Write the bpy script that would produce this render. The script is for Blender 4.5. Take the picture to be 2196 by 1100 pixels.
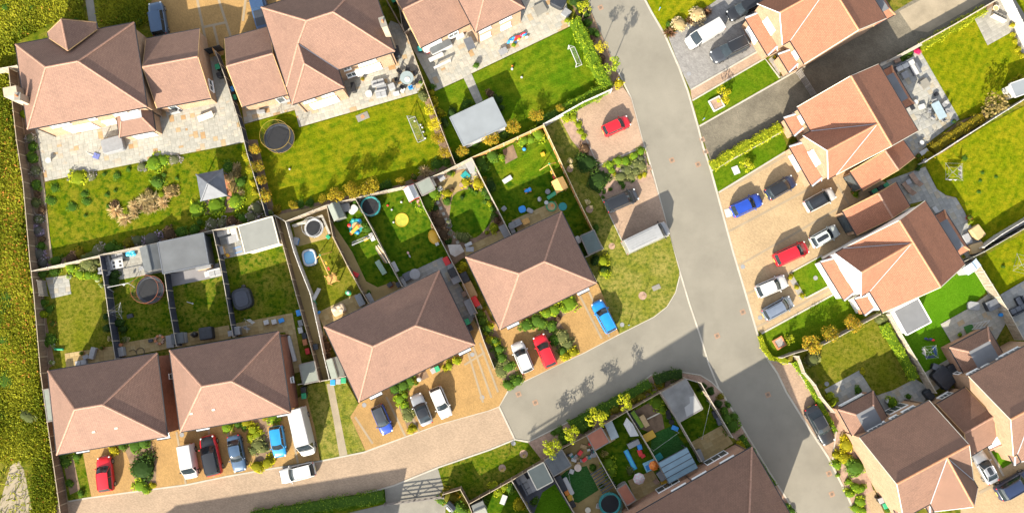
import bpy, math, random
import numpy as np
from mathutils import Vector, Matrix
random.seed(7)
for o in list(bpy.data.objects): bpy.data.objects.remove(o)
SC = bpy.context.scene; COL = SC.collection
# ---------------------------------------------------------------- camera, sky, sun, exposure
CAMH, FPX = 95.0, 1615.0                      # drone height in metres, focal length in photo pixels
TILT = math.atan(150 / FPX)                   # the drone looks a few degrees off straight down
cd = bpy.data.cameras.new('camera'); cam = bpy.data.objects.new('camera', cd); COL.objects.link(cam)
cam.location = (0, 0, CAMH); cam.rotation_euler = (TILT, 0, 0)
cd.sensor_fit = 'HORIZONTAL'; cd.sensor_width = 36; cd.lens = 36 * FPX / 2196
cd.clip_start = 1; cd.clip_end = 3000
SC.camera = cam
SUN_EL = math.radians(29)
_az = Vector((-0.38, -0.925)).normalized()
TOSUN = Vector((_az.x * math.cos(SUN_EL), _az.y * math.cos(SUN_EL), math.sin(SUN_EL)))
W = bpy.data.worlds.new('World'); SC.world = W; W.use_nodes = True
_n = W.node_tree.nodes; _l = W.node_tree.links
_sky = _n.new('ShaderNodeTexSky'); _sky.sky_type = 'NISHITA'; _sky.sun_disc = False
_sky.sun_elevation = SUN_EL; _sky.sun_rotation = math.atan2(_az.x, _az.y)
_bg = [x for x in _n if x.type == 'BACKGROUND'][0]; _bg.inputs[1].default_value = 0.138
_hs = _n.new('ShaderNodeHueSaturation'); _hs.inputs['Saturation'].default_value = .38     # sky desaturated to take the blue out of the shade, as assumed cloud would
_l.new(_sky.outputs[0], _hs.inputs['Color']); _l.new(_hs.outputs[0], _bg.inputs[0])
sd = bpy.data.lights.new('sun', 'SUN'); sd.energy = 5.0; sd.angle = math.radians(0.5); sd.color = (1, 0.90, 0.73)
so = bpy.data.objects.new('sun', sd); COL.objects.link(so); so.location = (0, 0, 60)
so.rotation_euler = TOSUN.to_track_quat('Z', 'Y').to_euler()
vs = SC.view_settings; vs.view_transform = 'Standard'; vs.look = 'None'; vs.gamma = 1; vs.use_curve_mapping = False
vs.exposure = 1.48
SC.cycles.max_bounces = 5; SC.cycles.diffuse_bounces = 3; SC.cycles.transparent_max_bounces = 6
# ---------------------------------------------------------------- photo plan -> world
_c, _s = math.cos(TILT), math.sin(TILT)
def P(px, py, z=0.0):
    u = (px - 1098) / FPX; v = (550 - py) / FPX
    t = (z - CAMH) / (v * _s - _c)
    return Vector((u * t, (v * _c + _s) * t, z))
def PX(w):                                    # world -> photo plan, for the ground raster
    x, y, z = w[0], w[1], w[2] - CAMH
    yy = y * _c + z * _s; zz = -y * _s + z * _c
    return 1098 - FPX * x / zz, 550 + FPX * yy / zz
def Z(ox, oy, s):                             # outline read off an enlarged crop
    return [(ox + float(a.split(',')[0]) / 3.667, oy + float(a.split(',')[1]) / 3.667) for a in s.split()]
def ptsof(s):
    return [tuple(float(q) for q in a.split(',')) for a in s.split()] if isinstance(s, str) else s
# ---------------------------------------------------------------- meshes and objects
class MB:
    def __init__(s): s.v = []; s.f = []; s.m = []; s.uv = []
    def add(s, vs, fs, m=0, uvs=None):
        b = len(s.v); s.v += [tuple(q) for q in vs]
        for i, f in enumerate(fs):
            s.f.append([b + k for k in f]); s.m.append(m); s.uv.append(uvs[i] if uvs else None)
        return s
    def box(s, x0, y0, z0, x1, y1, z1, m=0):
        return s.add([(x0,y0,z0),(x1,y0,z0),(x1,y1,z0),(x0,y1,z0),(x0,y0,z1),(x1,y0,z1),(x1,y1,z1),(x0,y1,z1)],
                     [(3,2,1,0),(4,5,6,7),(0,1,5,4),(1,2,6,5),(2,3,7,6),(3,0,4,7)], m)
    def cbox(s, c, d, rz=0, m=0, tilt=0):
        k, q = math.cos(rz), math.sin(rz); hx, hy, hz = d[0]/2, d[1]/2, d[2]/2; V = []
        for z in (-hz, hz):
            for x, y in ((-hx,-hy),(hx,-hy),(hx,hy),(-hx,hy)):
                xx = x*math.cos(tilt) + z*math.sin(tilt); z2 = -x*math.sin(tilt) + z*math.cos(tilt)
                V.append((c[0]+xx*k-y*q, c[1]+xx*q+y*k, c[2]+z2))
        return s.add(V, [(3,2,1,0),(4,5,6,7),(0,1,5,4),(1,2,6,5),(2,3,7,6),(3,0,4,7)], m)
    def rbox(s, x0, y0, z0, x1, y1, z1, r, m=0, n=3, top=0.0):   # box with rounded plan corners and a softened top
        ring = []
        for cx, cy, a in ((x1-r,y1-r,0),(x0+r,y1-r,90),(x0+r,y0+r,180),(x1-r,y0+r,270)):
            for i in range(n+1):
                t = math.radians(a + 90*i/n); ring.append((cx, cy, math.cos(t), math.sin(t)))
        rings = [[(c[0]+c[2]*r, c[1]+c[3]*r, z0) for c in ring]]
        if top:
            rings.append([(c[0]+c[2]*r, c[1]+c[3]*r, z1-top) for c in ring])
            rings.append([(c[0]+c[2]*max(0,r-top*.4), c[1]+c[3]*max(0,r-top*.4), z1-top*.3) for c in ring])
            rings.append([(c[0]+c[2]*max(0,r-top), c[1]+c[3]*max(0,r-top), z1) for c in ring])
        else: rings.append([(c[0]+c[2]*r, c[1]+c[3]*r, z1) for c in ring])
        return s.loft(rings, m)
    def loft(s, rings, m=0, cap0=True, cap1=True, closed=True):
        n = len(rings[0]); V = [p for r in rings for p in r]; F = []
        for i in range(len(rings)-1):
            for j in range(n if closed else n-1):
                k = (j+1) % n; F.append((i*n+j, i*n+k, (i+1)*n+k, (i+1)*n+j))
        if cap0 and closed: F.append(tuple(reversed(range(n))))
        if cap1 and closed: F.append(tuple((len(rings)-1)*n+j for j in range(n)))
        return s.add(V, F, m)
    def cyl(s, p0, p1, r0, r1=None, n=8, m=0, caps=True):
        r1 = r0 if r1 is None else r1
        p0, p1 = Vector(p0), Vector(p1); d = (p1-p0)
        if d.length < 1e-6: return s
        d.normalize(); a = d.orthogonal().normalized(); b = d.cross(a)
        R = [[tuple(p + (a*math.cos(2*math.pi*i/n) + b*math.sin(2*math.pi*i/n))*r) for i in range(n)] for p, r in ((p0,r0),(p1,r1))]
        return s.loft(R, m, caps, caps)
    def tube(s, pts, r, n=5, m=0):
        for a, b in zip(pts[:-1], pts[1:]): s.cyl(a, b, r, r, n, m)
        return s
    def ring(s, c, R, r, n=24, k=5, m=0, ry=None):
        ry = ry or R; rows = []
        for i in range(n):
            a = 2*math.pi*i/n; rows.append([(c[0]+(R+r*math.cos(2*math.pi*j/k))*math.cos(a), c[1]+(ry+r*math.cos(2*math.pi*j/k))*math.sin(a), c[2]+r*math.sin(2*math.pi*j/k)) for j in range(k)])
        rows.append(rows[0]); return s.loft(rows, m, False, False)
    def ell(s, c, R, n=10, k=6, m=0):
        rows = []
        for i in range(k+1):
            t = -math.pi/2 + math.pi*i/k; q = max(math.cos(t), .02)
            rows.append([(c[0]+R[0]*q*math.cos(2*math.pi*j/n), c[1]+R[1]*q*math.sin(2*math.pi*j/n), c[2]+R[2]*math.sin(t)) for j in range(n)])
        return s.loft(rows, m)
    def prism(s, poly, z0, z1, m=0):
        n = len(poly); A = sum(poly[i][0]*poly[(i+1)%n][1]-poly[(i+1)%n][0]*poly[i][1] for i in range(n))
        if A < 0: poly = poly[::-1]
        return s.loft([[(p[0],p[1],z0) for p in poly],[(p[0],p[1],z1) for p in poly]], m)
    def mesh(s, name, mats, smooth=False):
        me = bpy.data.meshes.new(name); me.from_pydata(s.v, [], s.f)
        for m in (mats if isinstance(mats, (list, tuple)) else [mats]): me.materials.append(m)
        if any(s.m): me.polygons.foreach_set('material_index', s.m)
        if any(u is not None for u in s.uv):
            l = me.uv_layers.new(name='UVMap').data
            for p, u in zip(me.polygons, s.uv):
                if u is not None:
                    for i, li in enumerate(p.loop_indices): l[li].uv = u[i]
        if smooth: me.polygons.foreach_set('use_smooth', [True]*len(me.polygons))
        me.update(); return me
    def build(s, name, mats, parent=None, smooth=False, **kw):
        return link(name, s.mesh(name, mats, smooth), parent, **kw)
def link(name, me, parent=None, loc=None, rz=None, label=None, cat=None, group=None, kind=None, scale=None):
    o = bpy.data.objects.new(name, me); COL.objects.link(o)
    if parent is not None: o.parent = parent
    if loc is not None: o.location = loc
    if rz is not None: o.rotation_euler = (0, 0, rz)
    if scale is not None: o.scale = scale
    tag(o, label, cat, group, kind); return o
def tag(o, label=None, cat=None, group=None, kind=None):
    for k, v in (('label',label),('category',cat),('group',group),('kind',kind)):
        if v: o[k] = v
    return o
def ang(p, q, z=0):
    a, b = P(p[0],p[1],z), P(q[0],q[1],z); return math.atan2(b.y-a.y, b.x-a.x)
def T(name, label, cat, p, q=None, group=None, rz=0.0, z=None):     # a thing: an Empty at its base
    g = ground_z(*p) if z is None else z
    o = bpy.data.objects.new(name, None); COL.objects.link(o); o.location = P(p[0], p[1], g); o.empty_display_size = .3
    o.rotation_euler = (0, 0, ang(p, q, g) if q else rz)
    return tag(o, label, cat, group)
# ---------------------------------------------------------------- materials
MC = {}
class NT:
    def __init__(s, name):
        s.mat = bpy.data.materials.new(name); s.mat.use_nodes = True; s.t = s.mat.node_tree
        s.b = [n for n in s.t.nodes if n.type == 'BSDF_PRINCIPLED'][0]; s.out = [n for n in s.t.nodes if n.type == 'OUTPUT_MATERIAL'][0]
    def n(s, typ, ins=None, **kw):
        x = s.t.nodes.new('ShaderNode' + typ)
        for k, v in kw.items(): setattr(x, k, v)
        for k, v in (ins or {}).items():
            if isinstance(v, bpy.types.NodeSocket): s.t.links.new(v, x.inputs[k])
            else: x.inputs[k].default_value = v
        return x
    def coord(s, w='Object'):
        return s.n('TexCoord').outputs[w]
    def noise(s, scale, detail=3, co=None, rough=.55, out='Fac'):
        return s.n('TexNoise', {'Vector': co or s.coord(), 'Scale': scale, 'Detail': detail, 'Roughness': rough}).outputs[out]
    def ramp(s, fac, stops, interp='LINEAR'):
        r = s.n('ValToRGB', {'Fac': fac}); e = r.color_ramp; e.interpolation = interp
        while len(e.elements) < len(stops): e.elements.new(.5)
        for el, (p, c) in zip(e.elements, stops): el.position = p; el.color = (*c, 1) if len(c) == 3 else c
        return r.outputs[0]
    def mix(s, f, a, b, mode='MIX'):
        x = s.n('Mix', data_type='RGBA', blend_type=mode)
        for sock, v in ((x.inputs[0], f), (x.inputs[6], a), (x.inputs[7], b)):
            if isinstance(v, bpy.types.NodeSocket): s.t.links.new(v, sock)
            else: sock.default_value = v if isinstance(v, (int, float)) else (*v, 1)
        return x.outputs[2]
    def bump(s, h, strength=.4, dist=.02):
        x = s.n('Bump', {'Height': h, 'Strength': strength, 'Distance': dist}); s.t.links.new(x.outputs[0], s.b.inputs['Normal'])
    def col(s, c):
        if isinstance(c, bpy.types.NodeSocket): s.t.links.new(c, s.b.inputs['Base Color'])
        else: s.b.inputs['Base Color'].default_value = (*c, 1)
    def set(s, **kw):
        for k, v in kw.items(): s.b.inputs[k.replace('_', ' ')].default_value = v
        return s.mat
def sc(c, k): return tuple(min(.95, max(0, q*k)) for q in c)
def plain(name, c, rough=.7, var=.12, scale=4, metal=0, bump=0, objvar=0, coat=0):
    if name in MC: return MC[name]
    t = NT(name); f = t.noise(scale, 4)
    k = t.ramp(f, [(.3, sc(c, 1-var)), (.7, sc(c, 1+var))])
    if objvar:
        r = t.n('ObjectInfo').outputs['Random']
        k = t.mix(1.0, k, t.ramp(r, [(0, (1-objvar,)*3), (1, (1+objvar,)*3)]), 'MULTIPLY')
    t.col(k)
    if bump: t.bump(t.noise(scale*12, 2), bump)
    MC[name] = t.set(Roughness=rough, Metallic=metal, Coat_Weight=coat, Coat_Roughness=.05); return MC[name]
def pl(c, rough=.55): return plain('coloured_%02d_%02d_%02d' % tuple(int(q*99) for q in c), c, rough, .08)
def grass(name, dark, mid, dry, scale=.35, mott=1.0, mow=None):
    if name in MC: return MC[name]
    t = NT(name); co = t.coord()
    big = t.noise(scale, 4, co, .6); med = t.noise(scale*5, 3, co, .6); fine = t.noise(7, 3, co, .8)
    st = t.n('Mapping', {'Vector': co, 'Rotation': (0,0,.5), 'Scale': (1.5, 9, 1)}).outputs[0]
    streak = t.noise(1.3, 3, st)
    a = t.mix(t.ramp(big, [(.38, (0,)*3), (.62, (1,)*3)]), mid, dry)
    b = t.mix(t.ramp(med, [(.44, (0,)*3), (.66, (mott,)*3)]), a, dark)
    b = t.mix(.8, b, t.ramp(fine, [(.25, (.35,.42,.3)), (.8, (1.55,1.5,1.5))]), 'MULTIPLY')
    b = t.mix(.6, b, t.ramp(streak, [(.3, (.7,)*3), (.7, (1.3,)*3)]), 'MULTIPLY')
    if mow is not None:
        w = t.n('TexWave', {'Vector': t.n('Mapping', {'Vector': co, 'Rotation': (0,0,mow)}).outputs[0], 'Scale': .26, 'Distortion': 3.5, 'Detail': 3.0, 'Detail Scale': .8}).outputs['Fac']
        b = t.mix(.5, b, t.ramp(w, [(.3, (.82,.87,.8)), (.7, (1.14,1.10,1.08))]), 'MULTIPLY')
    t.col(b); t.bump(t.noise(16, 3, co, .7), .9, .06); MC[name] = t.set(Roughness=.9, Specular_IOR_Level=0.0); return MC[name]
def ground_mat(name, c, var=.2, scale=.6, grit=.25, rough=.9, stain=0, pat=None, bumpd=.01):
    """asphalt, block paving, sand, gravel: two noise scales, stains and an optional brick pattern"""
    if name in MC: return MC[name]
    t = NT(name); co = t.coord()
    k = t.ramp(t.noise(scale, 5, co, .6), [(.3, sc(c, 1-var)), (.7, sc(c, 1+var))])
    k = t.mix(grit, k, t.ramp(t.noise(26, 2, co, .8), [(.3, (.3,)*3), (.7, (1.7,)*3)]), 'MULTIPLY')
    if stain:
        k = t.mix(t.ramp(t.noise(.22, 4, co, .7), [(.48, (0,)*3), (.70, (stain,)*3)]), k, sc(c, .62))
    if pat:
        w, rz, j = pat
        m = t.n('Mapping', {'Vector': co, 'Rotation': (0,0,rz)}).outputs[0]
        br = t.n('TexBrick', {'Vector': m, 'Color1': (.8,.8,.8,1), 'Color2': (1.15,1.15,1.15,1), 'Mortar': (j,j,j,1), 'Scale': 1.0, 'Mortar Size': .012, 'Brick Width': w, 'Row Height': w/2, 'Bias': 0.0})
        k = t.mix(.9, k, br.outputs['Color'], 'MULTIPLY'); t.bump(br.outputs['Fac'], .25, -.01)
    else: t.bump(t.noise(30, 2, co), .35, bumpd)
    t.col(k); MC[name] = t.set(Roughness=rough, Specular_IOR_Level=.25); return MC[name]
def slab_mat(name, stops, rough=.8):
    if name in MC: return MC[name]
    t = NT(name); r = t.n('ObjectInfo').outputs['Random']
    k = t.ramp(r, stops); wh = t.n('ObjectInfo').outputs['Location']
    k = t.mix(.75, k, t.ramp(t.noise(1.1, 5, None, .7), [(.3, (.72,.70,.64)), (.7, (1.25,1.2,1.15))]), 'MULTIPLY')
    k = t.mix(t.ramp(t.noise(.8, 4, t.n('VectorMath', {0: t.coord(), 1: (31,7,0)}, operation='ADD').outputs[0], .7), [(.58,(0,)*3),(.72,(.55,)*3)]), k, (.36,.22,.10))
    t.col(k); t.bump(t.noise(9, 3), .3, .01); MC[name] = t.set(Roughness=rough); return MC[name]
def brick(name, c1, c2, mortar, w=.225, h=.075, rough=.85, bump=.4):
    if name in MC: return MC[name]
    t = NT(name); uv = t.n('UVMap').outputs[0]
    br = t.n('TexBrick', {'Vector': uv, 'Color1': (*c1,1), 'Color2': (*c2,1), 'Mortar': (*mortar,1), 'Scale': 1.0, 'Mortar Size': .008, 'Brick Width': w, 'Row Height': h, 'Bias': 0.0})
    k = t.mix(.6, br.outputs['Color'], t.ramp(t.noise(1.0, 5, t.coord(), .65), [(.3,(.75,)*3),(.7,(1.25,)*3)]), 'MULTIPLY')
    t.col(k); t.bump(br.outputs['Fac'], bump, -.01); MC[name] = t.set(Roughness=rough); return MC[name]
def tile(name, c, var=.09, w=.22, h=.16):
    """plain clay/concrete roof tiles: courses stepped up the slope (UV in metres)"""
    if name in MC: return MC[name]
    t = NT(name); uv = t.n('UVMap').outputs[0]
    br = t.n('TexBrick', {'Vector': uv, 'Color1': (*sc(c,1-var),1), 'Color2': (*sc(c,1+var),1), 'Mortar': (*sc(c,.35),1), 'Scale': 1.0, 'Mortar Size': .011, 'Brick Width': w, 'Row Height': h, 'Bias': 0.0})
    co = t.coord()
    k = t.mix(.75, br.outputs['Color'], t.ramp(t.noise(.5, 6, co, .7), [(.28,(.84,.84,.85)),(.72,(1.15,1.13,1.11))]), 'MULTIPLY')
    k = t.mix(t.ramp(t.noise(1.6, 5, co, .75), [(.6,(0,)*3),(.78,(.35,)*3)]), k, sc(c, .55))
    k = t.mix(.10, k, t.ramp(t.noise(9, 2, co, .8), [(.3,(.6,)*3),(.7,(1.4,)*3)]), 'MULTIPLY')
    t.col(k)
    sep = t.n('SeparateXYZ', {0: uv}).outputs[1]
    saw = t.n('Math', {0: t.n('Math', {0: sep, 1: 1/h}, operation='MULTIPLY').outputs[0]}, operation='FRACT').outputs[0]
    inv = t.n('Math', {0: 1.0, 1: saw}, operation='SUBTRACT').outputs[0]
    hh = t.n('Math', {0: inv, 1: br.outputs['Fac']}, operation='SUBTRACT').outputs[0]
    t.bump(hh, .28, .015); MC[name] = t.set(Roughness=.85, Specular_IOR_Level=.3); return MC[name]
def leafm(name, dark, mid, tip, tipat=.75):
    if name in MC: return MC[name]
    t = NT(name); a = t.n('Attribute', attribute_name='rnd').outputs['Fac']
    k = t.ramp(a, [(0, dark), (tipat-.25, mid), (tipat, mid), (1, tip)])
    r = t.n('ObjectInfo').outputs['Random']
    k = t.mix(1.0, k, t.ramp(r, [(0,(.82,.86,.8)),(1,(1.2,1.12,1.1))]), 'MULTIPLY')
    t.col(k); t.set(Roughness=.6, Specular_IOR_Level=.04)
    tr = t.n('BsdfTranslucent', {'Color': k}); mx = t.n('MixShader', {0: .3, 1: t.b.outputs[0], 2: tr.outputs[0]})
    t.t.links.new(mx.outputs[0], t.out.inputs['Surface']); MC[name] = t.mat; return t.mat
# ---------------------------------------------------------------- flat ground sheets, each a few mm above what it lies on
_RX0, _RY0, _RC = -900, -700, 4
RAST = np.zeros((700, 1000), np.int16)
def _mask(pts):
    a = np.array(pts, float); a[:,0] = (a[:,0]-_RX0)/_RC; a[:,1] = (a[:,1]-_RY0)/_RC
    x0, y0 = np.maximum(np.floor(a.min(0)).astype(int)-1, 0); x1, y1 = np.ceil(a.max(0)).astype(int)+2
    x1 = min(x1, 1000); y1 = min(y1, 700)
    yy, xx = np.mgrid[y0:y1, x0:x1]; xx = xx + .5; yy = yy + .5; ins = np.zeros(xx.shape, bool)
    n = len(a)
    for i in range(n):
        (xa, ya), (xb, yb) = a[i], a[(i+1)%n]
        if ya != yb:
            c = ((ya > yy) != (yb > yy)) & (xx < (xb-xa)*(yy-ya)/(yb-ya)+xa); ins ^= c
    g = ins.copy()
    for dy in (-1,0,1):
        for dx in (-1,0,1): g |= np.roll(np.roll(ins, dy, 0), dx, 1)
    return (slice(y0,y1), slice(x0,x1)), g
LAY = .004
def ground_z(px, py):
    j = int((px-_RX0)/_RC); i = int((py-_RY0)/_RC)
    return float(RAST[i, j])*LAY if 0 <= i < 700 and 0 <= j < 1000 else 0.0
def layer(pts):
    sl, g = _mask(pts); top = int(RAST[sl][g].max()) + 1 if g.any() else 1
    r = RAST[sl]; r[g] = top; return top*LAY
def inside(pt, poly):
    x, y = pt[0], pt[1]; c = False; n = len(poly)
    for i in range(n):
        xa, ya = poly[i][0], poly[i][1]; xb, yb = poly[(i+1)%n][0], poly[(i+1)%n][1]
        if (ya > y) != (yb > y) and x < (xb-xa)*(y-ya)/(yb-ya)+xa: c = not c
    return c
def sheet(name, pts, m, **kw):
    pts = ptsof(pts); z = layer(pts); w = [P(a, b, z) for a, b in pts]
    A = sum(w[i].x*w[(i+1)%len(w)].y - w[(i+1)%len(w)].x*w[i].y for i in range(len(w)))
    if A < 0: w = w[::-1]
    return MB().add(w, [tuple(range(len(w)))]).build(name, m, kind=kw.get('kind', 'structure'), parent=kw.get('parent'))
_rib = [0]
def ribbon(name, pts, width, m, h=.03, parent=None, kind='structure', z0=None):
    pts = ptsof(pts); w = [P(a, b, 0) for a, b in pts]; L = []; R = []
    for i, p in enumerate(w):
        d = ((w[min(i+1,len(w)-1)] - w[max(i-1,0)]).xy).normalized(); n = Vector((-d.y, d.x))*width/2
        L.append(p.xy + n); R.append(p.xy - n)
    zb = max(ground_z(*q) for q in pts) if z0 is None else z0
    _rib[0] += 1; h += .0007*(_rib[0] % 24)
    mb = MB(); rings = [[(l.x,l.y,-.03),(l.x,l.y,zb+h),(r.x,r.y,zb+h),(r.x,r.y,-.03)] for l, r in zip(L, R)]
    mb.loft(rings); return mb.build(name, m, parent, kind=kind)
def clip_rect(poly, r):       # Sutherland-Hodgman: polygon clipped by an axis-aligned cell
    out = poly
    for ax, lim, sg in ((0, r[0], 1), (0, r[2], -1), (1, r[1], 1), (1, r[3], -1)):
        src = out; out = []
        for i in range(len(src)):
            a, b = src[i-1], src[i]; da = (a[ax]-lim)*sg; db = (b[ax]-lim)*sg
            if (da < 0) != (db < 0):
                t = da/(da-db); out.append((a[0]+(b[0]-a[0])*t, a[1]+(b[1]-a[1])*t))
            if db >= 0: out.append(b)
        if len(out) < 3: return []
    return out
def patio(name, pts, axis, m, joint, sizes=((.9,.6),(.6,.6),(.6,.9),(.6,.3)), unit=.3, bed=None, seed=1, lim=300, skip=()):
    """a paved area: joint bed plus every slab its own piece with recessed joints"""
    pts = ptsof(pts); base = sheet(name, pts, joint); z = base.data.vertices[0].co.z
    a = ang(*axis); ca, sa = math.cos(a), math.sin(a); o = P(*pts[0])
    W2 = [P(x, y, z) for x, y in pts]; loc = [((p.x-o.x)*ca+(p.y-o.y)*sa, -(p.x-o.x)*sa+(p.y-o.y)*ca) for p in W2]
    x0 = min(p[0] for p in loc); y0 = min(p[1] for p in loc)
    nx = int((max(p[0] for p in loc)-x0)/unit)+1; ny = int((max(p[1] for p in loc)-y0)/unit)+1
    rg = random.Random(seed); used = np.zeros((nx+8, ny+8), bool); cells = []
    for j in range(ny):
        for i in range(nx):
            if used[i, j]: continue
            for w, h in rg.sample(list(sizes), len(sizes)) + [(unit, unit)]:
                wi, hi = max(1, round(w/unit)), max(1, round(h/unit))
                if not used[i:i+wi, j:j+hi].any(): break
            used[i:i+wi, j:j+hi] = True; cells.append((x0+i*unit, y0+j*unit, x0+(i+wi)*unit, y0+(j+hi)*unit))
    skipw = [[(P(*q).x, P(*q).y) for q in ptsof(s)] for s in skip]
    got = []
    for c in cells:
        q = clip_rect(loc, (c[0]+.008, c[1]+.008, c[2]-.008, c[3]-.008))
        if len(q) < 3: continue
        ar = abs(sum(q[i-1][0]*q[i][1]-q[i][0]*q[i-1][1] for i in range(len(q))))/2
        if ar < .04: continue
        mx = sum(p[0] for p in q)/len(q); my = sum(p[1] for p in q)/len(q)
        wx, wy = o.x+mx*ca-my*sa, o.y+mx*sa+my*ca
        if any(inside((wx, wy), s) for s in skipw): continue
        px, py = PX((wx, wy, 0))
        if not (-40 < px < 2236 and -30 < py < 1130): continue
        got.append((q, mx, my, wx, wy))
    rg.shuffle(got); extra = MB()
    for k, (q, mx, my, wx, wy) in enumerate(got):
        h = .022 + rg.random()*.008
        poly = [((p[0]-mx)*ca-(p[1]-my)*sa, (p[0]-mx)*sa+(p[1]-my)*ca) for p in q]
        if k < lim:
            MB().prism(poly, 0, h).build('slab', m, base, loc=(wx, wy, z))
        else: extra.prism([(p[0]+wx, p[1]+wy) for p in poly], z, z+h)
    if extra.v: extra.build('slabs', m, base, kind='stuff')
    sl, g = _mask(pts); RAST[sl][g] += 7
    return base
# ================================================================ THE SETTING: ground, roads, drives, lawns
G_wild = grass('wild_meadow_grass', (.05,.08,.006), (.115,.13,.010), (.18,.145,.03), .25)
G_tl = grass('lawn_mottled', (.035,.075,.003), (.098,.125,.004), (.155,.145,.012), .3)
G_2 = grass('lawn_wide', (.045,.095,.003), (.115,.142,.004), (.175,.165,.008), .22, .8, 1.25)
G_3 = grass('lawn_striped', (.035,.09,.003), (.068,.128,.005), (.125,.15,.008), .2, .7, 1.1)
G_row = grass('lawn_row', (.025,.065,.003), (.085,.115,.006), (.15,.14,.02), .45)
G_dark = grass('lawn_lush', (.022,.065,.003), (.05,.105,.005), (.10,.13,.008), .35)
G_dry = grass('lawn_dry', (.065,.085,.006), (.12,.128,.010), (.16,.145,.022), .4)
G_verge = grass('lawn_verge', (.075,.10,.014), (.155,.16,.022), (.22,.195,.05), .45)
G_right = grass('lawn_right', (.065,.11,.003), (.135,.158,.004), (.19,.18,.007), .3, .75, .5)
G_front = grass('lawn_front', (.035,.085,.003), (.07,.13,.005), (.105,.145,.008), .4, .6)
G_turf = grass('artificial_turf', (.045,.125,.004), (.06,.155,.006), (.075,.17,.008), .2, .3)
G_turfd = grass('artificial_turf_dark', (.02,.085,.02), (.03,.10,.025), (.045,.115,.03), .2, .3)
M_asph = ground_mat('worn_asphalt', (.187,.174,.143), .11, .16, .2, .9, .3)
M_pink = ground_mat('pink_block_road', (.285,.212,.148), .10, .35, .10, .85, .2, (.2, .2, .94))
M_drive = ground_mat('buff_block_drive', (.29,.178,.066), .12, .4, .12, .85, .3, (.2, .95, .9))
M_driver = ground_mat('buff_block_drive_right', (.325,.238,.138), .10, .4, .10, .85, .25, (.2, .55, .92))
M_bay = ground_mat('pink_block_bay', (.30,.212,.15), .10, .4, .06, .85, .25, (.2, .4, .92))
M_grey = ground_mat('grey_block_drive', (.205,.198,.19), .18, 1.2, .12, .85, .2, (.24, .55, .8))
M_lane = ground_mat('brown_block_lane', (.155,.138,.104), .2, .5, .25, .9, .3, (.2, .55, .6))
M_dust = ground_mat('dusty_track', (.25,.21,.15), .18, .5, .3, .95)
M_band = ground_mat('pale_paver_band', (.25,.20,.135), .10, .6, .15)
M_kerb = ground_mat('pale_kerb_stone', (.35,.325,.275), .12, .8, .15)
M_soil = ground_mat('bare_soil', (.17,.115,.075), .3, 1.2, .4, .95)
M_mulch = ground_mat('pinkish_mulch', (.28,.19,.14), .25, 2, .5, .95)
M_sand = ground_mat('buff_flagged_path', (.27,.20,.085), .14, .6, .2, .9, .35)
M_conc = ground_mat('pale_concrete', (.19,.18,.155), .14, .7, .2, .85, .3)
M_joint = ground_mat('slab_jointing', (.15,.135,.105), .2, 2, .3)
M_slate = ground_mat('dark_slate_paving', (.07,.075,.09), .2, .8, .2, .7)
M_gravel = ground_mat('white_gravel', (.24,.225,.205), .2, 2, .6)
M_deck = ground_mat('silver_deck_boards', (.18,.175,.185), .1, .5, .1, .6, 0, None)
S_sand = slab_mat('sandstone_slab', [(0,(.25,.25,.228)),(.4,(.295,.292,.265)),(.65,(.32,.305,.26)),(.84,(.285,.28,.258)),(.93,(.32,.245,.15)),(1,(.28,.175,.08))])
S_grey = slab_mat('grey_sandstone_slab', [(0,(.20,.21,.213)),(.4,(.245,.252,.246)),(.75,(.285,.285,.265)),(1,(.28,.25,.19))])
S_buff = slab_mat('buff_slab', [(0,(.26,.19,.08)),(.5,(.30,.225,.10)),(1,(.33,.26,.13))])
S_pale = slab_mat('pale_slab', [(0,(.21,.207,.19)),(.5,(.24,.238,.22)),(1,(.265,.26,.24))])

g = MB().box(-700,-700,-.6, 700,700,-.001); g.build('ground', G_wild, kind='structure')
# roads
sheet('main_road', '1180,-250 1254,0 1264,25 1309,120 1325,153 1353,210 1377,300 1388,330 1402,379 1424,461 1434,502 1445,540 1457,580 1456,594 1448,627 1430,657 1402,679 1328,716 1254,755 1200,780 1116,820 1089,838 1070,871 1104,942 1133,947 1179,924 1300,865 1349,841 1396,804 1432,796 1464,798 1502,804 1526,819 1548,841 1586,906 1624,969 1654,1018 1700,1089 1860,1350 1990,1350 1834,1100 1817,1062 1776,980 1724,901 1686,840 1667,800 1648,772 1632,739 1624,715 1599,630 1572,540 1538,415 1522,357 1508,316 1497,273 1475,196 1456,145 1426,76 1396,25 1383,0 1290,-250', M_asph)
sheet('block_road', '1070,871 1050,879 942,909 781,969 688,988 584,1004 486,1021 400,1039 196,1066 147,1074 110,1084 112,1165 300,1130 555,1100 650,1082 781,1059 846,1040 939,1002 1050,964 1104,942', M_pink)
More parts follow.
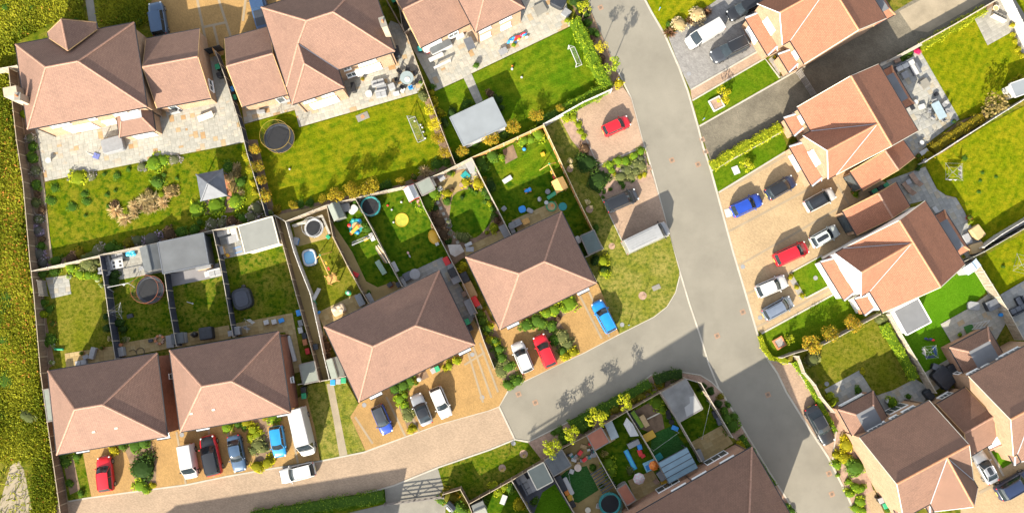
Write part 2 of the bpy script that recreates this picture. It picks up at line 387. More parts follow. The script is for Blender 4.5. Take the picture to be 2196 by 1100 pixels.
# kerbs and flush channel stones
def kerb(s, w=.2): ribbon('kerb', s, w*.92, M_kerb, .035)
kerb('1225,-60 1254,0 1264,25 1309,120 1325,153 1353,210 1377,300 1388,330 1402,379 1424,461 1434,502 1445,540 1457,580 1478,650 1500,715 1520,780 1541,832 1548,841 1586,906 1624,969 1654,1018 1700,1089 1740,1150', .22)
kerb('1457,592 1448,627 1430,657 1402,679 1328,716 1254,755 1200,780 1116,821', .2)
kerb('1360,-50 1383,0 1396,25 1426,76 1456,145 1475,196 1497,273 1508,316 1522,357 1538,415 1572,540 1599,630 1624,715 1632,739 1648,772 1667,800 1686,840 1724,901 1776,980 1817,1062 1834,1100 1870,1160', .26)
kerb('1089,838 1070,871 1104,942 1133,947', .24)
kerb('1070,871 1050,879 942,909 781,969 688,988 584,1004 486,1021 400,1039 196,1066 147,1074', .2)
kerb('1104,942 1050,964 939,1002 846,1040 781,1059 650,1082 555,1100', .2)
kerb('1133,947 1179,924 1300,865 1349,841 1396,804 1432,796 1464,798 1502,804 1526,819 1543,836', .16)
# top-left plot
sheet('footpath', '176,-60 198,-60 200,0 209,60 192,60 183,0', M_conc)
sheet('driveway', '316,-80 318,0 330,40 345,90 440,130 480,118 480,85 600,60 640,-80', M_drive)
for s in ('423,0 442,92', '469,0 495,80', '436,59 483,49', '458,56 470,104', '528,-10 521,46'): ribbon('paver_band', s, .32, M_band, .006)
sheet('flower_bed', '30,150 62,140 100,300 112,556 70,580 48,385', M_soil)
patio('patio', '76,278 97,389 221,364 400,329 525,305 513,270 491,188 466,120 444,126 440,190 350,225 300,240 120,268', ((97,389),(221,364)), S_sand, M_joint, seed=3)
sheet('lawn', '96,391 221,367 400,332 525,308 553,404 568,460 430,492 300,520 110,555', G_tl)
ribbon('brick_edging', '78,300 90,380 96,420 104,500 111,553', .28, M_band, .05)
sheet('flower_bed', '110,557 300,522 430,494 568,462 572,472 470,500 214,551 68,585', M_soil)
sheet('flower_bed', '432,432 492,420 520,430 500,455 440,460', M_soil)
# second garden
patio('patio', '518,226 524,266 632,236 642,273 895,200 910,175 862,55 838,45 800,120 700,190 622,204', ((642,273),(895,200)), S_sand, M_joint, seed=5)
sheet('lawn', '524,268 632,238 642,275 895,202 925,210 975,345 850,400 700,432 600,457 573,460 552,395', G_2)
sheet('flower_bed', '530,300 552,300 575,400 590,455 573,462 552,400', M_soil)
sheet('flower_bed', '905,200 925,205 978,350 955,356', M_soil)
sheet('flower_bed', '590,455 700,430 850,398 960,352 978,352 880,398 700,440 592,462', M_soil)
# third garden
patio('patio', '866,68 933,196 994,168 1011,158 1224,56 1213,0 1195,-45 850,-45', ((933,196),(1224,56)), S_sand, M_joint, seed=8)
sheet('lawn', '927,199 994,170 1011,160 1224,58 1312,190 1165,264 978,351 958,300', G_3)
patio('garden_path', '994,168 1011,158 1035,216 1021,224', ((994,168),(1021,224)), S_pale, M_joint, ((.6,.6),(.9,.6)), seed=2)
sheet('flower_bed', '1222,0 1256,0 1310,120 1337,187 1312,198 1296,170 1240,40', M_soil)
# parking bays, verges west of the main road
sheet('verge', '1166,270 1200,255 1230,243 1283,356 1279,409 1293,434 1347,545 1436,503 1446,542 1457,582 1456,594 1448,627 1430,657 1402,679 1328,716 1278,604 1253,551 1295,533 1271,491', G_verge)
sheet('gravel_strip', '1202,256 1230,244 1283,356 1275,380 1250,330 1225,300', M_mulch)
sheet('parking_bay', '1230,243 1312,198 1337,188 1353,211 1377,300 1381,314 1283,356', M_bay)
sheet('planting_bed', '1284,357 1381,315 1388,349 1401,382 1290,425 1279,409', M_mulch)
sheet('parking_bay', '1290,425 1401,382 1424,461 1436,503 1347,545', M_bay)
for s in ('1231,243 1283,356 1381,315', '1290,425 1347,545 1434,505'): ribbon('edging', s, .14, M_kerb, .03)
ribbon('edging', '1231,243 1312,198', .14, M_band, .03)
# the row of long back gardens, west to east
sheet('lawn', '70,583 213,548 247,770 95,800', G_dry)
sheet('flower_bed', '72,590 90,588 100,690 118,780 97,795', M_soil)
patio('patio', '139,758 243,742 248,769 142,787', ((139,758),(243,742)), S_buff, M_sand, ((.6,.6),), seed=1)
patio('patio', '98,596 147,590 153,630 110,640', ((98,596),(147,590)), S_grey, M_joint, ((.6,.6),(.9,.6)), seed=4)
sheet('lawn', '214,548 340,520 378,742 250,770', G_row)
patio('patio', '216,550 340,522 351,583 254,600 226,606', ((254,600),(351,583)), S_pale, M_joint, ((.6,.6),(.9,.6)), seed=4)
patio('patio', '259,736 369,717 376,744 262,766', ((259,736),(369,717)), S_buff, M_sand, ((.6,.6),), seed=9)
sheet('lawn', '340,520 455,494 470,556 500,720 378,742', G_row)
deckp = sheet('deck', '352,586 469,564 475,592 370,614', M_deck)
patio('patio', '401,714 491,697 496,725 379,745', ((401,714),(491,697)), S_buff, M_sand, ((.6,.6),), seed=9)
sheet('lawn', '455,494 590,462 663,731 640,740 500,722 470,556', G_row)
patio('patio', '463,496 510,485 527,545 472,557', ((472,557),(527,545)), S_grey, M_slate, ((.6,.6),(.9,.6)), seed=7)
patio('patio', '507,693 627,671 650,795 632,800 612,712 505,722', ((507,693),(627,671)), S_buff, M_sand, ((.6,.6),), seed=6)
sheet('path', '589,462 700,438 716,476 790,652 775,657 700,520 687,463 614,476 641,570 665,630 706,815 686,820 640,650', M_sand)
sheet('lawn', '614,476 687,463 788,650 693,702 665,630', G_dry)
sheet('sand_patch', '627,483 690,463 706,510 638,529', M_sand)
patio('patio', '679,671 764,630 776,660 740,690 705,705 694,701', ((679,671),(764,630)), S_buff, M_sand, ((.6,.6),), seed=2)
sheet('path', '694,702 705,760 726,815 706,815 688,740', M_sand)
sheet('path', '690,458 708,460 755,540 785,603 810,616 845,603 864,618 790,654 744,572', M_sand)
sheet('lawn', '739,468 761,428 862,605 845,603 810,616 785,603 755,540 712,476', G_dark)
sheet('lawn', '762,427 889,397 975,572 862,613', G_dark)
patio('patio', '856,595 949,551 1023,671 1040,700 1020,735 942,590 872,616', ((856,595),(949,551)), S_grey, M_conc, ((.9,.6),(.6,.6)), seed=12)
sheet('flower_bed', '890,397 1011,340 1095,503 990,555 972,570', M_soil)
_e = [(1008+47*math.cos(a*math.pi/12)+4*math.cos(a), 458+53*math.sin(a*math.pi/12)) for a in range(24)]
sheet('lawn', _e, G_dark)
sheet('gravel_patio', '938,393 997,363 1014,384 981,412 951,420', M_sand)
patio('patio', '972,366 1008,345 1027,380 1010,388 996,362', ((972,366),(1008,345)), S_grey, M_joint, ((.6,.6),), seed=3)
patio('patio', '994,532 1076,494 1093,506 1000,554', ((994,532),(1076,494)), S_buff, M_sand, ((.6,.6),), seed=3)
sheet('lawn', '1011,340 1166,270 1271,491 1263,545 1252,552 1205,455 1095,503', G_dark)
sheet('lawn_patch', '1080,362 1165,305 1195,352 1110,395 1085,385', G_3)
sheet('vegetable_bed', '1078,322 1100,310 1110,338 1084,352', M_soil)
patio('patio', '1097,473 1191,431 1203,453 1112,499', ((1097,473),(1191,431)), S_buff, M_sand, ((.6,.6),), seed=13)
for i, s in enumerate(('939,435 945,447 951,459 956,471 975,508 981,520'.split())):
    x, y = map(float, s.split(',')); patio('stepping_stone', [(x-4,y-2),(x+2,y-4.5),(x+4.5,y+1.5),(x-1.5,y+4)], ((x-4,y-2),(x+2,y-4.5)), S_sand, M_joint, ((.6,.6),), unit=.6, seed=i)
# front drives of the left houses
sheet('verge', '648,830 735,806 770,868 751,893 783,966 690,986 660,900', G_verge)
sheet('footpath', '700,823 715,822 731,905 745,974 728,978 715,900', M_dust)
sheet('driveway', '751,893 784,966 942,909 1050,879 1070,871 1088,838 1018,680 995,715 775,855 765,872', M_drive)
sheet('driveway', '1022,672 1116,821 1254,755 1328,716 1282,608 1262,600 1060,690', M_drive)
sheet('driveway', '176,966 196,1065 400,1037 486,1019 584,1002 686,986 676,920 655,840 620,870 390,905 362,920', M_drive)
sheet('front_lawn', '126,968 176,962 195,1064 148,1073', G_row)
sheet('flower_bed', '134,985 156,975 172,1050 150,1060', M_soil)
for s in ('1000,742 1036,862','1012,735 1054,852','1029,735 1068,840','996,782 1040,755','1242,632 1290,726','1262,624 1306,722','380,925 400,1036','397,918 470,905','448,912 460,1022','486,904 505,1014','618,880 640,992','829,850 870,935','762,893 800,950','850,838 900,925'):
    ribbon('paver_band', s, .26, M_band, .005)
sheet('planting_bed', '1014,682 1042,664 1118,820 1088,836', M_soil)
sheet('planting_bed', '1118,690 1215,640 1240,650 1205,680 1200,690 1240,755 1210,770 1160,700 1125,706', M_soil)
sheet('planting_bed', '834,826 912,792 920,808 866,835 898,918 878,928 846,850', M_soil)
sheet('planting_bed', '505,905 600,882 606,900 572,916 588,1000 552,1004 536,918', M_soil)
sheet('planting_bed', '262,948 322,936 336,990 334,1045 296,1050 276,985', M_soil)
# south of the block road
sheet('verge', '939,1004 1050,966 1104,944 1133,949 1160,935 1210,955 1097,1028 1004,1078 987,1048 955,1060', G_row)
sheet('verge', '540,1112 555,1102 650,1084 781,1061 825,1048 828,1078 700,1102 640,1125', G_dark)
sheet('track', '825,1048 939,1004 957,1064 950,1180 640,1180 640,1125 828,1080', M_conc)
sheet('planting_bed', '1133,949 1179,926 1300,867 1349,843 1396,806 1432,798 1464,800 1502,806 1526,821 1548,843 1586,908 1624,971 1654,1020 1700,1091 1690,1104 1605,965 1570,936 1534,876 1502,822 1469,814 1206,962 1165,990', M_mulch)
sheet('lawn', '1004,1081 1097,1030 1150,1125 1018,1125', G_dark)
sheet('patio', '1097,1030 1168,988 1240,1120 1150,1125', M_slate)
sheet('artificial_lawn', '1163,1055 1190,1037 1240,1120 1150,1120 1146,1098', G_turf)
sheet('patio', '1168,988 1258,934 1362,1120 1240,1120', M_sand)
sheet('artificial_lawn', '1190,1030 1216,1008 1258,998 1284,1050 1240,1078 1215,1070', G_turfd)
sheet('lawn', '1258,934 1345,882 1440,1040 1370,1105 1362,1120', G_dark)
patio('patio', '1346,1030 1400,1008 1425,1050 1370,1090', ((1346,1030),(1400,1008)), S_buff, M_sand, ((.6,.6),), seed=3)
sheet('lawn', '1345,882 1417,842 1504,988 1440,1040', G_dark)
sheet('flower_bed', '1352,886 1400,858 1420,890 1425,918 1400,930 1365,915', M_soil)
sheet('artificial_lawn', '1398,932 1438,914 1474,960 1412,990 1395,968', G_turfd)
sheet('lawn', '1417,842 1469,812 1502,820 1570,936 1504,988', G_dark)
patio('patio', '1480,949 1547,912 1572,950 1513,988', ((1480,949),(1547,912)), S_buff, M_sand, ((.6,.6),), seed=3)
# east side
sheet('front_lawn', '1310,-90 1388,0 1418,65 1432,79 1516,14 1545,-6 1640,-60', G_right)
sheet('driveway', '1433,80 1516,16 1545,-5 1640,-40 1660,100 1640,106 1481,193 1458,145', M_grey)
sheet('path', '1481,194 1637,105 1650,120 1640,126 1484,216', M_bay)
sheet('front_lawn', '1485,217 1640,127 1673,169 1500,270', G_front)
sheet('gravel_bed', '1648,128 1667,112 1694,161 1675,168', M_gravel)
sheet('lane', '1499,272 1727,142 1960,0 2145,-110 2240,-60 1970,97 1909,130 1830,175 1690,262 1524,347', M_lane)
sheet('dust_patch', '1928,25 1985,-5 2100,-60 2130,-10 1990,70 1955,65', M_dust)
sheet('front_lawn', '1526,368 1676,285 1690,320 1541,414', G_front)
sheet('driveway', '1541,415 1690,321 1800,340 1900,392 1840,510 1765,553 1697,584 1730,640 1790,608 1822,618 1795,626 1633,715 1622,705 1579,570', M_driver)
for s in ('1560,405 1700,325','1562,497 1745,400','1580,572 1810,440','1599,632 1700,580','1620,703 1800,610','1795,395 1822,440'): ribbon('paver_band', s, .28, M_band, .006)
sheet('front_lawn', '1697,583 1761,549 1786,608 1729,639', G_front)
sheet('front_lawn', '1633,716 1793,628 1830,628 1860,676 1714,747 1675,766 1651,764', G_front)
sheet('gravel_bed', '1688,590 1697,584 1729,639 1716,642', M_gravel)
for s in ('1482,193 1637,104','1485,216 1640,126 1672,168','1500,271 1727,142','1541,413 1692,321','1527,366 1676,283','1698,583 1762,548 1787,608 1729,639','1633,715 1795,627'): ribbon('edging', s, .2, M_kerb, .04)
sheet('lawn', '1735,765 1888,678 1975,805 1950,830 1880,860 1790,885', G_dry)
patio('patio', '1768,835 1842,794 1872,840 1800,890', ((1768,835),(1842,794)), S_grey, M_joint, ((.9,.6),(.6,.6)), seed=3)
patio('patio', '1872,850 1916,836 1962,812 2006,838 1960,880 1880,900', ((1916,836),(1962,812)), S_grey, M_joint, ((.9,.6),(.6,.6)), seed=6)
ribbon('concrete_edging', '1893,700 1963,812', .4, M_kerb, .06)
sheet('side_path', '1649,773 1707,781 1714,800 1741,844 1793,923 1785,985 1776,980 1724,901 1667,800', M_bay)
sheet('planting_bed', '1708,778 1727,800 1790,885 1823,945 1860,1010 1895,1120 1842,1120 1818,1062 1786,986 1794,922 1741,843 1715,800', M_mulch)
ribbon('edging', '1651,773 1707,781 1714,800 1741,844 1793,923 1785,985', .14, M_kerb, .04)
sheet('driveway', '1854,1062 1875,1050 1910,1130 1880,1130', M_driver)
sheet('driveway', '2060,960 2140,940 2240,985 2240,1140 2060,1140', M_driver)
sheet('front_lawn', '2124,966 2150,1004 2182,985 2178,970', G_turf)
ribbon('edging', '2120,962 2152,1020', .25, M_kerb, .04)
ribbon('paver_band', '2100,1056 2205,1002', .35, M_band, .006)
patio('patio', '1888,135 1970,104 2058,256 1998,300 1963,338 1930,300', ((1970,104),(2058,256)), S_grey, M_joint, ((.9,.6),(.6,.6),(.9,.9)), seed=6)
sheet('lawn', '1971,105 2088,43 2137,2 2240,-30 2240,190 2196,212 2058,256', G_right)
sheet('path', '2137,0 2165,-20 2240,100 2240,150 2196,125', M_conc)
patio('patio', '2090,41 2137,0 2160,-10 2182,30 2172,68 2118,98', ((2118,98),(2172,68)), S_pale, M_joint, ((.9,.6),(.6,.6)), seed=6)
sheet('flower_bed', '1975,92 2130,3 2137,8 2092,40 1985,104', M_soil)
sheet('flower_bed', '2000,310 2050,264 2110,240 2120,262 2010,335', M_soil)
patio('patio', '1900,388 1984,358 2009,406 2028,419 2050,424 2069,455 2085,490 2112,527 2075,556 1984,430 1940,440', ((1984,358),(2009,406)), S_grey, M_joint, ((.9,.6),(.6,.6)), seed=16)
sheet('lawn', '1985,350 2115,270 2260,195 2260,440 2196,470 2113,526 2086,488 2070,454 2051,423 2029,418 2010,405', G_right)
sheet('artificial_lawn', '1960,645 2063,581 2093,581 2119,623 2074,663 2017,695 2054,758 1981,800 1925,706', G_turf)
patio('patio', '2017,695 2074,663 2119,630 2148,655 2164,680 2110,775 2060,800 2000,842 1981,800 2054,758', ((2017,695),(2074,663)), S_sand, M_joint, ((.9,.6),(.6,.6)), seed=16)
sheet('lawn', '2098,556 2260,462 2260,570 2196,602 2145,632', G_right)
patio('patio', '2145,632 2196,602 2240,580 2240,740 2196,728', ((2145,632),(2196,602)), S_grey, M_joint, ((.9,.6),(.6,.6)), seed=26)
sheet('bare_ground', '-10,1110 5,1060 22,1000 40,985 52,1010 72,1110', M_dust)
# ================================================================ HOUSES
R_brown = tile('brown_clay_tiles', (.205,.124,.094)); R_red = tile('orange_clay_tiles', (.295,.13,.078)); R_mid = tile('weathered_brown_tiles', (.185,.108,.078))
M_ridge = plain('clay_ridge_tiles', (.30,.17,.12), .8, .25, 5); M_ridgeo = plain('orange_ridge_tiles', (.40,.19,.10), .8, .2, 5)
B_red = brick('red_brick', (.27,.125,.07), (.34,.175,.105), (.36,.30,.24)); B_orange = brick('orange_multi_brick', (.27,.145,.08), (.35,.21,.125), (.36,.30,.22))
B_brown = brick('brown_hung_tiles', (.19,.075,.045), (.25,.11,.065), (.12,.06,.04), .2, .12)
M_rend = plain('white_render', (.70,.68,.64), .85, .04, 2); M_white = plain('white_upvc', (.80,.80,.79), .4, .03, 3)
M_glass = plain('window_glass', (.05,.065,.075), .06, .2, 2); M_palepane = plain('pane_with_glare', (.55,.57,.58), .12, .1, 2)  # pale panes: blown-out sun glare and curtains put into the colour
M_black = plain('black_plastic', (.02,.02,.022), .4, .2, 3); M_lead = plain('lead_flashing', (.30,.32,.35), .55, .15, 3)
M_flat = plain('grey_flat_roof', (.125,.13,.14), .8, .10, .8); M_pot = plain('terracotta', (.42,.16,.07), .8, .2, 6)
M_wood = plain('pale_timber', (.42,.27,.12), .8, .2, 5); M_grey = plain('grey_timber', (.17,.155,.14), .85, .2, 5)
M_shade = plain('dark_slate_sheet', (.09,.10,.12), .6, .15, 2); M_cream = plain('cream_timber', (.60,.55,.44), .8, .08, 3)
def fit(pts, z):
    """four roof corners in the photo -> a true rectangle (origin, axis along A-B, axis along A-D, length, width)"""
    A, B, C, D = [P(x, y, z) for x, y in ptsof(pts)]
    c = (A+B+C+D)/4; u = ((B-A)+(C-D)); L = u.length/2; u.normalize()
    v = Vector((-u.y, u.x, 0)); d = (D-A+C-B)/2
    if d.dot(v) < 0: v = -v
    Wd = abs(d.dot(v)); return c - u*L/2 - v*Wd/2, u, v, L, Wd
class Fr:                                              # a house's own measuring frame
    def __init__(s, pts, z): s.o, s.u, s.v, s.L, s.W = fit(pts, z); s.z = z
    def p(s, a, b, z): q = s.o + s.u*a + s.v*b; return Vector((q.x, q.y, z))
    def c(s): return s.p(s.L/2, s.W/2, 0)
def house(name, label, cat, F):
    c = F.c(); o = bpy.data.objects.new(name, None); COL.objects.link(o); o.location = (c.x, c.y, 0); o.empty_display_size = .5
    return tag(o, label, cat)
def roof(t, V, faces, m, th=.14, ridge=M_ridge, gutter=True, name='roof', verge=M_wood, caps=True):
    V = [Vector(v) - t.location for v in V]; mb = MB(); E = {}; N = []
    for f in faces:
        n = (V[f[1]]-V[f[0]]).cross(V[f[2]]-V[f[0]])
        if n.z < 0: f = f[::-1]; n = -n
        n.normalize(); N.append((f, n))
        ea = Vector((-n.y, n.x, 0)); ea = ea.normalized() if ea.length > 1e-4 else Vector((1,0,0)); up = n.cross(ea)
        mb.add([V[i] for i in f], [tuple(range(len(f)))], 0, [[(V[i].dot(ea), V[i].dot(up)) for i in f]])
        for k in range(len(f)):
            a, b = f[k], f[(k+1) % len(f)]; E.setdefault(tuple(sorted((a,b))), []).append((a, b, n, f))
    cap = []; val = []; gut = []; ver = []; dn = Vector((0,0,-th))
    for f, n in N: mb.add([V[i]+dn for i in f], [tuple(reversed(range(len(f))))], 1)
    for (a, b), fs in E.items():
        A, B = V[a], V[b]
        if len(fs) == 1:
            mb.add([V[fs[0][1]], V[fs[0][0]], V[fs[0][0]]+dn, V[fs[0][1]]+dn], [(0,1,2,3)], 1)
            out = (B-A).cross(Vector((0,0,1))).normalized()
            cen = sum((V[i] for i in fs[0][3]), Vector())/len(fs[0][3])
            if (cen-A).dot(out) > 0: out = -out
            if abs(A.z-B.z) < .06 and gutter is True:
                m_ = (A+B)/2 + out*.05 + Vector((0,0,-.06)); gut.append(MB().cbox(m_, ((B-A).length, .12, .10), math.atan2((B-A).y, (B-A).x)))
            elif abs(A.z-B.z) > .3: ver.append(MB().cyl(A+out*.02+Vector((0,0,-.05)), B+out*.02+Vector((0,0,-.05)), .06, .06, 4))
        elif len(fs) == 2:
            c1 = sum((V[i] for i in fs[0][3]), Vector())/len(fs[0][3]); conv = (c1-A).dot(fs[1][2])
            if conv < -.02: cap.append(MB().cyl(A+Vector((0,0,.01)), B+Vector((0,0,.01)), .12, .12, 6))
            elif conv > .02: val.append(MB().cyl(A+Vector((0,0,-.01)), B+Vector((0,0,-.01)), .06, .06, 4))
    r = mb.build(name, [m, M_shade], t)
    for L_, nm, mm in ((cap if caps else [],'ridge_tiles',ridge),(val,'valley',M_lead),(gut,'gutter',M_black),(ver,'verge',verge)):
        for q in L_: q.build(nm, mm, r)
    return r
def hip(F, rise, h0=True, h1=True, ze=None, ov=0):
    ze = F.z if ze is None else ze; i = F.W/2
    V = [F.p(-ov,-ov,ze), F.p(F.L+ov,-ov,ze), F.p(F.L+ov,F.W+ov,ze), F.p(-ov,F.W+ov,ze), F.p(i if h0 else 0,F.W/2,ze+rise), F.p(F.L-i if h1 else F.L,F.W/2,ze+rise)]
    fs = [(0,1,5,4),(2,3,4,5)]
    if h0: fs.append((3,0,4))
    if h1: fs.append((1,2,5))
    return V, fs
def walls(t, pts, z0, z1, m, name='wall'):
    """upright walls over an outline of world points; brick UVs in metres"""
    mb = MB(); n = len(pts); q = [Vector((p[0], p[1], 0)) - Vector((t.location.x, t.location.y, 0)) for p in pts]
    A = sum(q[i].x*q[(i+1)%n].y-q[(i+1)%n].x*q[i].y for i in range(n))
    if A < 0: q = q[::-1]
    for i in range(n):
        a, b = q[i], q[(i+1)%n]; L = (b-a).length
        mb.add([(a.x,a.y,z0),(b.x,b.y,z0),(b.x,b.y,z1),(a.x,a.y,z1)], [(0,1,2,3)], 0, [[(0,z0),(L,z0),(L,z1),(0,z1)]])
    return mb.build(name, m, t)
def gable(t, a, b, apex, z, m, name='gable_wall', th=.25):
    a, b, apex = [Vector(q) - t.location for q in (a, b, apex)]; d = (b-a).normalized(); n = d.cross(Vector((0,0,1)))*th
    L = (b-a).length; k = (apex-a).dot(d)
    mb = MB(); T_ = [(0,z),(L,z),(k,apex.z)]
    A, B, C = Vector((a.x,a.y,z)), Vector((b.x,b.y,z)), apex
    mb.add([A,B,C], [(0,1,2)], 0, [T_]); mb.add([A-n,B-n,C-n], [(2,1,0)], 0, [T_[::-1]])
    return mb.build(name, m, t)
WM = {}
def window(t, F, side, a, z, w, h, kind='window', inset=.35, panes=2, pale_pane=False, off=0):
    """side: 0 = A-B edge, 1 = B-C, 2 = C-D, 3 = D-A; a = metres along that edge"""
    key = (round(w,2), round(h,2), kind, panes, pale_pane)
    if key not in WM:
        f = MB(); q = .07; dp = .12
        for x0, z0, x1, z1 in ((-w/2,0,w/2,q),(-w/2,h-q,w/2,h),(-w/2,q,-w/2+q,h-q),(w/2-q,q,w/2,h-q)): f.box(x0,-.05,z0,x1,dp,z1)
        for i in range(1, panes): x = -w/2 + w*i/panes; f.box(x-.03,-.04,q,x+.03,dp-.01,h-q)
        if kind == 'window': f.box(-w/2-.06,-.02,-.06,w/2+.06,dp+.08,-.005)
        fm = f.mesh('frame', M_black if kind == 'garage_door' else M_white)
        ps = []
        for i in range(panes):
            x0 = -w/2+q+(w-2*q)*i/panes; x1 = -w/2+q+(w-2*q)*(i+1)/panes
            ps.append(MB().box(x0+.005,0,q,x1-.005,.06,h-q).mesh('pane', M_palepane if pale_pane else M_glass))
        WM[key] = (fm, ps)
    i = inset
    e = {0:(F.p(a,i,z),F.u,-F.v),1:(F.p(F.L-i,a,z),F.v,F.u),2:(F.p(F.L-a,F.W-i,z),-F.u,F.v),3:(F.p(i,F.W-a,z),-F.v,-F.u)}[side]
    n = e[2]; o = link(kind, WM[key][0], t, loc=e[0]+n*off - t.location, rz=math.atan2(n.y, n.x) - math.pi/2)
    for pm in WM[key][1]: link('pane', pm, o)
    return o
def pipe(t, F, side, a, z1, inset=.35):
    e = {0:(F.p(a,inset,0),-F.v,F.p(a,0,0)),1:(F.p(F.L-inset,a,0),F.u,F.p(F.L,a,0)),2:(F.p(F.L-a,F.W-inset,0),F.v,F.p(F.L-a,F.W,0)),3:(F.p(inset,F.W-a,0),-F.u,F.p(0,F.W-a,0))}[side]
    w = e[0]+e[1]*.08; q = Vector((t.location.x, t.location.y, 0)); w = w-q; o = e[2]-q
    MB().tube([(o.x,o.y,z1-.15),(w.x,w.y,z1-.6),(w.x,w.y,.05)], .05, 5).build('drainpipe', M_black, t)
def inset_pts(F, i, a0=0, a1=None, b0=0, b1=None):
    a1 = F.L if a1 is None else a1; b1 = F.W if b1 is None else b1
    return [F.p(a0+i,b0+i,0), F.p(a1-i,b0+i,0), F.p(a1-i,b1-i,0), F.p(a0+i,b1-i,0)]
def chimney(t, px, z, w, d, rz, z0=0, m=None):
    c = P(px[0], px[1], z) - t.location; k = MB(); m = m or B_orange
    ch = MB().cbox((c.x,c.y,(z+z0)/2), (w,d,z-z0), rz).build('chimney', m, t)
    k.cbox((c.x,c.y,z+.04), (w+.12,d+.12,.1), rz).build('chimney_cap', M_conc, ch)
    MB().cyl((c.x,c.y,z+.05),(c.x,c.y,z+.5),.14,.11,10).build('chimney_pot', M_pot, ch)
def leanto(t, F, side, a0, a1, out, zt, zb, m, hips=.5, wall=None, inset=.35, flat=None, ridge=M_ridge, name='porch_roof'):
    """single-storey roof against a wall: sloped front, hipped ends, optional flat top panel"""
    e = {0:(lambda a,d:F.p(a,inset-d,0)),1:(lambda a,d:F.p(F.L-inset+d,a,0)),2:(lambda a,d:F.p(F.L-a,F.W-inset+d,0)),3:(lambda a,d:F.p(inset-d,F.W-a,0))}[side]
    def q(a, d, z): r = e(a, d); return Vector((r.x, r.y, z))
    d1 = 0 if flat is None else flat[0]
    V = [q(a0,0,zb), q(a0,out,zb), q(a1,out,zb), q(a1,0,zb), q(a0+hips,d1,zt), q(a1-hips,d1,zt)]
    if flat is None: r = roof(t, V, [(1,2,5,4),(0,1,4),(2,3,5)] if hips > .05 else [(1,2,5,4)], m, .1, ridge, name=name, verge=M_white)
    else:
        V += [q(a0+hips,0,zt), q(a1-hips,0,zt)]
        r = roof(t, V, [(1,2,5,4),(0,1,4,6),(2,3,7,5)], m, .1, ridge, name=name)
        z = Vector((0,0,.02)); q0 = [v - t.location + z for v in (V[6], V[4], V[5], V[7])]
        MB().loft([[tuple(v-Vector((0,0,.25))) for v in q0],[tuple(v) for v in q0]]).build('flat_roof', flat[1], t)
    if wall:
        i = .22; walls(t, [q(a0+i,0,0), q(a0+i,out-i,0), q(a1-i,out-i,0), q(a1-i,0,0)], 0, zb-.03, wall)
    return r
BR = B_orange
# ---- the big detached house top left
F = Fr('65,277 320,228 282,50 28,97', 5.0)
H = house('detached_house', 'big hipped brown-roofed house in the top left corner with a side chimney', 'house', F)
V, fs = hip(F, 3.95); roof(H, V, fs, R_brown); walls(H, inset_pts(F, .35), 0, 4.9, BR)
a, b = P(131,42,7.9), P(145,109,7.9)                   # front gable wing, ridge runs into the main slope
V = [P(102,70,5.6), P(131,42,8.0), P(206,49,5.6), P(105,82,5.6), P(145,109,8.0), P(208,63,5.6)]
roof(H, V, [(0,3,4,1),(1,4,5,2)], R_brown, ridge=M_ridge)
gw = [V[0]*.97+V[2]*.03, V[2]*.97+V[0]*.03]; gable(H, (gw[0].x,gw[0].y,5.4), (gw[1].x,gw[1].y,5.4), V[1]-Vector((0,0,.2)), 5.4, BR)
m0 = V[0].lerp(V[2], .06); m1 = V[2].lerp(V[0], .06); m2 = V[5].lerp(V[3], .06); m3 = V[3].lerp(V[5], .06); dn = (V[3]-V[0]).normalized()*4
walls(H, [m0, m1, m2+dn*.3, m3+dn*.3], 0, 5.45, BR, 'wing_wall')
chimney(H, (38,207), 7.6, .6, .85, 0); MB().cbox(P(60,214,3.4)-H.location, (1.6,1.1,6.8), ang((0,0),(255,-49))).build('chimney_breast', BR, H)
window(H, F, 0, 4.6, .25, 3.6, 2.15, 'patio_door', panes=3, pale_pane=True); window(H, F, 0, 8.4, .9, 1.7, 1.3, pale_pane=True)
window(H, F, 0, 3.3, 3.4, 2.4, 1.1, pale_pane=True); window(H, F, 0, 7.3, 3.5, .9, 1.0, pale_pane=True); window(H, F, 0, 10.8, 3.4, 1.7, 1.1, pale_pane=True); window(H, F, 0, 12.6, 3.4, .9, 1.1, pale_pane=True)
pipe(H, F, 0, .5, 5); pipe(H, F, 0, F.L-.6, 5)
leanto(H, F, 0, 9.7, 14.2, 2.6, 3.5, 2.5, R_brown, .95, BR, flat=(1.0, M_lead), name='bay_roof'); window(H, F, 0, 12.2, .2, 2.7, 2.1, 'patio_door', inset=.35-2.38, panes=3, pale_pane=True)
def garage_wing(H, px, ze, rise, m, win=None, b=None, gut=True):
    G = Fr(px, ze); V, fs = hip(G, rise, False, False); roof(H, V, fs, m, .13, name='wing_roof'); i = .2
    walls(H, inset_pts(G, i), 0, ze-.05, b or BR, 'wing_wall')
    for a in (i+.01, G.L-i-.01): gable(H, G.p(a,i,0), G.p(a,G.W-i,0), G.p(a,G.W/2,ze+rise*(1-2*i/G.W)-.15), ze-.06, b or BR)
    return G
G = garage_wing(H, '341,232 455,210 425,63 309,84', 2.7, 2.3, R_brown)
window(H, G, 1, 2.1, .9, 1.5, 1.1, inset=.2, pale_pane=False); window(H, G, 0, 1.6, .1, 1.0, 2.0, 'door', inset=.2, panes=1)
# ---- second house along the top
F = Fr('612,187 843,112 794,-59 563,16', 5.0)
H = house('detached_house', 'top middle hipped house with a rear wing and a brick chimney on its right side', 'house', F)
V, fs = hip(F, 3.9)
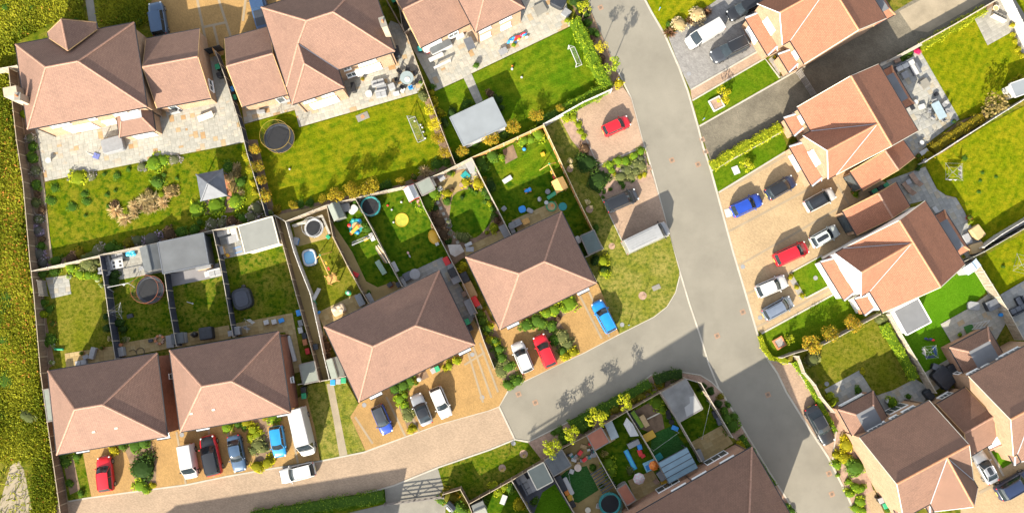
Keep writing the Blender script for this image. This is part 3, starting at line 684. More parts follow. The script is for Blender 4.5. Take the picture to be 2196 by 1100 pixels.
# the rear wing's ridge runs into the main slope: split the rear face round it
w0, w1, wo, wr = .35, 6.65, 2.35, 2.62
e0, e1 = F.p(w0-.35, -wo, 5), F.p(w1, -wo, 5); ic = F.p(w1, 0, 5); mid = (w0-.35+w1)/2
r1 = F.p(mid, -wo+(w1-w0+.35)/2, 5+wr); tt = wr/3.9*F.W/2; r0 = F.p(mid, tt, 5+wr)
V2 = V + [e0, e1, ic, r1, r0]                           # 6 e0, 7 e1, 8 inner corner, 9 hip point, 10 ridge foot
roof(H, V2, [(8,1,5,10),(10,5,4),(2,3,4,5),(1,2,5),(3,0,10,4),(0,6,9,10),(6,7,9),(7,8,10,9)], R_brown)
walls(H, [F.p(.35,-wo+.35,0),F.p(w1-.35,-wo+.35,0),F.p(w1-.35,.35,0),F.p(F.L-.35,.35,0),F.p(F.L-.35,F.W-.35,0),F.p(.35,F.W-.35,0)], 0, 4.9, BR)
window(H, F, 0, 9.9, .2, 3.4, 2.1, 'patio_door', panes=4, pale_pane=True); window(H, F, 0, 10.2, 3.3, 2.3, 1.1, pale_pane=True); window(H, F, 0, 7.6, 3.4, .9, .9)
window(H, F, 0, 7.7, .9, 1.3, 1.2)
for x, w in ((1.9,1.5),(4.3,1.5)): window(H, F, 0, x, 3.4, w, 1.1, inset=.35-wo, pale_pane=True)
window(H, F, 0, 3.3, .2, 3.6, 2.1, 'patio_door', inset=.35-wo, panes=4, pale_pane=True); pipe(H, F, 0, .6, 5, .35-wo); pipe(H, F, 0, F.L-.6, 5)
chimney(H, (821,48), 8.4, .65, 1.15, ang((0,0),(231,-75)), 0)
G = garage_wing(H, '522,229 619,202 575,58 479,84', 2.7, 2.3, R_brown); window(H, G, 0, 4.6, .1, 1.0, 2.0, 'door', inset=.2, panes=1)
# ---- third house along the top, mostly out of frame
F = Fr('1018,70 1123,19 1050,-140 945,-89', 5.0)
F = Fr([(1018,70),(1123,19),(1040,-150),(935,-99)], 5.0)
H = house('detached_house', 'top centre house cut by the frame above the pale patio with the striped lawn', 'house', F)
V = [F.p(0,0,5),F.p(F.L,0,5),F.p(F.L,F.W,5),F.p(0,F.W,5),F.p(F.L/2,F.L/2,5+2.9),F.p(F.L/2,F.W-F.L/2,5+2.9)]
roof(H, V, [(0,1,4),(1,2,5,4),(2,3,5),(3,0,4,5)], R_brown); walls(H, inset_pts(F,.35), 0, 4.9, BR)
for x in (1.4, 4.3): window(H, F, 0, x, 3.4, 1.6, 1.1, pale_pane=True); window(H, F, 0, x, .9, 1.4, 1.2, pale_pane=True, panes=3)
pipe(H, F, 0, .35, 5)
G = garage_wing(H, '899,104 1009,50 948,-82 838,-28', 2.8, 2.3, R_brown)
window(H, G, 0, 1.6, .15, 2.6, 2.0, 'patio_door', inset=.2, panes=3, pale_pane=True); window(H, G, 0, 4.6, .9, 1.4, 1.1, inset=.2)
# ---- the four hipped pairs on the lower left
PAIRS = [('97,797 333,757 362,935 128,973', 'hipped pair at the bottom left, nearest the meadow, behind the red hatchback', 0),
         ('361,753 595,710 625,885 390,924', 'hipped pair second from the meadow, with the white vans parked in front', 1),
         ('693,700 942,582 1018,737 772,862', 'hipped pair in the middle with gardens of trampolines and toys behind it', 2),
         ('998,553 1205,453 1278,608 1073,705', 'hipped pair nearest the main road, with the bright blue car at its side', 3)]
for px, lab, k in PAIRS:
    F = Fr(px, 5.0); H = house('semi_detached_houses', 'brown ' + lab, 'house', F)
    V, fs = hip(F, 3.9 if k < 2 else 3.8); roof(H, V, fs, R_brown)
    walls(H, inset_pts(F,.32), 0, 4.9, B_red if k > 1 else B_brown)
    for a in (1.6, F.L-1.6): leanto(H, F, 2, a-.8, a+.8, .72, 2.8, 2.5, M_lead, 0.01, None, .32, name='door_canopy')
    for a in (2.2, 4.6, F.L-4.6, F.L-2.2):
        window(H, F, 0, a, 3.4, 1.2, 1.1, inset=.32); window(H, F, 2, a, 3.4, 1.2, 1.1, inset=.32); window(H, F, 2, a, .9, 1.2, 1.2, inset=.32)
    if k < 2:
        window(H, F, 1, F.W*.62 if k else F.W*.3, 1.2, .7, .9, inset=.32, panes=1)
        if k: pipe(H, F, 1, .5, 5, .32)
    if k < 2:                                       # roof vents on the front slope
        for a in (.42, .62): p = F.p(F.L*(a if k==0 else a-.25), F.W*.80, 0); MB().cbox((p.x-H.location.x,p.y-H.location.y,5+3.9*.4+.06), (.36,.2,.08), math.atan2(F.u.y,F.u.x)).build('roof_vent', M_cream, H)
# ---- gable-fronted houses on the right
def gable_house(px, label, t0, t1, proj, m, wallm, gm, lean, rear=None, door=True):
    F = Fr(px, 5.0); rise = 3.5; H = house('gable_fronted_house', label, 'house', F)      # A-B = road eave, top to bottom
    L, Wd = F.L, F.W; a0, a1 = t0*L, t1*L; am = (a0+a1)/2; zr = 5+rise-.08
    V = [F.p(0,0,5),F.p(L,0,5),F.p(L,Wd,5),F.p(0,Wd,5),F.p(0,Wd/2,5+rise),F.p(L,Wd/2,5+rise)]
    roof(H, V, [(0,1,5,4),(2,3,4,5)], m, .14, M_ridgeo, verge=M_cream)
    yv = Wd/2*(zr-5)/rise
    Wg = [F.p(a0,-proj,5),F.p(am,-proj,zr),F.p(a1,-proj,5),F.p(a0,.02,5.02),F.p(am,yv,zr),F.p(a1,.02,5.02)]
    roof(H, Wg, [(0,3,4,1),(1,4,5,2)], m, .14, M_ridgeo, name='gable_roof', verge=M_white)
    up = Vector((0,0,.05)) - H.location
    for q in (3, 5): MB().cyl(Wg[q]+up, Wg[4]+up, .05, .05, 4).build('valley', M_lead, H)
    walls(H, inset_pts(F,.25), 0, 4.9, wallm)
    for a in (.26, L-.26): gable(H, F.p(a,.25,0), F.p(a,Wd-.25,0), F.p(a,Wd/2,5+rise-.3), 4.88, wallm)
    g0, g1 = a0+.2, a1-.2
    walls(H, [F.p(g0,-proj+.25,0),F.p(g1,-proj+.25,0),F.p(g1,1,0),F.p(g0,1,0)], 0, 4.9, gm, 'wing_wall')
    gable(H, F.p(g0,-proj+.24,0), F.p(g1,-proj+.24,0), F.p(am,-proj+.24,zr-.25), 4.88, gm)
    window(H, F, 0, am-.6, .8, 2.2, 1.3, inset=.25-proj-1.13, panes=3, pale_pane=True)
    window(H, F, 0, am, 3.6, 2.0, 1.3, inset=.25-proj, panes=3, pale_pane=True); window(H, F, 0, am-1.3, .8, 1.5, 1.4, inset=.25-proj, pale_pane=True)
    leanto(H, F, 0, a0+.3, a1-.1, 1.35, 3.2, 2.55, m, .35, gm, .25-proj, ridge=M_lead)
    c0, c1 = lean
    leanto(H, F, 0, c0*L, c1*L, 1.25, 3.2, 2.55, m, .35, gm, .25, ridge=M_lead)
    window(H, F, 0, (c0+c1)/2*L, 3.6, 1.1, 1.2, inset=.25, pale_pane=True)
    if rear:
        leanto(H, F, 2, L-rear[1]*L, L-rear[0]*L, 3.1, 3.4, 2.5, m, .9, wallm, .25, (2.25, M_flat), M_ridgeo, 'garden_room_roof')
    return H, F
H, F = gable_house('1809,534 1894,671 2069,567 1984,430', 'orange-roofed gable house with a white rendered front above the small square lawn', .0, .665, 1.15, R_red, M_rend, M_rend, (.70,.97), (.28,.92))
G = garage_wing(H, '1808,454 1838,505 1951,442 1921,390', 2.7, 2.3, R_red, b=B_orange)
window(H, G, 0, G.L/2, .05, 2.3, 2.1, 'garage_door', inset=.2, panes=1)
H, F = gable_house('1711,234 1796,378 1966,278 1883,134', 'orange-roofed gable house between the brown lane and the drive with the navy hatchback', .36, 1.0, 1.1, R_red, B_orange, B_orange, (.02,.30), (.08,.66))
G = garage_wing(H, '1822,367 1850,407 1963,339 1936,299', 2.7, 2.3, R_red)
window(H, G, 0, G.L/2, .05, 2.2, 2.1, 'garage_door', inset=.2, panes=1)
H, F = gable_house('1642,2 1727,139 1899,38 1814,-99', 'orange-roofed gable house at the top right beside the grey block drive', .0, .64, 1.1, R_red, B_orange, B_orange, (.68,.97), (.28,.98))
H, F = gable_house('1940,1109 2089,1029 1991,859 1842,939', 'brown-roofed brick gable house at the bottom right beside the silver coupe', .38, 1.0, 1.0, R_mid, B_orange, B_orange, (.03,.33))
leanto(H, F, 2, F.L-5.0, F.L-.15, 3.5, 3.6, 2.5, R_mid, 1.25, B_red, .25, (2.3, M_flat), name='sunroom_roof')
for a, w in ((2.2,1.7),(4.2,1.0)): window(H, F, 2, a, 3.6, w, 1.1, inset=.25)
window(H, F, 2, 6.6, 3.6, 2.4, 1.1, inset=.25, panes=4); window(H, F, 2, 2.6, .3, 2.6, 2.0, 'patio_door', inset=.25, panes=3); window(H, F, 2, F.L-2.6, .9, 3.2, 1.3, inset=.25-3.28, panes=3, pale_pane=True)
pipe(H, F, 2, .5, 5, .25)
H, F = gable_house('2173,977 2322,897 2228,726 2079,806', 'brown-roofed brick house at the right edge with a glazed sunroom behind', .05, .62, 1.0, R_mid, B_orange, B_orange, (.68,.97))
leanto(H, F, 2, F.L-6.3, F.L-.9, 3.5, 3.6, 2.5, R_mid, 1.25, B_red, .25, (2.3, M_flat), name='sunroom_roof')
for a, w in ((3.4,3.2),(6.6,1.0)): window(H, F, 2, a, 3.6, w, 1.1, inset=.25, panes=4)
window(H, F, 2, F.L-1.3, 3.6, 1.5, 1.1, inset=.25, panes=3); window(H, F, 2, F.L-.9, .9, 1.0, 1.2, inset=.25)
leanto(H, F, 3, 6.6, 9.6, 1.2, 3.2, 2.5, M_rend, .2, M_rend, .25, name='porch_roof')
F = Fr('2080,978 2140,944 2069,831 2006,868', 2.8); H = house('garage', 'brown-roofed garage joining the two brick gable houses at the bottom right', 'garage', F)
V, fs = hip(F, 2.4, False, False); roof(H, V, fs, R_mid, .13); walls(H, inset_pts(F,.2), 0, 2.75, B_orange)
for a in (.21, F.L-.21): gable(H, F.p(a,.2,0), F.p(a,F.W-.2,0), F.p(a,F.W/2,2.8+2.4-.2), 2.74, B_orange)
window(H, F, 0, F.L/2, .05, 2.4, 2.1, 'garage_door', inset=.2, panes=1); window(H, F, 2, F.L/2, .9, 1.6, 1.1, inset=.2, panes=3)
# white-walled flat-roofed garage below the rendered house
def flat_block(name, label, cat, px, z, wm, rm, fas=None, rim=.12, over=.12, door=None):
    F = Fr(px, z); H = house(name, label, cat, F); q = Vector((H.location.x, H.location.y, 0))
    walls(H, inset_pts(F, over), 0, z-.05, wm)
    pts = [tuple(p-q)[:2] for p in inset_pts(F, 0)]; r = MB().prism(pts, z-.16, z).build('roof', rm, H)
    for i in range(4):
        k = MB(); a, b = Vector(pts[i]), Vector(pts[(i+1)%4]); d = (b-a).normalized(); c = (a+b)/2; nn = Vector((d.y,-d.x))
        if (c-sum((Vector(p) for p in pts), Vector((0,0)))/4).dot(nn) < 0: nn = -nn
        c = c + nn*(rim/2-.04); k.cbox((c.x,c.y,z-.09), ((b-a).length+(rim if i%2 else -rim)*.5, rim, .24), math.atan2(d.y,d.x)); k.build('fascia', fas or wm, r)
    return H, F
H, F = flat_block('flat_roofed_garage', 'white-walled garage with a grey flat roof under the rendered gable house', 'garage', '1916,666 1968,641 1997,689 1945,719', 2.9, M_rend, M_flat, M_white)
# ---- the terrace at the bottom, and the taller blocks beyond the frame whose shadows fall on the roads
F = Fr('1330,1121 1605,962 1718,1126 1443,1285', 5.8); H = house('terraced_houses', 'brown-roofed brick terrace at the bottom edge below the crowded back gardens', 'house', F)
V, fs = hip(F, 4.8, False, True); roof(H, V, fs, R_mid); walls(H, inset_pts(F,.35), 0, 5.7, B_red)
for a in (F.L-3.6, F.L-10.4): window(H, F, 0, a, .15, 3.0, 2.0, 'patio_door', panes=3)
for a in (F.L-3.0, F.L-9.6): window(H, F, 0, a, 4.2, 1.9, 1.1, panes=2, pale_pane=True)
window(H, F, 0, F.L-6.8, 4.2, 1.9, 1.1, panes=3, pale_pane=True); pipe(H, F, 0, F.L-.5, 5.8); pipe(H, F, 0, F.L-7.9, 5.8)
F = Fr('985,1293 1277,1111 1366,1254 1074,1436', 0); H = house('terraced_houses', 'tall part of the terrace just below the bottom edge, only its shadow showing', 'house', F)
V, fs = hip(F, 4.4, False, False, 12.1); roof(H, V, fs, R_mid); walls(H, inset_pts(F,.35), 0, 12, B_red)
for a in (.36, F.L-.36): gable(H, F.p(a,.35,0), F.p(a,F.W-.35,0), F.p(a,F.W/2,16.1), 11.98, B_red)
for z in (.9,3.5,6.3,9.1):
    for k in range(7): window(H, F, 2, 1.6+F.L*k/7, z, 1.2, 1.2); window(H, F, 0, 1.6+F.L*k/7, z, 1.2, 1.2)
F = Fr('242,1278 747,1194 773,1354 268,1438', 0); H = house('terraced_houses', 'houses just below the bottom left edge, only their shadow showing on the block road', 'house', F)
V, fs = hip(F, 3.9, False, False, 5.0); roof(H, V, fs, R_mid); walls(H, inset_pts(F,.35), 0, 4.9, B_red)
for a in (.36, F.L-.36): gable(H, F.p(a,.35,0), F.p(a,F.W-.35,0), F.p(a,F.W/2,8.6), 4.88, B_red)
for z in (.9,3.4):
    for k in range(10): window(H, F, 2, 1.6+F.L*k/10, z, 1.2, 1.2); window(H, F, 0, 1.6+F.L*k/10, z, 1.2, 1.2)
# ================================================================ FENCES, WALLS, GATES
def wood(name, c, cap):
    t = NT(name); co = t.coord(); m = t.n('Mapping', {'Vector': co, 'Scale': (9, 9, .8)}).outputs[0]
    k = t.mix(.8, t.ramp(t.noise(1.2, 3, m), [(.3, sc(c,.7)), (.7, sc(c,1.3))]), t.ramp(t.n('ObjectInfo').outputs['Random'], [(0,(.8,)*3),(1,(1.2,)*3)]), 'MULTIPLY')
    t.col(k); t.bump(t.noise(1.2, 3, m), .5, .01); return t.set(Roughness=.85), plain(name+'_rail', cap, .8, .12, 4)  # rail tone: sunlit brightness of the fence tops put into its colour
WF = {'brown': wood('brown_fence_boards', (.15,.105,.07), (.34,.28,.20)), 'dark': wood('charcoal_fence_boards', (.03,.035,.055), (.32,.29,.24)),
      'pale': wood('weathered_fence_boards', (.30,.25,.19), (.40,.36,.30)), 'orange': wood('orange_fence_boards', (.42,.22,.07), (.52,.42,.26)),
      'white': wood('white_fence_boards', (.42,.40,.37), (.50,.485,.455)), 'greywood': wood('grey_fence_boards', (.20,.18,.15), (.36,.32,.26)), 'black': wood('black_fence_boards', (.02,.022,.026), (.32,.30,.25))}
FPAN = {}; FPOST = {}
def fence(px, kind, label, h=1.8, bay=1.85):
    pts = ptsof(px); bm, rm = WF[kind]
    if (kind, h) not in FPAN:
        p = MB().box(-.5,-.02,.12,.5,.02,h-.05,0)
        nb = 12
        for i in range(nb): x = -.5+(i+.5)/nb; p.box(x-.03,.02,.14,x+.03,.034,h-.06,0)
        p.box(-.5,-.035,h-.05,.5,.035,h,1); p.box(-.5,-.03,0,.5,.03,.118,1)
        for z in (.4, h*.5, h-.35): p.box(-.5,-.055,z,.5,-.021,z+.07,0)
        FPAN[kind, h] = p.mesh('panel', [bm, rm])
        FPOST[kind, h] = MB().box(-.055,-.06,0,.055,.06,h+.06).mesh('post', rm)
    w = [P(x, y, h) for x, y in pts]; c = w[0]
    t = bpy.data.objects.new('fence', None); COL.objects.link(t); t.location = (c.x, c.y, 0); tag(t, label, 'fence')
    first = True
    for a, b in zip(w[:-1], w[1:]):
        d = (b-a).xy; n = max(1, round(d.length/bay)); r = math.atan2(d.y, d.x)
        for i in range(n+1):
            q = a.lerp(b, i/n)
            if i > 0 or first: link('post', FPOST[kind, h], t, loc=(q.x-c.x, q.y-c.y, 0), rz=r)
            if i < n:
                q = a.lerp(b, (i+.5)/n); link('panel', FPAN[kind, h], t, loc=(q.x-c.x, q.y-c.y, 0), rz=r, scale=(d.length/n-.12, 1, 1))
        first = False
    return t
fence('-30,152 0,147 36,141', 'pale', 'short pale fence running off the left edge at the meadow by the big house')
fence('18,147 35,300 49,390 64,560 72,627 87,800 101,904 115,1000 127,1084 133,1130', 'brown', 'long brown close-board fence between the meadow and the gardens', 1.75)
fence('68,581 166,559 213,548', 'pale', 'pale fence above the garden with the square paved corner')
fence('213,547 340,520 434,499 455,494', 'greywood', 'grey fence behind the L-shaped sofa terrace and the big flat grey outbuilding')
fence('455,494 514,483 589,462', 'pale', 'pale fence behind the cream flat-roofed garden office')
fence('589,462 612,475 700,440 761,425 830,408', 'pale', 'pale fence running behind the walled sand yard to the teal trampoline')
fence('830,408 889,395 950,369 1011,338', 'pale', 'pale fence behind the white pop-up cover and green-roofed shed')
fence('1011,338 1050,321 1110,294 1166,268', 'orange', 'new orange timber fence behind the swing set garden')
fence('1166,266 1250,219 1312,191', 'white', 'whitish fence under the hedge above the parked red hatchback')
fence('461,110 482,165 516,272 530,330 553,404 570,463', 'dark', 'dark fence between the gazebo garden and the black trampoline lawn')
fence('829,0 873,79 908,174 944,270 976,352', 'brown', 'fence between the round-table patio and the garden with the white office')
fence('840,-25 857,20 862,55', 'greywood', 'short grey fence in the shade beside the chimney of the top middle house')
fence('213,547 224,611 235,693 247,769', 'dark', 'dark blue-black fence left of the garden with the three-legged airer')
fence('352,585 363,660 378,742', 'dark', 'dark blue-black fence between the orange-ringed trampoline and the silver deck')
fence('456,494 470,556 480,608 491,671 500,722', 'dark', 'dark blue-black fence between the silver deck garden and the covered black tub')
fence('589,462 608,532 617,565 635,633 663,731 686,818', 'brown', 'brown fence right of the garden with the covered black tub')
fence('612,475 630,540 641,570 665,630 685,720 693,758 706,813', 'white', 'whitish fence along the left of the garden with the paddling pool')
fence('700,440 714,508 745,570 775,625 790,650', 'brown', 'brown fence between the paddling pool garden and the sandy path')
fence('761,425 796,488 834,562 862,614', 'greywood', 'grey fence left of the lawn with the teal trampoline')
fence('889,395 908,442 933,491 958,540 993,608 1023,671', 'greywood', 'grey fence between the yellow play shell and the circular lawn')
fence('1011,338 1041,398 1068,450 1095,503', 'pale', 'pale fence between the circular lawn and the swing set garden')
fence('1166,268 1200,341 1235,417 1271,491', 'orange', 'new orange timber fence along the grassy verge beside the swing set')
fence('1271,491 1294,533 1253,552 1279,603', 'greywood', 'low grey fence round the dark green shed beside the verge', 1.6)
fence('950,1060 987,1049 1005,1081 1016,1110', 'brown', 'brown fence corner left of the white shed at the bottom edge')
fence('1005,1081 1050,1056 1097,1030 1168,988 1206,961 1258,934', 'brown', 'brown fence between the shaded verge and the slate terrace at the bottom')
fence('1258,934 1300,908 1350,879 1417,841 1469,811', 'brown', 'brown fence beside the road above the red-orange shed roof')
fence('1469,811 1503,821 1535,876 1571,937', 'pale', 'pale fence curving round the corner by the flat grey garden office')
fence('1097,1030 1118,1066 1145,1112', 'pale', 'pale fence left of the slate terrace with the cream roof')
fence('1168,988 1205,1055 1238,1112', 'pale', 'pale fence between the slate terrace and the dark green artificial lawn')
fence('1258,934 1304,1018 1354,1104', 'pale', 'pale fence left of the garden with the striped parasol')
fence('1345,882 1393,961 1436,1036', 'pale', 'pale fence between the white sail shade and the green turf pitch')
fence('1417,842 1458,906 1505,989', 'pale', 'pale fence left of the flat grey garden office')
fence('1678,767 1703,758 1760,742 1801,721 1888,674', 'greywood', 'grey fence with three orange-tipped trees along it below the white house')
fence('1713,764 1727,800 1749,825 1763,852 1790,884', 'pale', 'pale fence beside the strip of hedge above the parked black saloon')
fence('1909,674 1930,710 1984,800 2008,842', 'pale', 'pale fence with climbing plants between the dry lawn and the bright turf')
fence('1984,347 2020,325 2054,303 2110,268 2215,202', 'white', 'white fence under the orange shrubs on the right')
fence('2111,530 2150,502 2215,463', 'white', 'white fence by the storage trough at the right edge')
fence('2066,562 2111,540 2196,491 2215,480', 'black', 'black fence behind the two tan garden chairs')
fence('1909,129 1970,95 2055,48 2137,0 2180,-25', 'pale', 'pale fence between the brown lane and the lawn with the corner patio')
fence('2093,554 2128,610 2161,663 2196,728', 'pale', 'pale slatted fence right of the bright artificial lawn')
fence('2158,-25 2180,20 2215,90', 'white', 'white fence running off the top right corner')
fence('862,54 868,70 880,60', 'greywood', 'short stub of grey fence by the top middle house')
fence('640,824 700,815 745,806', 'pale', 'pale fence and gate line closing the sandy alley below the pale sheds', 1.7)
fence('1018,672 1036,728 1060,790', 'greywood', 'grey fence between the two right-hand hipped pairs behind the leafy bed', 1.5)
# walls and gates
def wall_thing(px, h, th, m, label, name='garden_wall'):
    pts = ptsof(px); w = [P(x, y, h) for x, y in pts]; c = w[0]; t = bpy.data.objects.new(name, None); COL.objects.link(t); t.location = (c.x,c.y,0); tag(t, label, 'wall')
    for i, (p, q) in enumerate(zip(w[:-1], w[1:])):
        b = MB(); k = MB(); d = (q-p); L = d.length; m_ = (p+q)/2 - c; r = math.atan2(d.y, d.x)
        b.cbox((m_.x,m_.y,h/2-.04), (L+.002*i,th,h-.08), r); k.cbox((m_.x,m_.y,h-.04+.002*i), (L+th,th+.08,.08), r); b.build('wall', m, t); k.build('coping', M_kerb, t)
    return t
wall_thing('1975,96 1960,104 1890,140', 1.0, .25, B_orange, 'low brick wall beside the white corner sofa')
wall_thing('628,484 690,463 706,500', .9, .2, M_rend, 'white rendered wall round the sand yard with the small trampoline')
def gate(px0, px1, h, label, bars=5, m=None, z0=.15, name='field_gate'):
    a, b = P(*px0, 0), P(*px1, 0); d = b-a; L = d.length; m = m or M_grey
    t = T(name, label, 'gate', px0, px1, z=0)
    for x in (0, L): MB().box(x-.09,-.09,0,x+.09,.09,h+.2).build('post', m, t)
    for i in range(bars):
        z = z0 + (h-z0)*i/(bars-1); MB().box(.12,-.035,z-.04,L-.12,.035,z+.05).build('rail', m, t)
    n = 2 if L > 4 else 1
    for i in range(n):
        x0 = .15+(L-.3)*i/n; x1 = .15+(L-.3)*(i+1)/n; xm = (x0+x1)/2
        for p, q in ((x0,x1-.5),(x1,x0+.5)): MB().cyl((p,.05,z0),(q,.05,h-.02),.035,.035,4).build('brace', m, t)
        for x in (x0+.05, x1-.05): MB().box(x-.05,-.05,z0-.03,x+.05,.05,h+.03).build('stile', m, t)
    return t
gate((827,1078), (953,1062), 1.35, 'grey field gate across the track below the block road', 5)
gate((1708,158), (1746,218), 1.5, 'weathered timber gate across the brown lane between two orange-roofed houses', 5)
t = T('garden_gate', 'open orange wooden gate in the dark alley between the two top left garages', 'gate', (466,113), (476,140), z=0)
b = MB().box(0,-.03,.08,1.0,.03,1.75).build('board_panel', WF['orange'][0], t); MB().box(0,.03,.4,1.0,.07,.5).box(0,.03,1.3,1.0,.07,1.4).build('ledge', WF['orange'][1], t)
t = T('side_gate', 'black boarded gate closing the alley between the two top left garages', 'gate', (436,121), (482,108), z=0)
L = (P(482,108)-P(436,121)).length
for i in range(12): MB().box(L*i/12,-.03,.05,L*(i+1)/12-.02,.03,1.8).build('board', WF['black'][0], t)
# ================================================================ TREES, SHRUBS, HEDGES, WILD GRASS
PAL = {'green': leafm('leaf_green', (0.039,0.087,0.012), (0.106,0.202,0.022), (0.231,0.328,0.031)),
 'bright': leafm('leaf_bright', (0.070,0.140,0.011), (0.228,0.333,0.020), (0.455,0.507,0.028), .65),
 'lime': leafm('leaf_lime', (0.119,0.164,0.009), (0.327,0.372,0.018), (0.565,0.550,0.036), .6),
 'yellow': leafm('leaf_yellow', (0.140,0.140,0.009), (0.462,0.406,0.017), (0.680,0.588,0.034), .6),
 'olive': leafm('leaf_olive_orange', (0.088,0.088,0.011), (0.263,0.236,0.021), (0.595,0.298,0.028), .6),
 'orange': leafm('leaf_orange', (.10,.09,.010), (.24,.205,.014), (.40,.26,.02), .6),
 'dark': leafm('leaf_dark', (0.021,0.044,0.011), (0.052,0.105,0.020), (0.123,0.175,0.028)),
 'grey': leafm('leaf_grey_green', (0.079,0.096,0.035), (0.210,0.228,0.077), (0.420,0.403,0.168)),
 'lavender': leafm('leaf_lavender', (0.088,0.105,0.042), (0.245,0.228,0.168), (0.525,0.455,0.532), .6),
 'purple': leafm('leaf_purple', (0.070,0.079,0.056), (0.210,0.175,0.210), (0.455,0.350,0.560), .55),
 'bronze': leafm('leaf_bronze', (0.070,0.044,0.028), (0.210,0.131,0.070), (0.490,0.280,0.168), .65),
 'straw': leafm('leaf_straw', (.30,.23,.12), (.62,.50,.28), (.80,.70,.46), .6),
 'white': leafm('leaf_white_flower', (0.105,0.158,0.028), (0.385,0.420,0.168), (0.850,0.850,0.840), .5),
 'red': leafm('leaf_red_flower', (0.052,0.088,0.014), (0.158,0.193,0.028), (0.850,0.088,0.084), .75),
 'pink': leafm('leaf_pink_flower', (0.438,0.018,0.084), (0.850,0.035,0.196), (0.850,0.088,0.308), .6),
 'brown': leafm('leaf_brown_twig', (0.088,0.070,0.028), (0.228,0.175,0.063), (0.438,0.333,0.126), .6),
 'meadow': leafm('meadow_blades', (.07,.13,.010), (.29,.29,.020), (.52,.22,.05), .93)}
M_bark = plain('bark', (.12,.085,.055), .9, .3, 6, 0, .4)
def leaves(n, size, seed, shape='bush', core=True):
    r = np.random.default_rng(seed)
    if shape == 'spike':                               # blades fanning out of one root
        a = r.uniform(0, 2*np.pi, n); e = r.uniform(.25, 1.35, n); L = r.uniform(.7, 1.05, n)
        d = np.stack([np.cos(a)*np.cos(e), np.sin(a)*np.cos(e), np.sin(e)], 1); s = np.stack([-np.sin(a), np.cos(a), 0*a], 1)*size
        base = d*.05; mid = d*(L*.6)[:,None]; tip = d*L[:,None]; tip[:,2] *= .72
        V = np.stack([base-s*.5, base+s*.5, mid+s, tip, mid-s], 1).reshape(-1,3); k = 5
    else:
        nl = {'bush': 9, 'tree': 14, 'open': 11}[shape]; c = r.normal(size=(nl,3)); c /= np.linalg.norm(c, axis=1)[:,None]
        c *= r.uniform(.35, .72, nl)[:,None]; lr = r.uniform(.28, .46, nl)*(.8 if shape == 'open' else 1)
        if shape == 'bush': c[:,2] = np.abs(c[:,2])*.8 - .05
        i = r.integers(0, nl, n); d = r.normal(size=(n,3)); d /= np.linalg.norm(d, axis=1)[:,None]
        p = c[i] + d*(lr[i]*r.uniform(.62, 1.05, n))[:,None]
        if shape == 'bush': p[:,2] = np.maximum(p[:,2], -.1)
        nn = d*.7 + np.array([0,0,.7]) + r.normal(size=(n,3))*.45; nn /= np.linalg.norm(nn, axis=1)[:,None]
        t = np.cross(nn, r.normal(size=(n,3))); t /= np.linalg.norm(t, axis=1)[:,None]; b = np.cross(nn, t)
        s = size*r.uniform(.6, 1.35, n)[:,None]
        V = np.stack([p-t*s, p-b*s*.55, p+t*s, p+b*s*.55], 1).reshape(-1,3); k = 4
    rnd = r.uniform(0, 1, n)
    me = bpy.data.meshes.new('foliage'); F = [tuple(range(j*k, j*k+k)) for j in range(n)]; V = V.tolist(); R_ = rnd.tolist()
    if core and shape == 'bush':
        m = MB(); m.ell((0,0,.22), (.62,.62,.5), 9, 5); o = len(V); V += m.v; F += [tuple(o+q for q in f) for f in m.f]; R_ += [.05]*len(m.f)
    me.from_pydata(V, [], F); at = me.attributes.new('rnd', 'FLOAT', 'FACE'); at.data.foreach_set('value', R_)
    me.materials.append(PAL['green']); return me
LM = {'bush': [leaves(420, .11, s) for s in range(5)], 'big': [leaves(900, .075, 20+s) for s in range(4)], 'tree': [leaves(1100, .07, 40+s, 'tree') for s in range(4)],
      'open': [leaves(520, .075, 60+s, 'open') for s in range(3)], 'spike': [leaves(150, .028, 80+s, 'spike') for s in range(3)], 'sparse': [leaves(240, .085, 90+s, 'open') for s in range(3)]}
_rv = random.Random(11)
def paint(o, pal): o.material_slots[0].link = 'OBJECT'; o.material_slots[0].material = PAL[pal]
def plant(px, py, r, kind, pal, h, label, cat, group=None, name=None):
    w = P(px, py, 0); z = ground_z(px, py); me = _rv.choice(LM[kind]); q = _rv.uniform(.88, 1.12)
    if kind in ('tree', 'open', 'sparse'):
        c = h - r*.8; c = max(c, r*.75); ctr = P(px, py, c); t = bpy.data.objects.new(name or 'tree', None); COL.objects.link(t); t.location = (ctr.x, ctr.y, z); tag(t, label, cat, group)
        o = link('crown', me, t, loc=(0,0,c-z), rz=_rv.uniform(0,6.28), scale=(r*1.25*q, r*1.25/q, r*1.1*(1.5 if kind=='sparse' else 1))); paint(o, pal)
        b = MB(); tr = max(.035, r*.06); b.cyl((0,0,0),(0,0,c-z-.1*r),tr,tr*.65,6)
        for k in range(5):
            a = k*1.3+_rv.random(); b.cyl((0,0,(c-z)*.72),(math.cos(a)*r*.6,math.sin(a)*r*.6,c-z+r*.35),tr*.5,tr*.15,4)
        b.build('trunk', M_bark, t); return t
    PEND.append((r*h, px, py, r, kind, pal, h, label, cat, group, name, z, me, q)); return
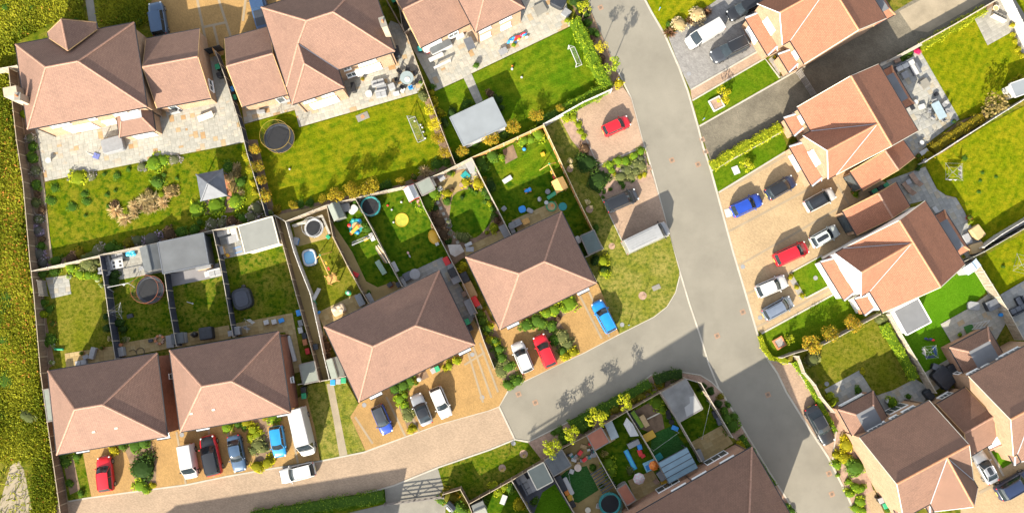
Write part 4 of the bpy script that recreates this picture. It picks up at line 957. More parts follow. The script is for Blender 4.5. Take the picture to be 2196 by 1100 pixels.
def finish_plants():
    PEND.sort(key=lambda t: -t[0]); keep, rest = PEND[:290], PEND[290:]; G = {}
    for t in keep: G.setdefault(t[7], []).append(t)
    ORD = ['first','second','third','fourth','fifth','sixth','seventh','eighth','ninth','tenth','eleventh','twelfth','thirteenth','fourteenth','fifteenth']
    for lab, L in G.items():
        horiz = max(t[1] for t in L)-min(t[1] for t in L) >= max(t[2] for t in L)-min(t[2] for t in L)
        L.sort(key=lambda t: t[1] if horiz else t[2]); ln = len(L)
        for i, t in enumerate(L):
            lb = lab if ln == 1 else lab + ', ' + ((('leftmost' if i == 0 else 'rightmost' if i == ln-1 else ORD[i] + ' from left')) if horiz else ('topmost' if i == 0 else 'lowest' if i == ln-1 else ORD[i] + ' from top'))
            lb = lb if len(lb.replace('-',' ').split()) <= 16 else lb.replace(' from left','').replace(' from top','')
            _place(t, lb, lab if ln > 1 else None)
    pals = list(PAL); v = []; f = []; mi = []; rn = []
    for t in rest:
        _, px, py, r, kind, pal, h, _l1, _c1, _g1, _n1, z, me, q = t; c = P(px, py, h*.4); a = _rv.uniform(0, 6.28); b = len(v); ca, sa = math.cos(a), math.sin(a)
        rr = r*1.3
        for p in me.vertices: x, y, zz = p.co; v.append((c.x+(x*ca-y*sa)*rr, c.y+(x*sa+y*ca)*rr, z+zz*h))
        at = me.attributes['rnd'].data
        for p in me.polygons: f.append([b+k for k in p.vertices]); mi.append(pals.index(pal)); rn.append(at[p.index].value)
    me = bpy.data.meshes.new('small_plants'); me.from_pydata(v, [], f); a = me.attributes.new('rnd', 'FLOAT', 'FACE'); a.data.foreach_set('value', rn)
    for p in pals: me.materials.append(PAL[p])
    me.polygons.foreach_set('material_index', mi); link('small_plants', me, kind='stuff')
PEND = []
def _place(t, label, group):
    _, px, py, r, kind, pal, h, _l1, cat, _g1, name, z, me, q = t
    ctr = P(px, py, h*.4); o = link(name or ('shrub' if kind != 'spike' else 'ornamental_grass'), me, None, loc=(ctr.x, ctr.y, z), rz=_rv.uniform(0,6.28), scale=(r*1.42*q, r*1.42/q, h*1.05), label=label, cat=cat, group=group)
    paint(o, pal); return o
def V(ox, oy, kind, pal, spots, label, h=None, cat='shrub', name=None):
    sp = spots.split()
    for i, s in enumerate(sp):
        f = [float(q) for q in s.split(',')]; r = f[2]/3.667/17.6; hh = f[3] if len(f) > 3 else (h or max(.35, r*1.1))
        lb = label if len(sp) == 1 or kind not in ('tree','open','sparse') else label + ', ' + ('first','second','third','fourth','fifth')[i] + ' from left' 
        plant(ox+f[0]/3.667, oy+f[1]/3.667, r, kind, pal, hh, lb, cat, (label if len(sp) > 1 else None), name)
def hedge(px, w, h, pal, label, seed=1, dens=75, size=.085):
    pts = ptsof(px); pw = [P(x, y, h*.6) for x, y in pts]; r = np.random.default_rng(seed); Vv = []; R_ = []; F = []; c0 = pw[0]
    for a, b in zip(pw[:-1], pw[1:]):
        d = (b-a); d.z = 0; L = d.length; d.normalize(); nx = Vector((-d.y, d.x, 0)); n = int(L*dens*(w+h)/1.6)
        for k in range(n):
            t = r.uniform(-.1, L+.1); ww = w/2*(1+.22*math.sin(t*2.3+seed)+.12*math.sin(t*5.1)); hh = h*(1+.10*math.sin(t*1.9+1)+.07*math.sin(t*4.3))
            an = r.uniform(0, np.pi); y = math.copysign(abs(math.cos(an))**.6, math.cos(an))*ww*r.uniform(.8,1.05); z = abs(math.sin(an))**.5*hh*r.uniform(.85,1.05)
            p = a + d*t + nx*y - c0; q = Vector((p.x, p.y, z)); nn = Vector((nx.x*math.cos(an)*.8, nx.y*math.cos(an)*.8, .7)) + Vector(r.normal(size=3))*.4; nn.normalize()
            u = nn.cross(Vector(r.normal(size=3))).normalized(); v = nn.cross(u); s = size*r.uniform(.6,1.4); o = len(Vv)
            Vv += [q-u*s, q-v*s*.6, q+u*s, q+v*s*.6]; F.append((o,o+1,o+2,o+3)); R_.append(r.uniform())
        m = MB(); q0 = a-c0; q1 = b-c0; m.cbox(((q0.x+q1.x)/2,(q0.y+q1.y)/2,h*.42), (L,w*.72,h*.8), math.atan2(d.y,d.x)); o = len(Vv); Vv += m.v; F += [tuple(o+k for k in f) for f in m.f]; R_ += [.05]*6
    me = bpy.data.meshes.new('hedge'); me.from_pydata([tuple(v) for v in Vv], [], F); at = me.attributes.new('rnd', 'FLOAT', 'FACE'); at.data.foreach_set('value', R_); me.materials.append(PAL[pal])
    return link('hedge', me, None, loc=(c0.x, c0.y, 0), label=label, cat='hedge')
# wild meadow on the left: nobody could count it
_r = np.random.default_rng(5); _pv = []; _pf = []; _pr = []
_poly = ptsof('-60,-40 325,-40 318,50 290,60 215,52 212,-10 175,-10 185,50 110,50 30,95 30,140 15,150 33,300 46,390 61,560 84,800 112,1000 126,1125 -60,1125')
while len(_pr) < 52000:
    x, y = _r.uniform(-60, 326), _r.uniform(-40, 1125)
    if not inside((x, y), _poly): continue
    if x < 70 and y > 990 and _r.uniform() < .93: continue
    w = P(x, y, 0); n = .5+.5*math.sin(w.x*.55+2*math.sin(w.y*.23))*math.sin(w.y*.31+1.3*math.sin(w.x*.4)); h = _r.uniform(.12,.3)+.28*n; a = _r.uniform(0, 6.28); s = _r.uniform(.025,.06); lx, ly = _r.normal(0,.30,2)
    o = len(_pv); _pv += [(w.x-math.cos(a)*s, w.y-math.sin(a)*s, 0), (w.x+math.cos(a)*s, w.y+math.sin(a)*s, 0), (w.x+lx+.08*math.cos(a), w.y+ly+.08*math.sin(a), h), (w.x+lx-.05*math.cos(a), w.y+ly-.05*math.sin(a), h*.9)]
    _pf.append((o,o+1,o+2,o+3)); k = _r.uniform(); fl = math.sin(w.y*.16+.8*math.sin(w.x*.5))*.5+.5; _pr.append(1.0 if k > .992-.07*fl*(x < 70 and 200 < y < 950) else min(.93, k*.5+(1-n)*.43))
_me = bpy.data.meshes.new('meadow_grass'); _me.from_pydata(_pv, [], _pf); _at = _me.attributes.new('rnd', 'FLOAT', 'FACE'); _at.data.foreach_set('value', _pr); _me.materials.append(PAL['meadow'])
link('meadow_grass', _me, kind='stuff')
V(0,540,'big','green','40,370,80 20,450,60 60,1030,65 -10,560,60 30,690,60','green weed clump in the meadow by the left edge',.35)
V(0,800,'big','green','30,60,75 20,330,60','green thicket in the lower meadow by the left edge',.4)
V(0,800,'big','grey','230,350,55 190,330,40','pale grey-green bush in the lower meadow',.8)
V(0,0,'big','green','250,60,30 600,160,35 1090,170,40 40,60,40','low green clump in the rough grass at the top left',.5)
# top-left plot
V(0,0,'bush','lime','185,895,40','yellow-green bush squeezed between fence and big top left house',1.0)
V(0,270,'bush','lavender','240,95,45 275,350,50 205,390,26 300,735,45','pale lavender clump in the long bed by the meadow fence',.8)
V(0,270,'bush','green','250,165,40 250,250,48 280,460,46 320,940,34','green shrub in the long bed by the meadow fence',.9)
V(0,270,'bush','purple','290,1005,60 295,825,48 330,1070,50','purple flowering clump low in the long bed by the meadow fence',.8)
V(0,270,'bush','grey','275,605,42','round grey-green bush half way down the long meadow-side bed',.9); V(0,270,'bush','bronze','325,660,36 290,540,30 330,890,30','bronze shrub in the long bed by the meadow fence',.7)
V(0,270,'bush','bronze','560,1040,55 1330,855,60','pinkish bronze shrub in the bed below the gazebo lawn'); V(0,270,'bush','orange','620,1000,45 1010,915,50','orange-green shrub in the bed below the gazebo lawn')
V(0,270,'bush','grey','700,1060,85,1.4','large grey-green bush at the corner above the grey sofa terrace'); V(0,270,'bush','lavender','770,985,62 1080,900,50','lavender bush in the bed below the gazebo lawn'); V(0,270,'bush','purple','1190,895,68','vivid purple bush just above the flat grey outbuilding')
V(0,270,'bush','green','440,1060,45 870,960,55 930,970,40 1420,830,48','green shrub in the bed below the gazebo lawn')
V(300,270,'bush','green','330,840,45 430,815,50 470,760,30 810,725,45','green shrub in the bed behind the pale-roofed garden office'); V(300,270,'bush','lavender','560,775,60 640,765,45 925,645,60 880,720,50','lavender clump in the bed near the dark corner fence')
V(300,270,'bush','bronze','720,750,52','pink-bronze shrub above the pale-roofed garden office')
V(0,270,'bush','lime','620,405,75,.8','yellow-green spreading shrub on the left patio edge'); V(0,270,'bush','lavender','555,420,30 715,395,48','lavender beside the left yellow-green shrub on the patio edge',.5)
V(0,270,'bush','bright','1215,290,75,.8 1290,270,50,.7','bright green shrub on the right patio edge'); V(0,270,'bush','lavender','1115,315,40 1365,265,50','lavender beside the bright shrub on the patio edge',.5)
V(0,270,'bush','green','570,640,45 660,535,34 680,595,40 920,390,38 840,540,22 905,510,18 1010,340,24 670,705,18 850,630,20 430,490,40 400,590,46 820,380,20 1390,410,20 1290,385,26','small green tuft growing in the mottled gazebo lawn',.35)
V(0,270,'bush','green','1235,445,55','green shrub at the top of the pampas clumps',.8); V(0,270,'bush','brown','1350,505,55 1170,520,40','dark twiggy shrub among the pampas clumps',.6)
V(0,270,'spike','straw','900,670,62 980,730,62 1050,630,52 1060,690,45 1135,590,62 1200,570,58 1200,645,48 1280,605,55 1150,660,40 1330,540,40','straw-coloured pampas clump on the gazebo lawn',.8,'ornamental grass')
V(0,270,'bush','lime','990,680,36 1270,540,36','yellow-green cushion between the pampas clumps',.5); V(0,270,'bush','bronze','1120,640,35 900,620,40','bronze cushion between the pampas clumps',.4)
V(300,270,'bush','bright','450,655,75 600,625,85 755,590,70','leafy bright green shrub in front of the dark gazebo',.9); V(300,270,'bush','green','690,325,50 790,440,50 650,560,35','green shrub beside the dark gazebo',.8)
V(300,270,'spike','straw','760,325,42 720,405,45 690,420,35 790,530,35','straw grass beside the dark gazebo',.7,'ornamental grass'); V(300,270,'bush','brown','740,470,50 760,380,40','brown shrub right of the dark gazebo',.7)
V(300,270,'bush','yellow','830,235,34 860,340,34 890,445,30 905,520,32','yellow-green shrub against the dark divider fence',.8)
V(300,270,'tree','olive','900,185,52,2.2 920,315,55,2.2 955,420,48,2.1 980,545,65,2.4','orange-tipped round tree in the row along the dark divider fence',cat='tree')
V(300,270,'bush','white','1025,685,28','white-flowered plant in the lawn corner by the dark fence',.5); V(300,270,'bush','orange','1075,660,36','orange shrub in the lower left corner of the trampoline lawn',.8)
V(600,270,'tree','orange','105,625,38,1.8 335,572,38,1.8','small orange-leaved tree left of the three big orange ones',cat='tree')
V(600,270,'tree','orange','445,540,72,3.4 565,500,70,3.4 702,482,76,3.6','large orange-leaved tree on the fence above the teal trampoline',cat='tree')
V(600,270,'tree','olive','955,435,42,1.8','small olive tree above the white pop-up cover',cat='tree'); V(600,270,'bush','red','1055,402,30','reddish shrub near the green-roofed shed',.9); V(600,270,'spike','straw','1140,355,52','pale spiky plant by the fence above the green-roofed shed',1.0,'ornamental grass')
V(600,270,'bush','green','160,620,40 240,600,40 850,465,45 800,480,40 1240,300,55 1310,285,45','low green groundcover along the foot of the trampoline lawn',.4)
V(850,0,'bush','grey','210,750,52','grey-green bush at the right end of the round-table patio',1.0)
V(850,0,'tree','yellow','265,865,48,1.8 300,975,52,1.9','yellow-orange small tree by the fence right of the football-net lawn',cat='tree'); V(850,270,'tree','orange','335,90,58,2.0 385,205,52,1.9','orange small tree lower on the fence right of the football-net lawn',cat='tree')
V(850,270,'tree','olive','520,200,55,2.2 738,95,66,2.6','orange-green round tree below the white garden office',cat='tree'); V(850,0,'tree','olive','920,990,60,2.4 1105,905,56,2.3 1285,850,40,1.8','orange-green tree at the foot of the striped lawn',cat='tree')
V(850,0,'bush','green','280,680,26','potted green shrub at the lower left corner of the goal-side patio',.9); V(850,0,'bush','yellow','275,735,30 300,795,34 345,885,38','yellow shrub left of the path to the white office',.9)
V(850,0,'bush','green','540,830,45 570,805,30','green bush at the back of the white office',.8); V(850,0,'bush','dark','435,885,40 790,790,42 380,960,35 820,850,30','dark round bush beside the white office',.9); V(850,0,'bush','bronze','740,740,40','bronze plant beside the path end at the white office',.5)
V(850,270,'bush','green','850,70,45 560,210,40 620,150,40 470,240,40','dark green plant along the south wall of the white office',.7)
hedge('1232,44 1258,95 1281,148 1303,190', 1.8, 1.6, 'bright', 'tall leafy green hedge behind the white football goal', 3)
hedge('1300,190 1250,215 1205,238', 1.7, 1.4, 'bright', 'clipped green hedge along the foot of the striped lawn', 4)
hedge('1204,240 1168,256 1150,260', 1.3, 1.0, 'green', 'low end of the hedge by the orange fence', 5)
V(1200,0,'open','lime','200,60,62,4.8','lime-green young tree at the top of the roadside bed',cat='tree'); V(1200,0,'open','yellow','330,360,50,4.2','yellow young tree in the middle of the roadside bed',cat='tree')
V(1200,0,'open','bright','412,510,70,5.4','larger green young tree low in the roadside bed',cat='tree'); V(1200,0,'bush','yellow','470,655,38','yellow shrub at the bottom of the roadside bed',.9)
V(1200,0,'bush','green','215,180,38 240,250,36 290,270,30','green shrub in the roadside bed under the lime tree',.8); V(1200,0,'bush','bronze','250,310,36 330,460,42 345,520,36','brown-orange shrub in the roadside bed',.8)
V(1150,0,'bush','dark','350,40,50 300,10,40 380,110,40','dark green shrub between the top patio and the roadside',1.2)
# parking-bay beds
V(1200,270,'big','dark','215,290,84','round dark bush beside the grassy verge, upper of two',1.2); V(1200,270,'big','dark','300,430,96','round dark bush beside the grassy verge, lower and larger of two',1.3)
V(1200,270,'bush','bright','395,310,42 410,350,34 460,275,40 520,275,44 590,235,38 640,200,36','bright green shrub topping the bed between the bays',.8)
V(1200,270,'bush','grey','480,400,50 540,350,50 600,300,50 640,310,50 560,400,42 600,360,40','grey-green shrub in the bed between the bays',.7); V(1200,270,'bush','lavender','570,320,34 640,260,36 500,350,30','lavender in the bed between the bays',.6)
V(1200,270,'bush','yellow','435,385,24 630,400,26 670,380,24','yellow cushion in the bed between the bays',.4); V(1200,270,'bush','green','480,440,30 500,475,22 570,430,22 400,500,18 350,520,18 310,520,16 340,560,16 300,490,14','small green tuft on the mulch above the black estate',.3)
V(1200,0,'bush','lime','50,925,40 110,920,36 150,985,34 170,1040,30 190,1075,28','yellow-green low shrub along the left of the red hatchback bay',.6)
V(1200,270,'bush','bronze','200,180,48','reddish-brown shrub left of the red hatchback bay',.8)
V(1200,270,'sparse','straw','80,280,30,1.4 220,590,32,1.5','bare dry sapling on the grassy verge',cat='sapling'); V(1200,540,'bush','dark','280,70,45 350,140,40','dark shrub behind the hipped pair nearest the road',.9); V(1200,540,'bush','lime','340,70,50 360,165,40','yellow-green shrub by the corner of the pair nearest the road',.9)
V(1200,270,'bush','green','285,800,32','green plant beside the dark green shed',.8)
# back gardens
V(0,540,'bush','bright','560,120,52 630,170,50 700,180,45 755,190,40','bright green shrub in the top corner of the garden with the square paving',1.0); V(0,540,'big','grey','700,85,75','big grey-green shrub by the fence corner left of the sofa terrace',1.5)
V(0,540,'bush','green','330,170,45 420,150,45 330,400,35 390,450,36 400,690,50 340,720,42 320,280,30','green plant in the left bed of the garden with the square paving',.7); V(0,540,'bush','lime','260,285,30 330,490,36','yellow-green plant overhanging the meadow fence',1.3)
V(0,540,'bush','red','415,565,30','bright red flowers in the left bed of the square-paved garden',.5); V(0,540,'bush','white','405,870,24 540,195,24 765,215,24 795,260,20 415,740,20','white flowers in the garden with the square paving',.5)
V(0,540,'bush','dark','845,600,36 835,510,30 880,240,52 930,560,42 970,610,32 900,180,40','dark plant beside the blue-black fence',.9); V(0,540,'bush','straw','860,680,20 990,690,26','pale plant at the foot of the blue-black fence',.4)
V(850,270,'big','bright','230,600,75 290,530,60','large bright shrub by the pale fence of the circular lawn',1.3); V(850,270,'bush','yellow','400,530,40 545,445,42 640,450,45','yellow shrub round the top of the circular lawn',.8)
V(850,270,'bush','orange','690,440,35','orange shrub by the fence right of the grey circle-garden patio',.7); V(850,270,'bush','green','400,590,38 720,560,34 690,520,30 760,650,34 770,710,36 700,600,26 575,490,16 630,525,16 600,510,14','green plant round the circular lawn',.6)
V(850,270,'bush','lime','735,615,26 770,800,44 740,620,20 710,840,20 440,380,24','lime plant at the edge of the circular lawn',.7); V(850,270,'bush','bronze','335,755,58 365,860,48 300,700,34 790,740,30','bronze-green shrub left of the circular lawn',.9)
V(850,270,'bush','grey','540,885,45 500,870,36 770,720,26','silvery plant at the lower end of the circular lawn',.7); V(850,270,'bush','dark','405,910,36 300,650,34 520,560,20','dark plant by the stepping stones',.6); V(900,540,'bush','yellow','330,125,44','yellow shrub beside the second grey cover by the fence',.9)
V(850,270,'bush','green','660,285,62 755,235,58 690,330,40','green shrub in the upper left corner of the swing set garden',1.0); V(850,270,'bush','bright','1000,115,50 1110,65,60 830,245,30 1060,110,40','bright green shrub under the orange fence of the swing set garden',1.0); V(850,270,'bush','dark','740,470,48 720,500,40','dark shrub halfway along the swing set garden fence',.9); V(850,270,'bush','red','935,115,26','red-tipped plant by the vegetable bed',.6)
V(600,540,'bush','green','700,325,22','lime potted shrub behind the middle hipped pair',.6); V(600,540,'bush','bronze','345,690,34 370,740,40','bronze plant by the side of the middle hipped pair',.6)
V(600,270,'bush','green','590,600,26 690,810,40 660,780,30','green plant in the narrow garden with the orange slide',.6)
# front beds
V(900,540,'bush','green','470,480,42 490,540,46 525,600,46 620,760,46 590,700,40 640,830,48 700,900,50','green shrub in the long bed left of the white hatchback',.9); V(900,540,'bush','lime','545,590,34 560,690,40 600,720,36 520,640,26','lime shrub in the long bed left of the white hatchback',.8)
V(900,540,'bush','grey','640,930,58 680,880,40 590,880,30','grey-green shrub in the long bed left of the white hatchback',.8); V(900,540,'big','green','698,1042,46 762,1012,52','round dark-green ball at the road end of the long bed',1.0)
V(900,540,'bush','green','850,570,58 920,540,56 960,560,45 1040,580,50 1060,690,55 1120,780,40','green shrub in the L-shaped bed beside the red hatchback',.9); V(900,540,'bush','bright','1000,480,50 1060,455,52 1175,405,72 1130,440,40','bright shrub in the L-shaped bed under the house front',.9)
V(900,540,'bush','grey','1120,670,66 1160,720,50 1110,640,40','grey-green shrub in the L-shaped bed beside the red hatchback',.9); V(900,540,'bush','yellow','1140,820,46','yellow ball at the road end of the L-shaped bed, left of two',.8); V(900,540,'bush','yellow','1208,785,44','yellow ball at the road end of the L-shaped bed, right of two',.8); V(900,540,'bush','bronze','1090,525,30','bronze plant in the L-shaped bed',.6)
V(650,800,'bush','green','720,115,48 790,95,50 850,60,45','green shrub under the front of the middle hipped pair',.7); V(650,800,'bush','bright','765,200,46 800,250,44 800,170,30','bright shrub in the bed left of the silver convertible',.8); V(650,800,'bush','grey','830,330,52 810,290,36','grey-green shrub in the bed left of the silver convertible',.8); V(650,800,'bush','yellow','850,440,36 880,430,24','yellow shrub at the road end of the bed by the silver convertible',.6); V(650,800,'bush','orange','880,60,30','orange plant by the middle pair\'s front door',.6)
V(900,540,'bush','lime','295,855,36 230,890,32','lime shrub by the front step of the middle hipped pair',.8); V(900,540,'bush','yellow','200,915,26','yellow flower clump by the wheelie bins of the middle pair',.5)
V(350,800,'bush','bright','505,420,50','bright round shrub under the house front beside the blue saloon',.9); V(350,800,'bush','green','590,400,34 640,420,34','green plant under the house front right of the round shrub',.6); V(350,800,'bush','yellow','655,385,40 800,350,24','yellow shrub under the house front left of the blue hatchback',.7); V(350,800,'bush','lime','710,440,46 740,480,42 690,500,36','lime shrub in the bed left of the blue hatchback',.7); V(350,800,'bush','grey','750,560,62 715,600,40 790,590,42','grey-green shrub in the bed left of the blue hatchback',.8); V(350,800,'bush','yellow','740,730,50','yellow ball at the road end of the bed, left of two by the blue hatchback',.8); V(350,800,'bush','yellow','825,700,48','yellow ball at the road end of the bed, right of two by the blue hatchback',.8); V(350,800,'bush','bright','880,350,56','bright shrub between the blue hatchback and the house front',.7)
V(0,800,'bush','yellow','895,600,42','pale yellow flowering shrub above the red hatchback',.7); V(0,800,'bush','green','970,570,36 1070,560,58 1130,540,50','green shrub under the house front right of the red hatchback',.8); V(0,800,'big','dark','1130,740,98','big round dark bush right of the red hatchback',1.2); V(0,800,'bush','bright','1110,880,55 1150,910,40','bright shrub below the big dark bush',.7); V(0,800,'bush','yellow','1205,880,28','yellow tuft beside the bright shrub at the road',.4)
V(0,800,'bush','green','520,700,46 550,860,34 610,650,36 640,940,30 500,650,36','green plant on the weedy strip left of the red hatchback',.6)
# south side
hedge('540,1108 640,1092 720,1078 780,1070 822,1062', 1.6, 1.0, 'green', 'rough dark green hedge along the bottom edge by the field gate', 6)
V(950,800,'open','lime','850,590,84,3.8','pale lime tree over the brown fence above the grey shed',cat='tree'); V(950,800,'open','lime','1005,480,72,3.8','pale lime tree in the roadside bed, second from the left',cat='tree'); V(950,800,'open','lime','1210,360,80,4.2','pale lime tree in the roadside bed above the red-orange roof',cat='tree'); V(950,800,'open','lime','1425,235,66,4.0','pale lime tree in the roadside bed, third from the left',cat='tree')
V(950,800,'bush','green','905,455,34 870,470,26 945,500,42 960,540,34 1095,420,60 1050,440,40 1140,400,50','green shrub in the bed south of the side road',.9); V(950,800,'big','bright','1275,318,52','round bright green ball in the bed south of the side road',1.0); V(950,800,'bush','olive','1350,280,50 1400,210,34','olive shrub in the bed south of the side road',.9)
V(1300,800,'bush','olive','210,205,46 270,185,50 240,170,40','olive shrub by the brown fence near the dirt garden',.9); V(1300,800,'bush','orange','330,120,42','orange shrub by the fence, left of two near the flat grey office',.9); V(1300,800,'bush','orange','425,88,44','orange shrub by the fence, right of two near the flat grey office',.9); V(1300,800,'bush','green','290,110,36 150,185,36','green shrub at the kerb of the side road',.8); hedge('1404,816 1436,804 1462,802', 1.5, 1.0, 'dark', 'low dark hedge on the inside of the road corner', 7)
V(1300,800,'big','dark','775,100,22','small dark ball on the road corner, first of three',.7); V(1300,800,'big','dark','822,146,34','dark ball on the road corner, second of three',.9); V(1300,800,'big','dark','882,240,34','dark ball on the road corner, third of three',.9); V(1300,800,'bush','orange','900,185,30','orange plant beside the dark balls on the road corner',.6)
V(1300,800,'bush','green','930,300,40 950,360,50 985,420,62 1010,340,34 960,250,26','green shrub in the bed beside the sandy patio corner',.9); V(1300,800,'bush','yellow','1075,565,46','yellow shrub at the corner of the bottom terrace',.9)
hedge('1222,912 1290,876 1350,846 1394,822', 1.3, .9, 'green', 'continuous low shrub hedge between the side road and the brown fence', 15)
hedge('1590,935 1610,965 1632,1000 1660,1042', .9, .8, 'green', 'narrow green hedge along the right of the bottom terrace', 8); V(1550,800,'bush','green','490,1050,38 540,1085,36','green plant at the bottom of the narrow terrace bed',.7)
V(950,800,'bush','lime','400,900,40 440,930,40 480,890,36','lime bush behind the white tray in the bottom garden',.9); V(950,800,'bush','green','530,900,42 320,1010,34','green bush in the bottom garden with the white tray',.8); V(950,800,'big','yellow','605,1035,48','yellow bush at the bottom edge by the slate terrace',1.0); V(650,800,'bush','olive','1130,960,60 1180,980,46','orange-green bush by the small grey shed at the bottom',.9); V(650,800,'bush','green','1220,1050,50 1090,1000,40 1260,1080,40','green bush round the small grey shed at the bottom',.8)
V(950,800,'bush','bright','1295,720,58 1320,770,48 1310,810,36','bright shrub on the fence of the parasol garden',1.0); V(950,800,'sparse','brown','1275,640,40,1.5','bare shrub in the garden below the red-orange roof',cat='shrub'); V(950,800,'bush','green','1180,740,36 720,1010,34 1250,890,24','green plant in the artificial lawn gardens',.6)
V(1300,800,'bush','bright','400,230,62 360,205,45 440,280,40','bright shrub in the dirt-patch garden',.9); V(1300,800,'bush','lime','205,290,18 240,270,16 265,250,16','lime pot plant lined along the brown fence',.5); V(1300,800,'bush','green','740,135,22','green plant in the pale corner by the flat grey office',.6); V(1300,800,'bush','grey','190,770,34','grey pot plant beside the striped parasol',.6)
# east side
V(1200,0,'big','straw','945,190,60','beige domed bush on the edge of the top lawn, smaller of two',1.1); V(1200,0,'big','straw','1092,112,70','beige domed bush on the edge of the top lawn, larger of two',1.3); V(1200,0,'spike','bronze','870,250,55 1160,95,45 1025,165,40','bronze spiky plant between the domed bushes',.7,'ornamental grass'); V(1200,0,'bush','green','860,190,32','green plant beside the smaller domed bush',.5)
V(1200,0,'open','yellow','1285,750,70,2.2','yellow-leaved small tree leaning over a square planter',cat='tree')
hedge('1528,357 1560,335 1600,314 1640,292 1674,272', 1.5, 1.2, 'lime', 'lime-yellow hedge between the brown lane and a small lawn', 9, 90)
V(1500,270,'open','lime','370,315,60,1.6','lime small tree by a white slab on the small lawn',cat='tree'); V(1500,270,'bush','red','1235,500,36','red flowering pot plant by the recessed garage door',.8); V(1500,270,'bush','bright','760,275,20 1230,535,30','bright green plant by a house entrance on the drive',.5)
V(1550,0,'spike','orange','410,455,26 470,585,30','orange spiky plant in the gravel bed by the white porch',.5,'ornamental grass')
V(1550,540,'bush','yellow','537,195,24','yellow ball planter beside the white hatchback, first of three',.6); V(1550,540,'bush','yellow','583,275,22','yellow ball planter beside the white hatchback, second of three',.6); V(1550,540,'bush','yellow','628,345,24','yellow ball planter beside the white hatchback, third of three',.6)
V(1550,540,'tree','olive','700,725,74,2.8','orange-tipped tree on the grey fence, lowest of three',cat='tree'); V(1550,540,'tree','olive','852,645,66,2.6','orange-tipped tree on the grey fence, middle of three',cat='tree'); V(1550,540,'tree','olive','1020,560,68,2.6','orange-tipped tree on the grey fence, topmost of three',cat='tree')
V(1550,540,'big','grey','705,842,62','silvery-green bush in the corner of the dry lawn',1.1); V(1550,540,'big','grey','1258,520,66','silvery-green bush by the white garage wall',1.3); V(1550,540,'sparse','lime','525,680,48,1.6','thin lime sapling beside the square planter',cat='sapling'); V(1550,540,'bush','yellow','1100,945,28','yellow flowering plant at the paving corner of the dry lawn',.5)
hedge('1630,720 1640,750 1655,768 1690,775', .7, .6, 'lime', 'low lime hedge curving round the roadside lawn corner', 10); hedge('1704,776 1725,802 1745,838 1765,880 1790,925', .9, .8, 'bright', 'low green hedge behind the parked black saloon', 11)
hedge('1896,695 1925,745 1948,785 1962,812', 1.2, 1.3, 'bright', 'climbing greenery on the pale fence by the bright turf', 12)
V(1550,800,'bush','lime','840,180,34 870,225,36','lime bush at the corner of the glazed sunroom',.9); V(1550,800,'big','yellow','975,560,60 950,660,55','golden-yellow bush in the roadside bed below the black saloon',1.1); V(1550,800,'bush','yellow','890,640,34','pale yellow bush nearest the road below the black saloon',.8); V(1550,800,'big','green','1045,735,78','large round green bush against the brick gable',1.2)
V(1550,800,'bush','bright','900,720,40 1045,900,46 1000,945,42 1090,905,36 1080,1010,46 1050,1060,40 990,850,28 910,800,18 1100,1080,36','bright green shrub in the roadside bed beside the brick gable',.7); V(1550,800,'bush','green','1300,1070,30','green plant by the corner bins at the bottom',.6)
V(1796,800,'bush','bright','435,235,48','bright green pot shrub by the back windows',1.0); V(1796,800,'bush','green','165,135,34 560,185,24','green pot plant on the grey patio by the sunroom',.6); V(1796,800,'bush','lime','850,1095,50','lime shrub at the foot of the gabled wing',.8)
hedge('1976,100 2010,80 2060,50 2112,20', 1.3, .8, 'lime', 'lime planting along the fence of the corner-patio lawn', 13); V(1796,0,'big','pink','632,402,26','vivid pink flower pot by the white corner sofa',.9); V(1796,0,'bush','green','520,445,40 570,420,34','green plant in a trough by the white corner sofa',.5)
V(1796,0,'open','brown','1235,820,115,3.6','large brown twiggy tree at the foot of the corner-patio lawn',cat='tree'); V(1796,0,'bush','yellow','1380,270,22 1400,320,24 1425,385,24 1450,435,24','yellow shrub on the right edge of the corner-patio lawn',.7); V(1796,0,'bush','yellow','1355,650,24 1440,600,24 1395,625,22','yellow shrub by the white store at the right edge',.6)
hedge('2000,322 2030,300 2060,280 2090,262 2108,252', 1.6, 1.3, 'orange', 'orange-tinged hedge along the white fence', 14); V(1796,270,'bush','yellow','720,230,48','yellow shrub at the low end of the orange hedge',1.0); V(1796,270,'bush','green','650,310,22','green pot plant at the corner of the grey curved patio',.6); V(1796,270,'bush','lime','1050,755,22','lime bush by the red pot on the curved patio',.6); V(1796,270,'bush','green','1360,840,26 1200,925,20','green plant by the white fence at the right edge',.7)
V(1796,270,'bush','green','1000,255,26 1140,370,18 1120,430,16 1245,400,16 1110,520,18','green clover tuft in the large right-hand lawn',.2)
V(1796,540,'bush','lime','1235,330,28','lime plant by the slatted fence top',.7); V(1796,540,'bush','bright','1010,775,24 965,650,18','bright pot plant by the sunroom wall',.6); V(1796,540,'bush','green','1305,115,16','small green plant on the right edge lawn',.4)
finish_plants()
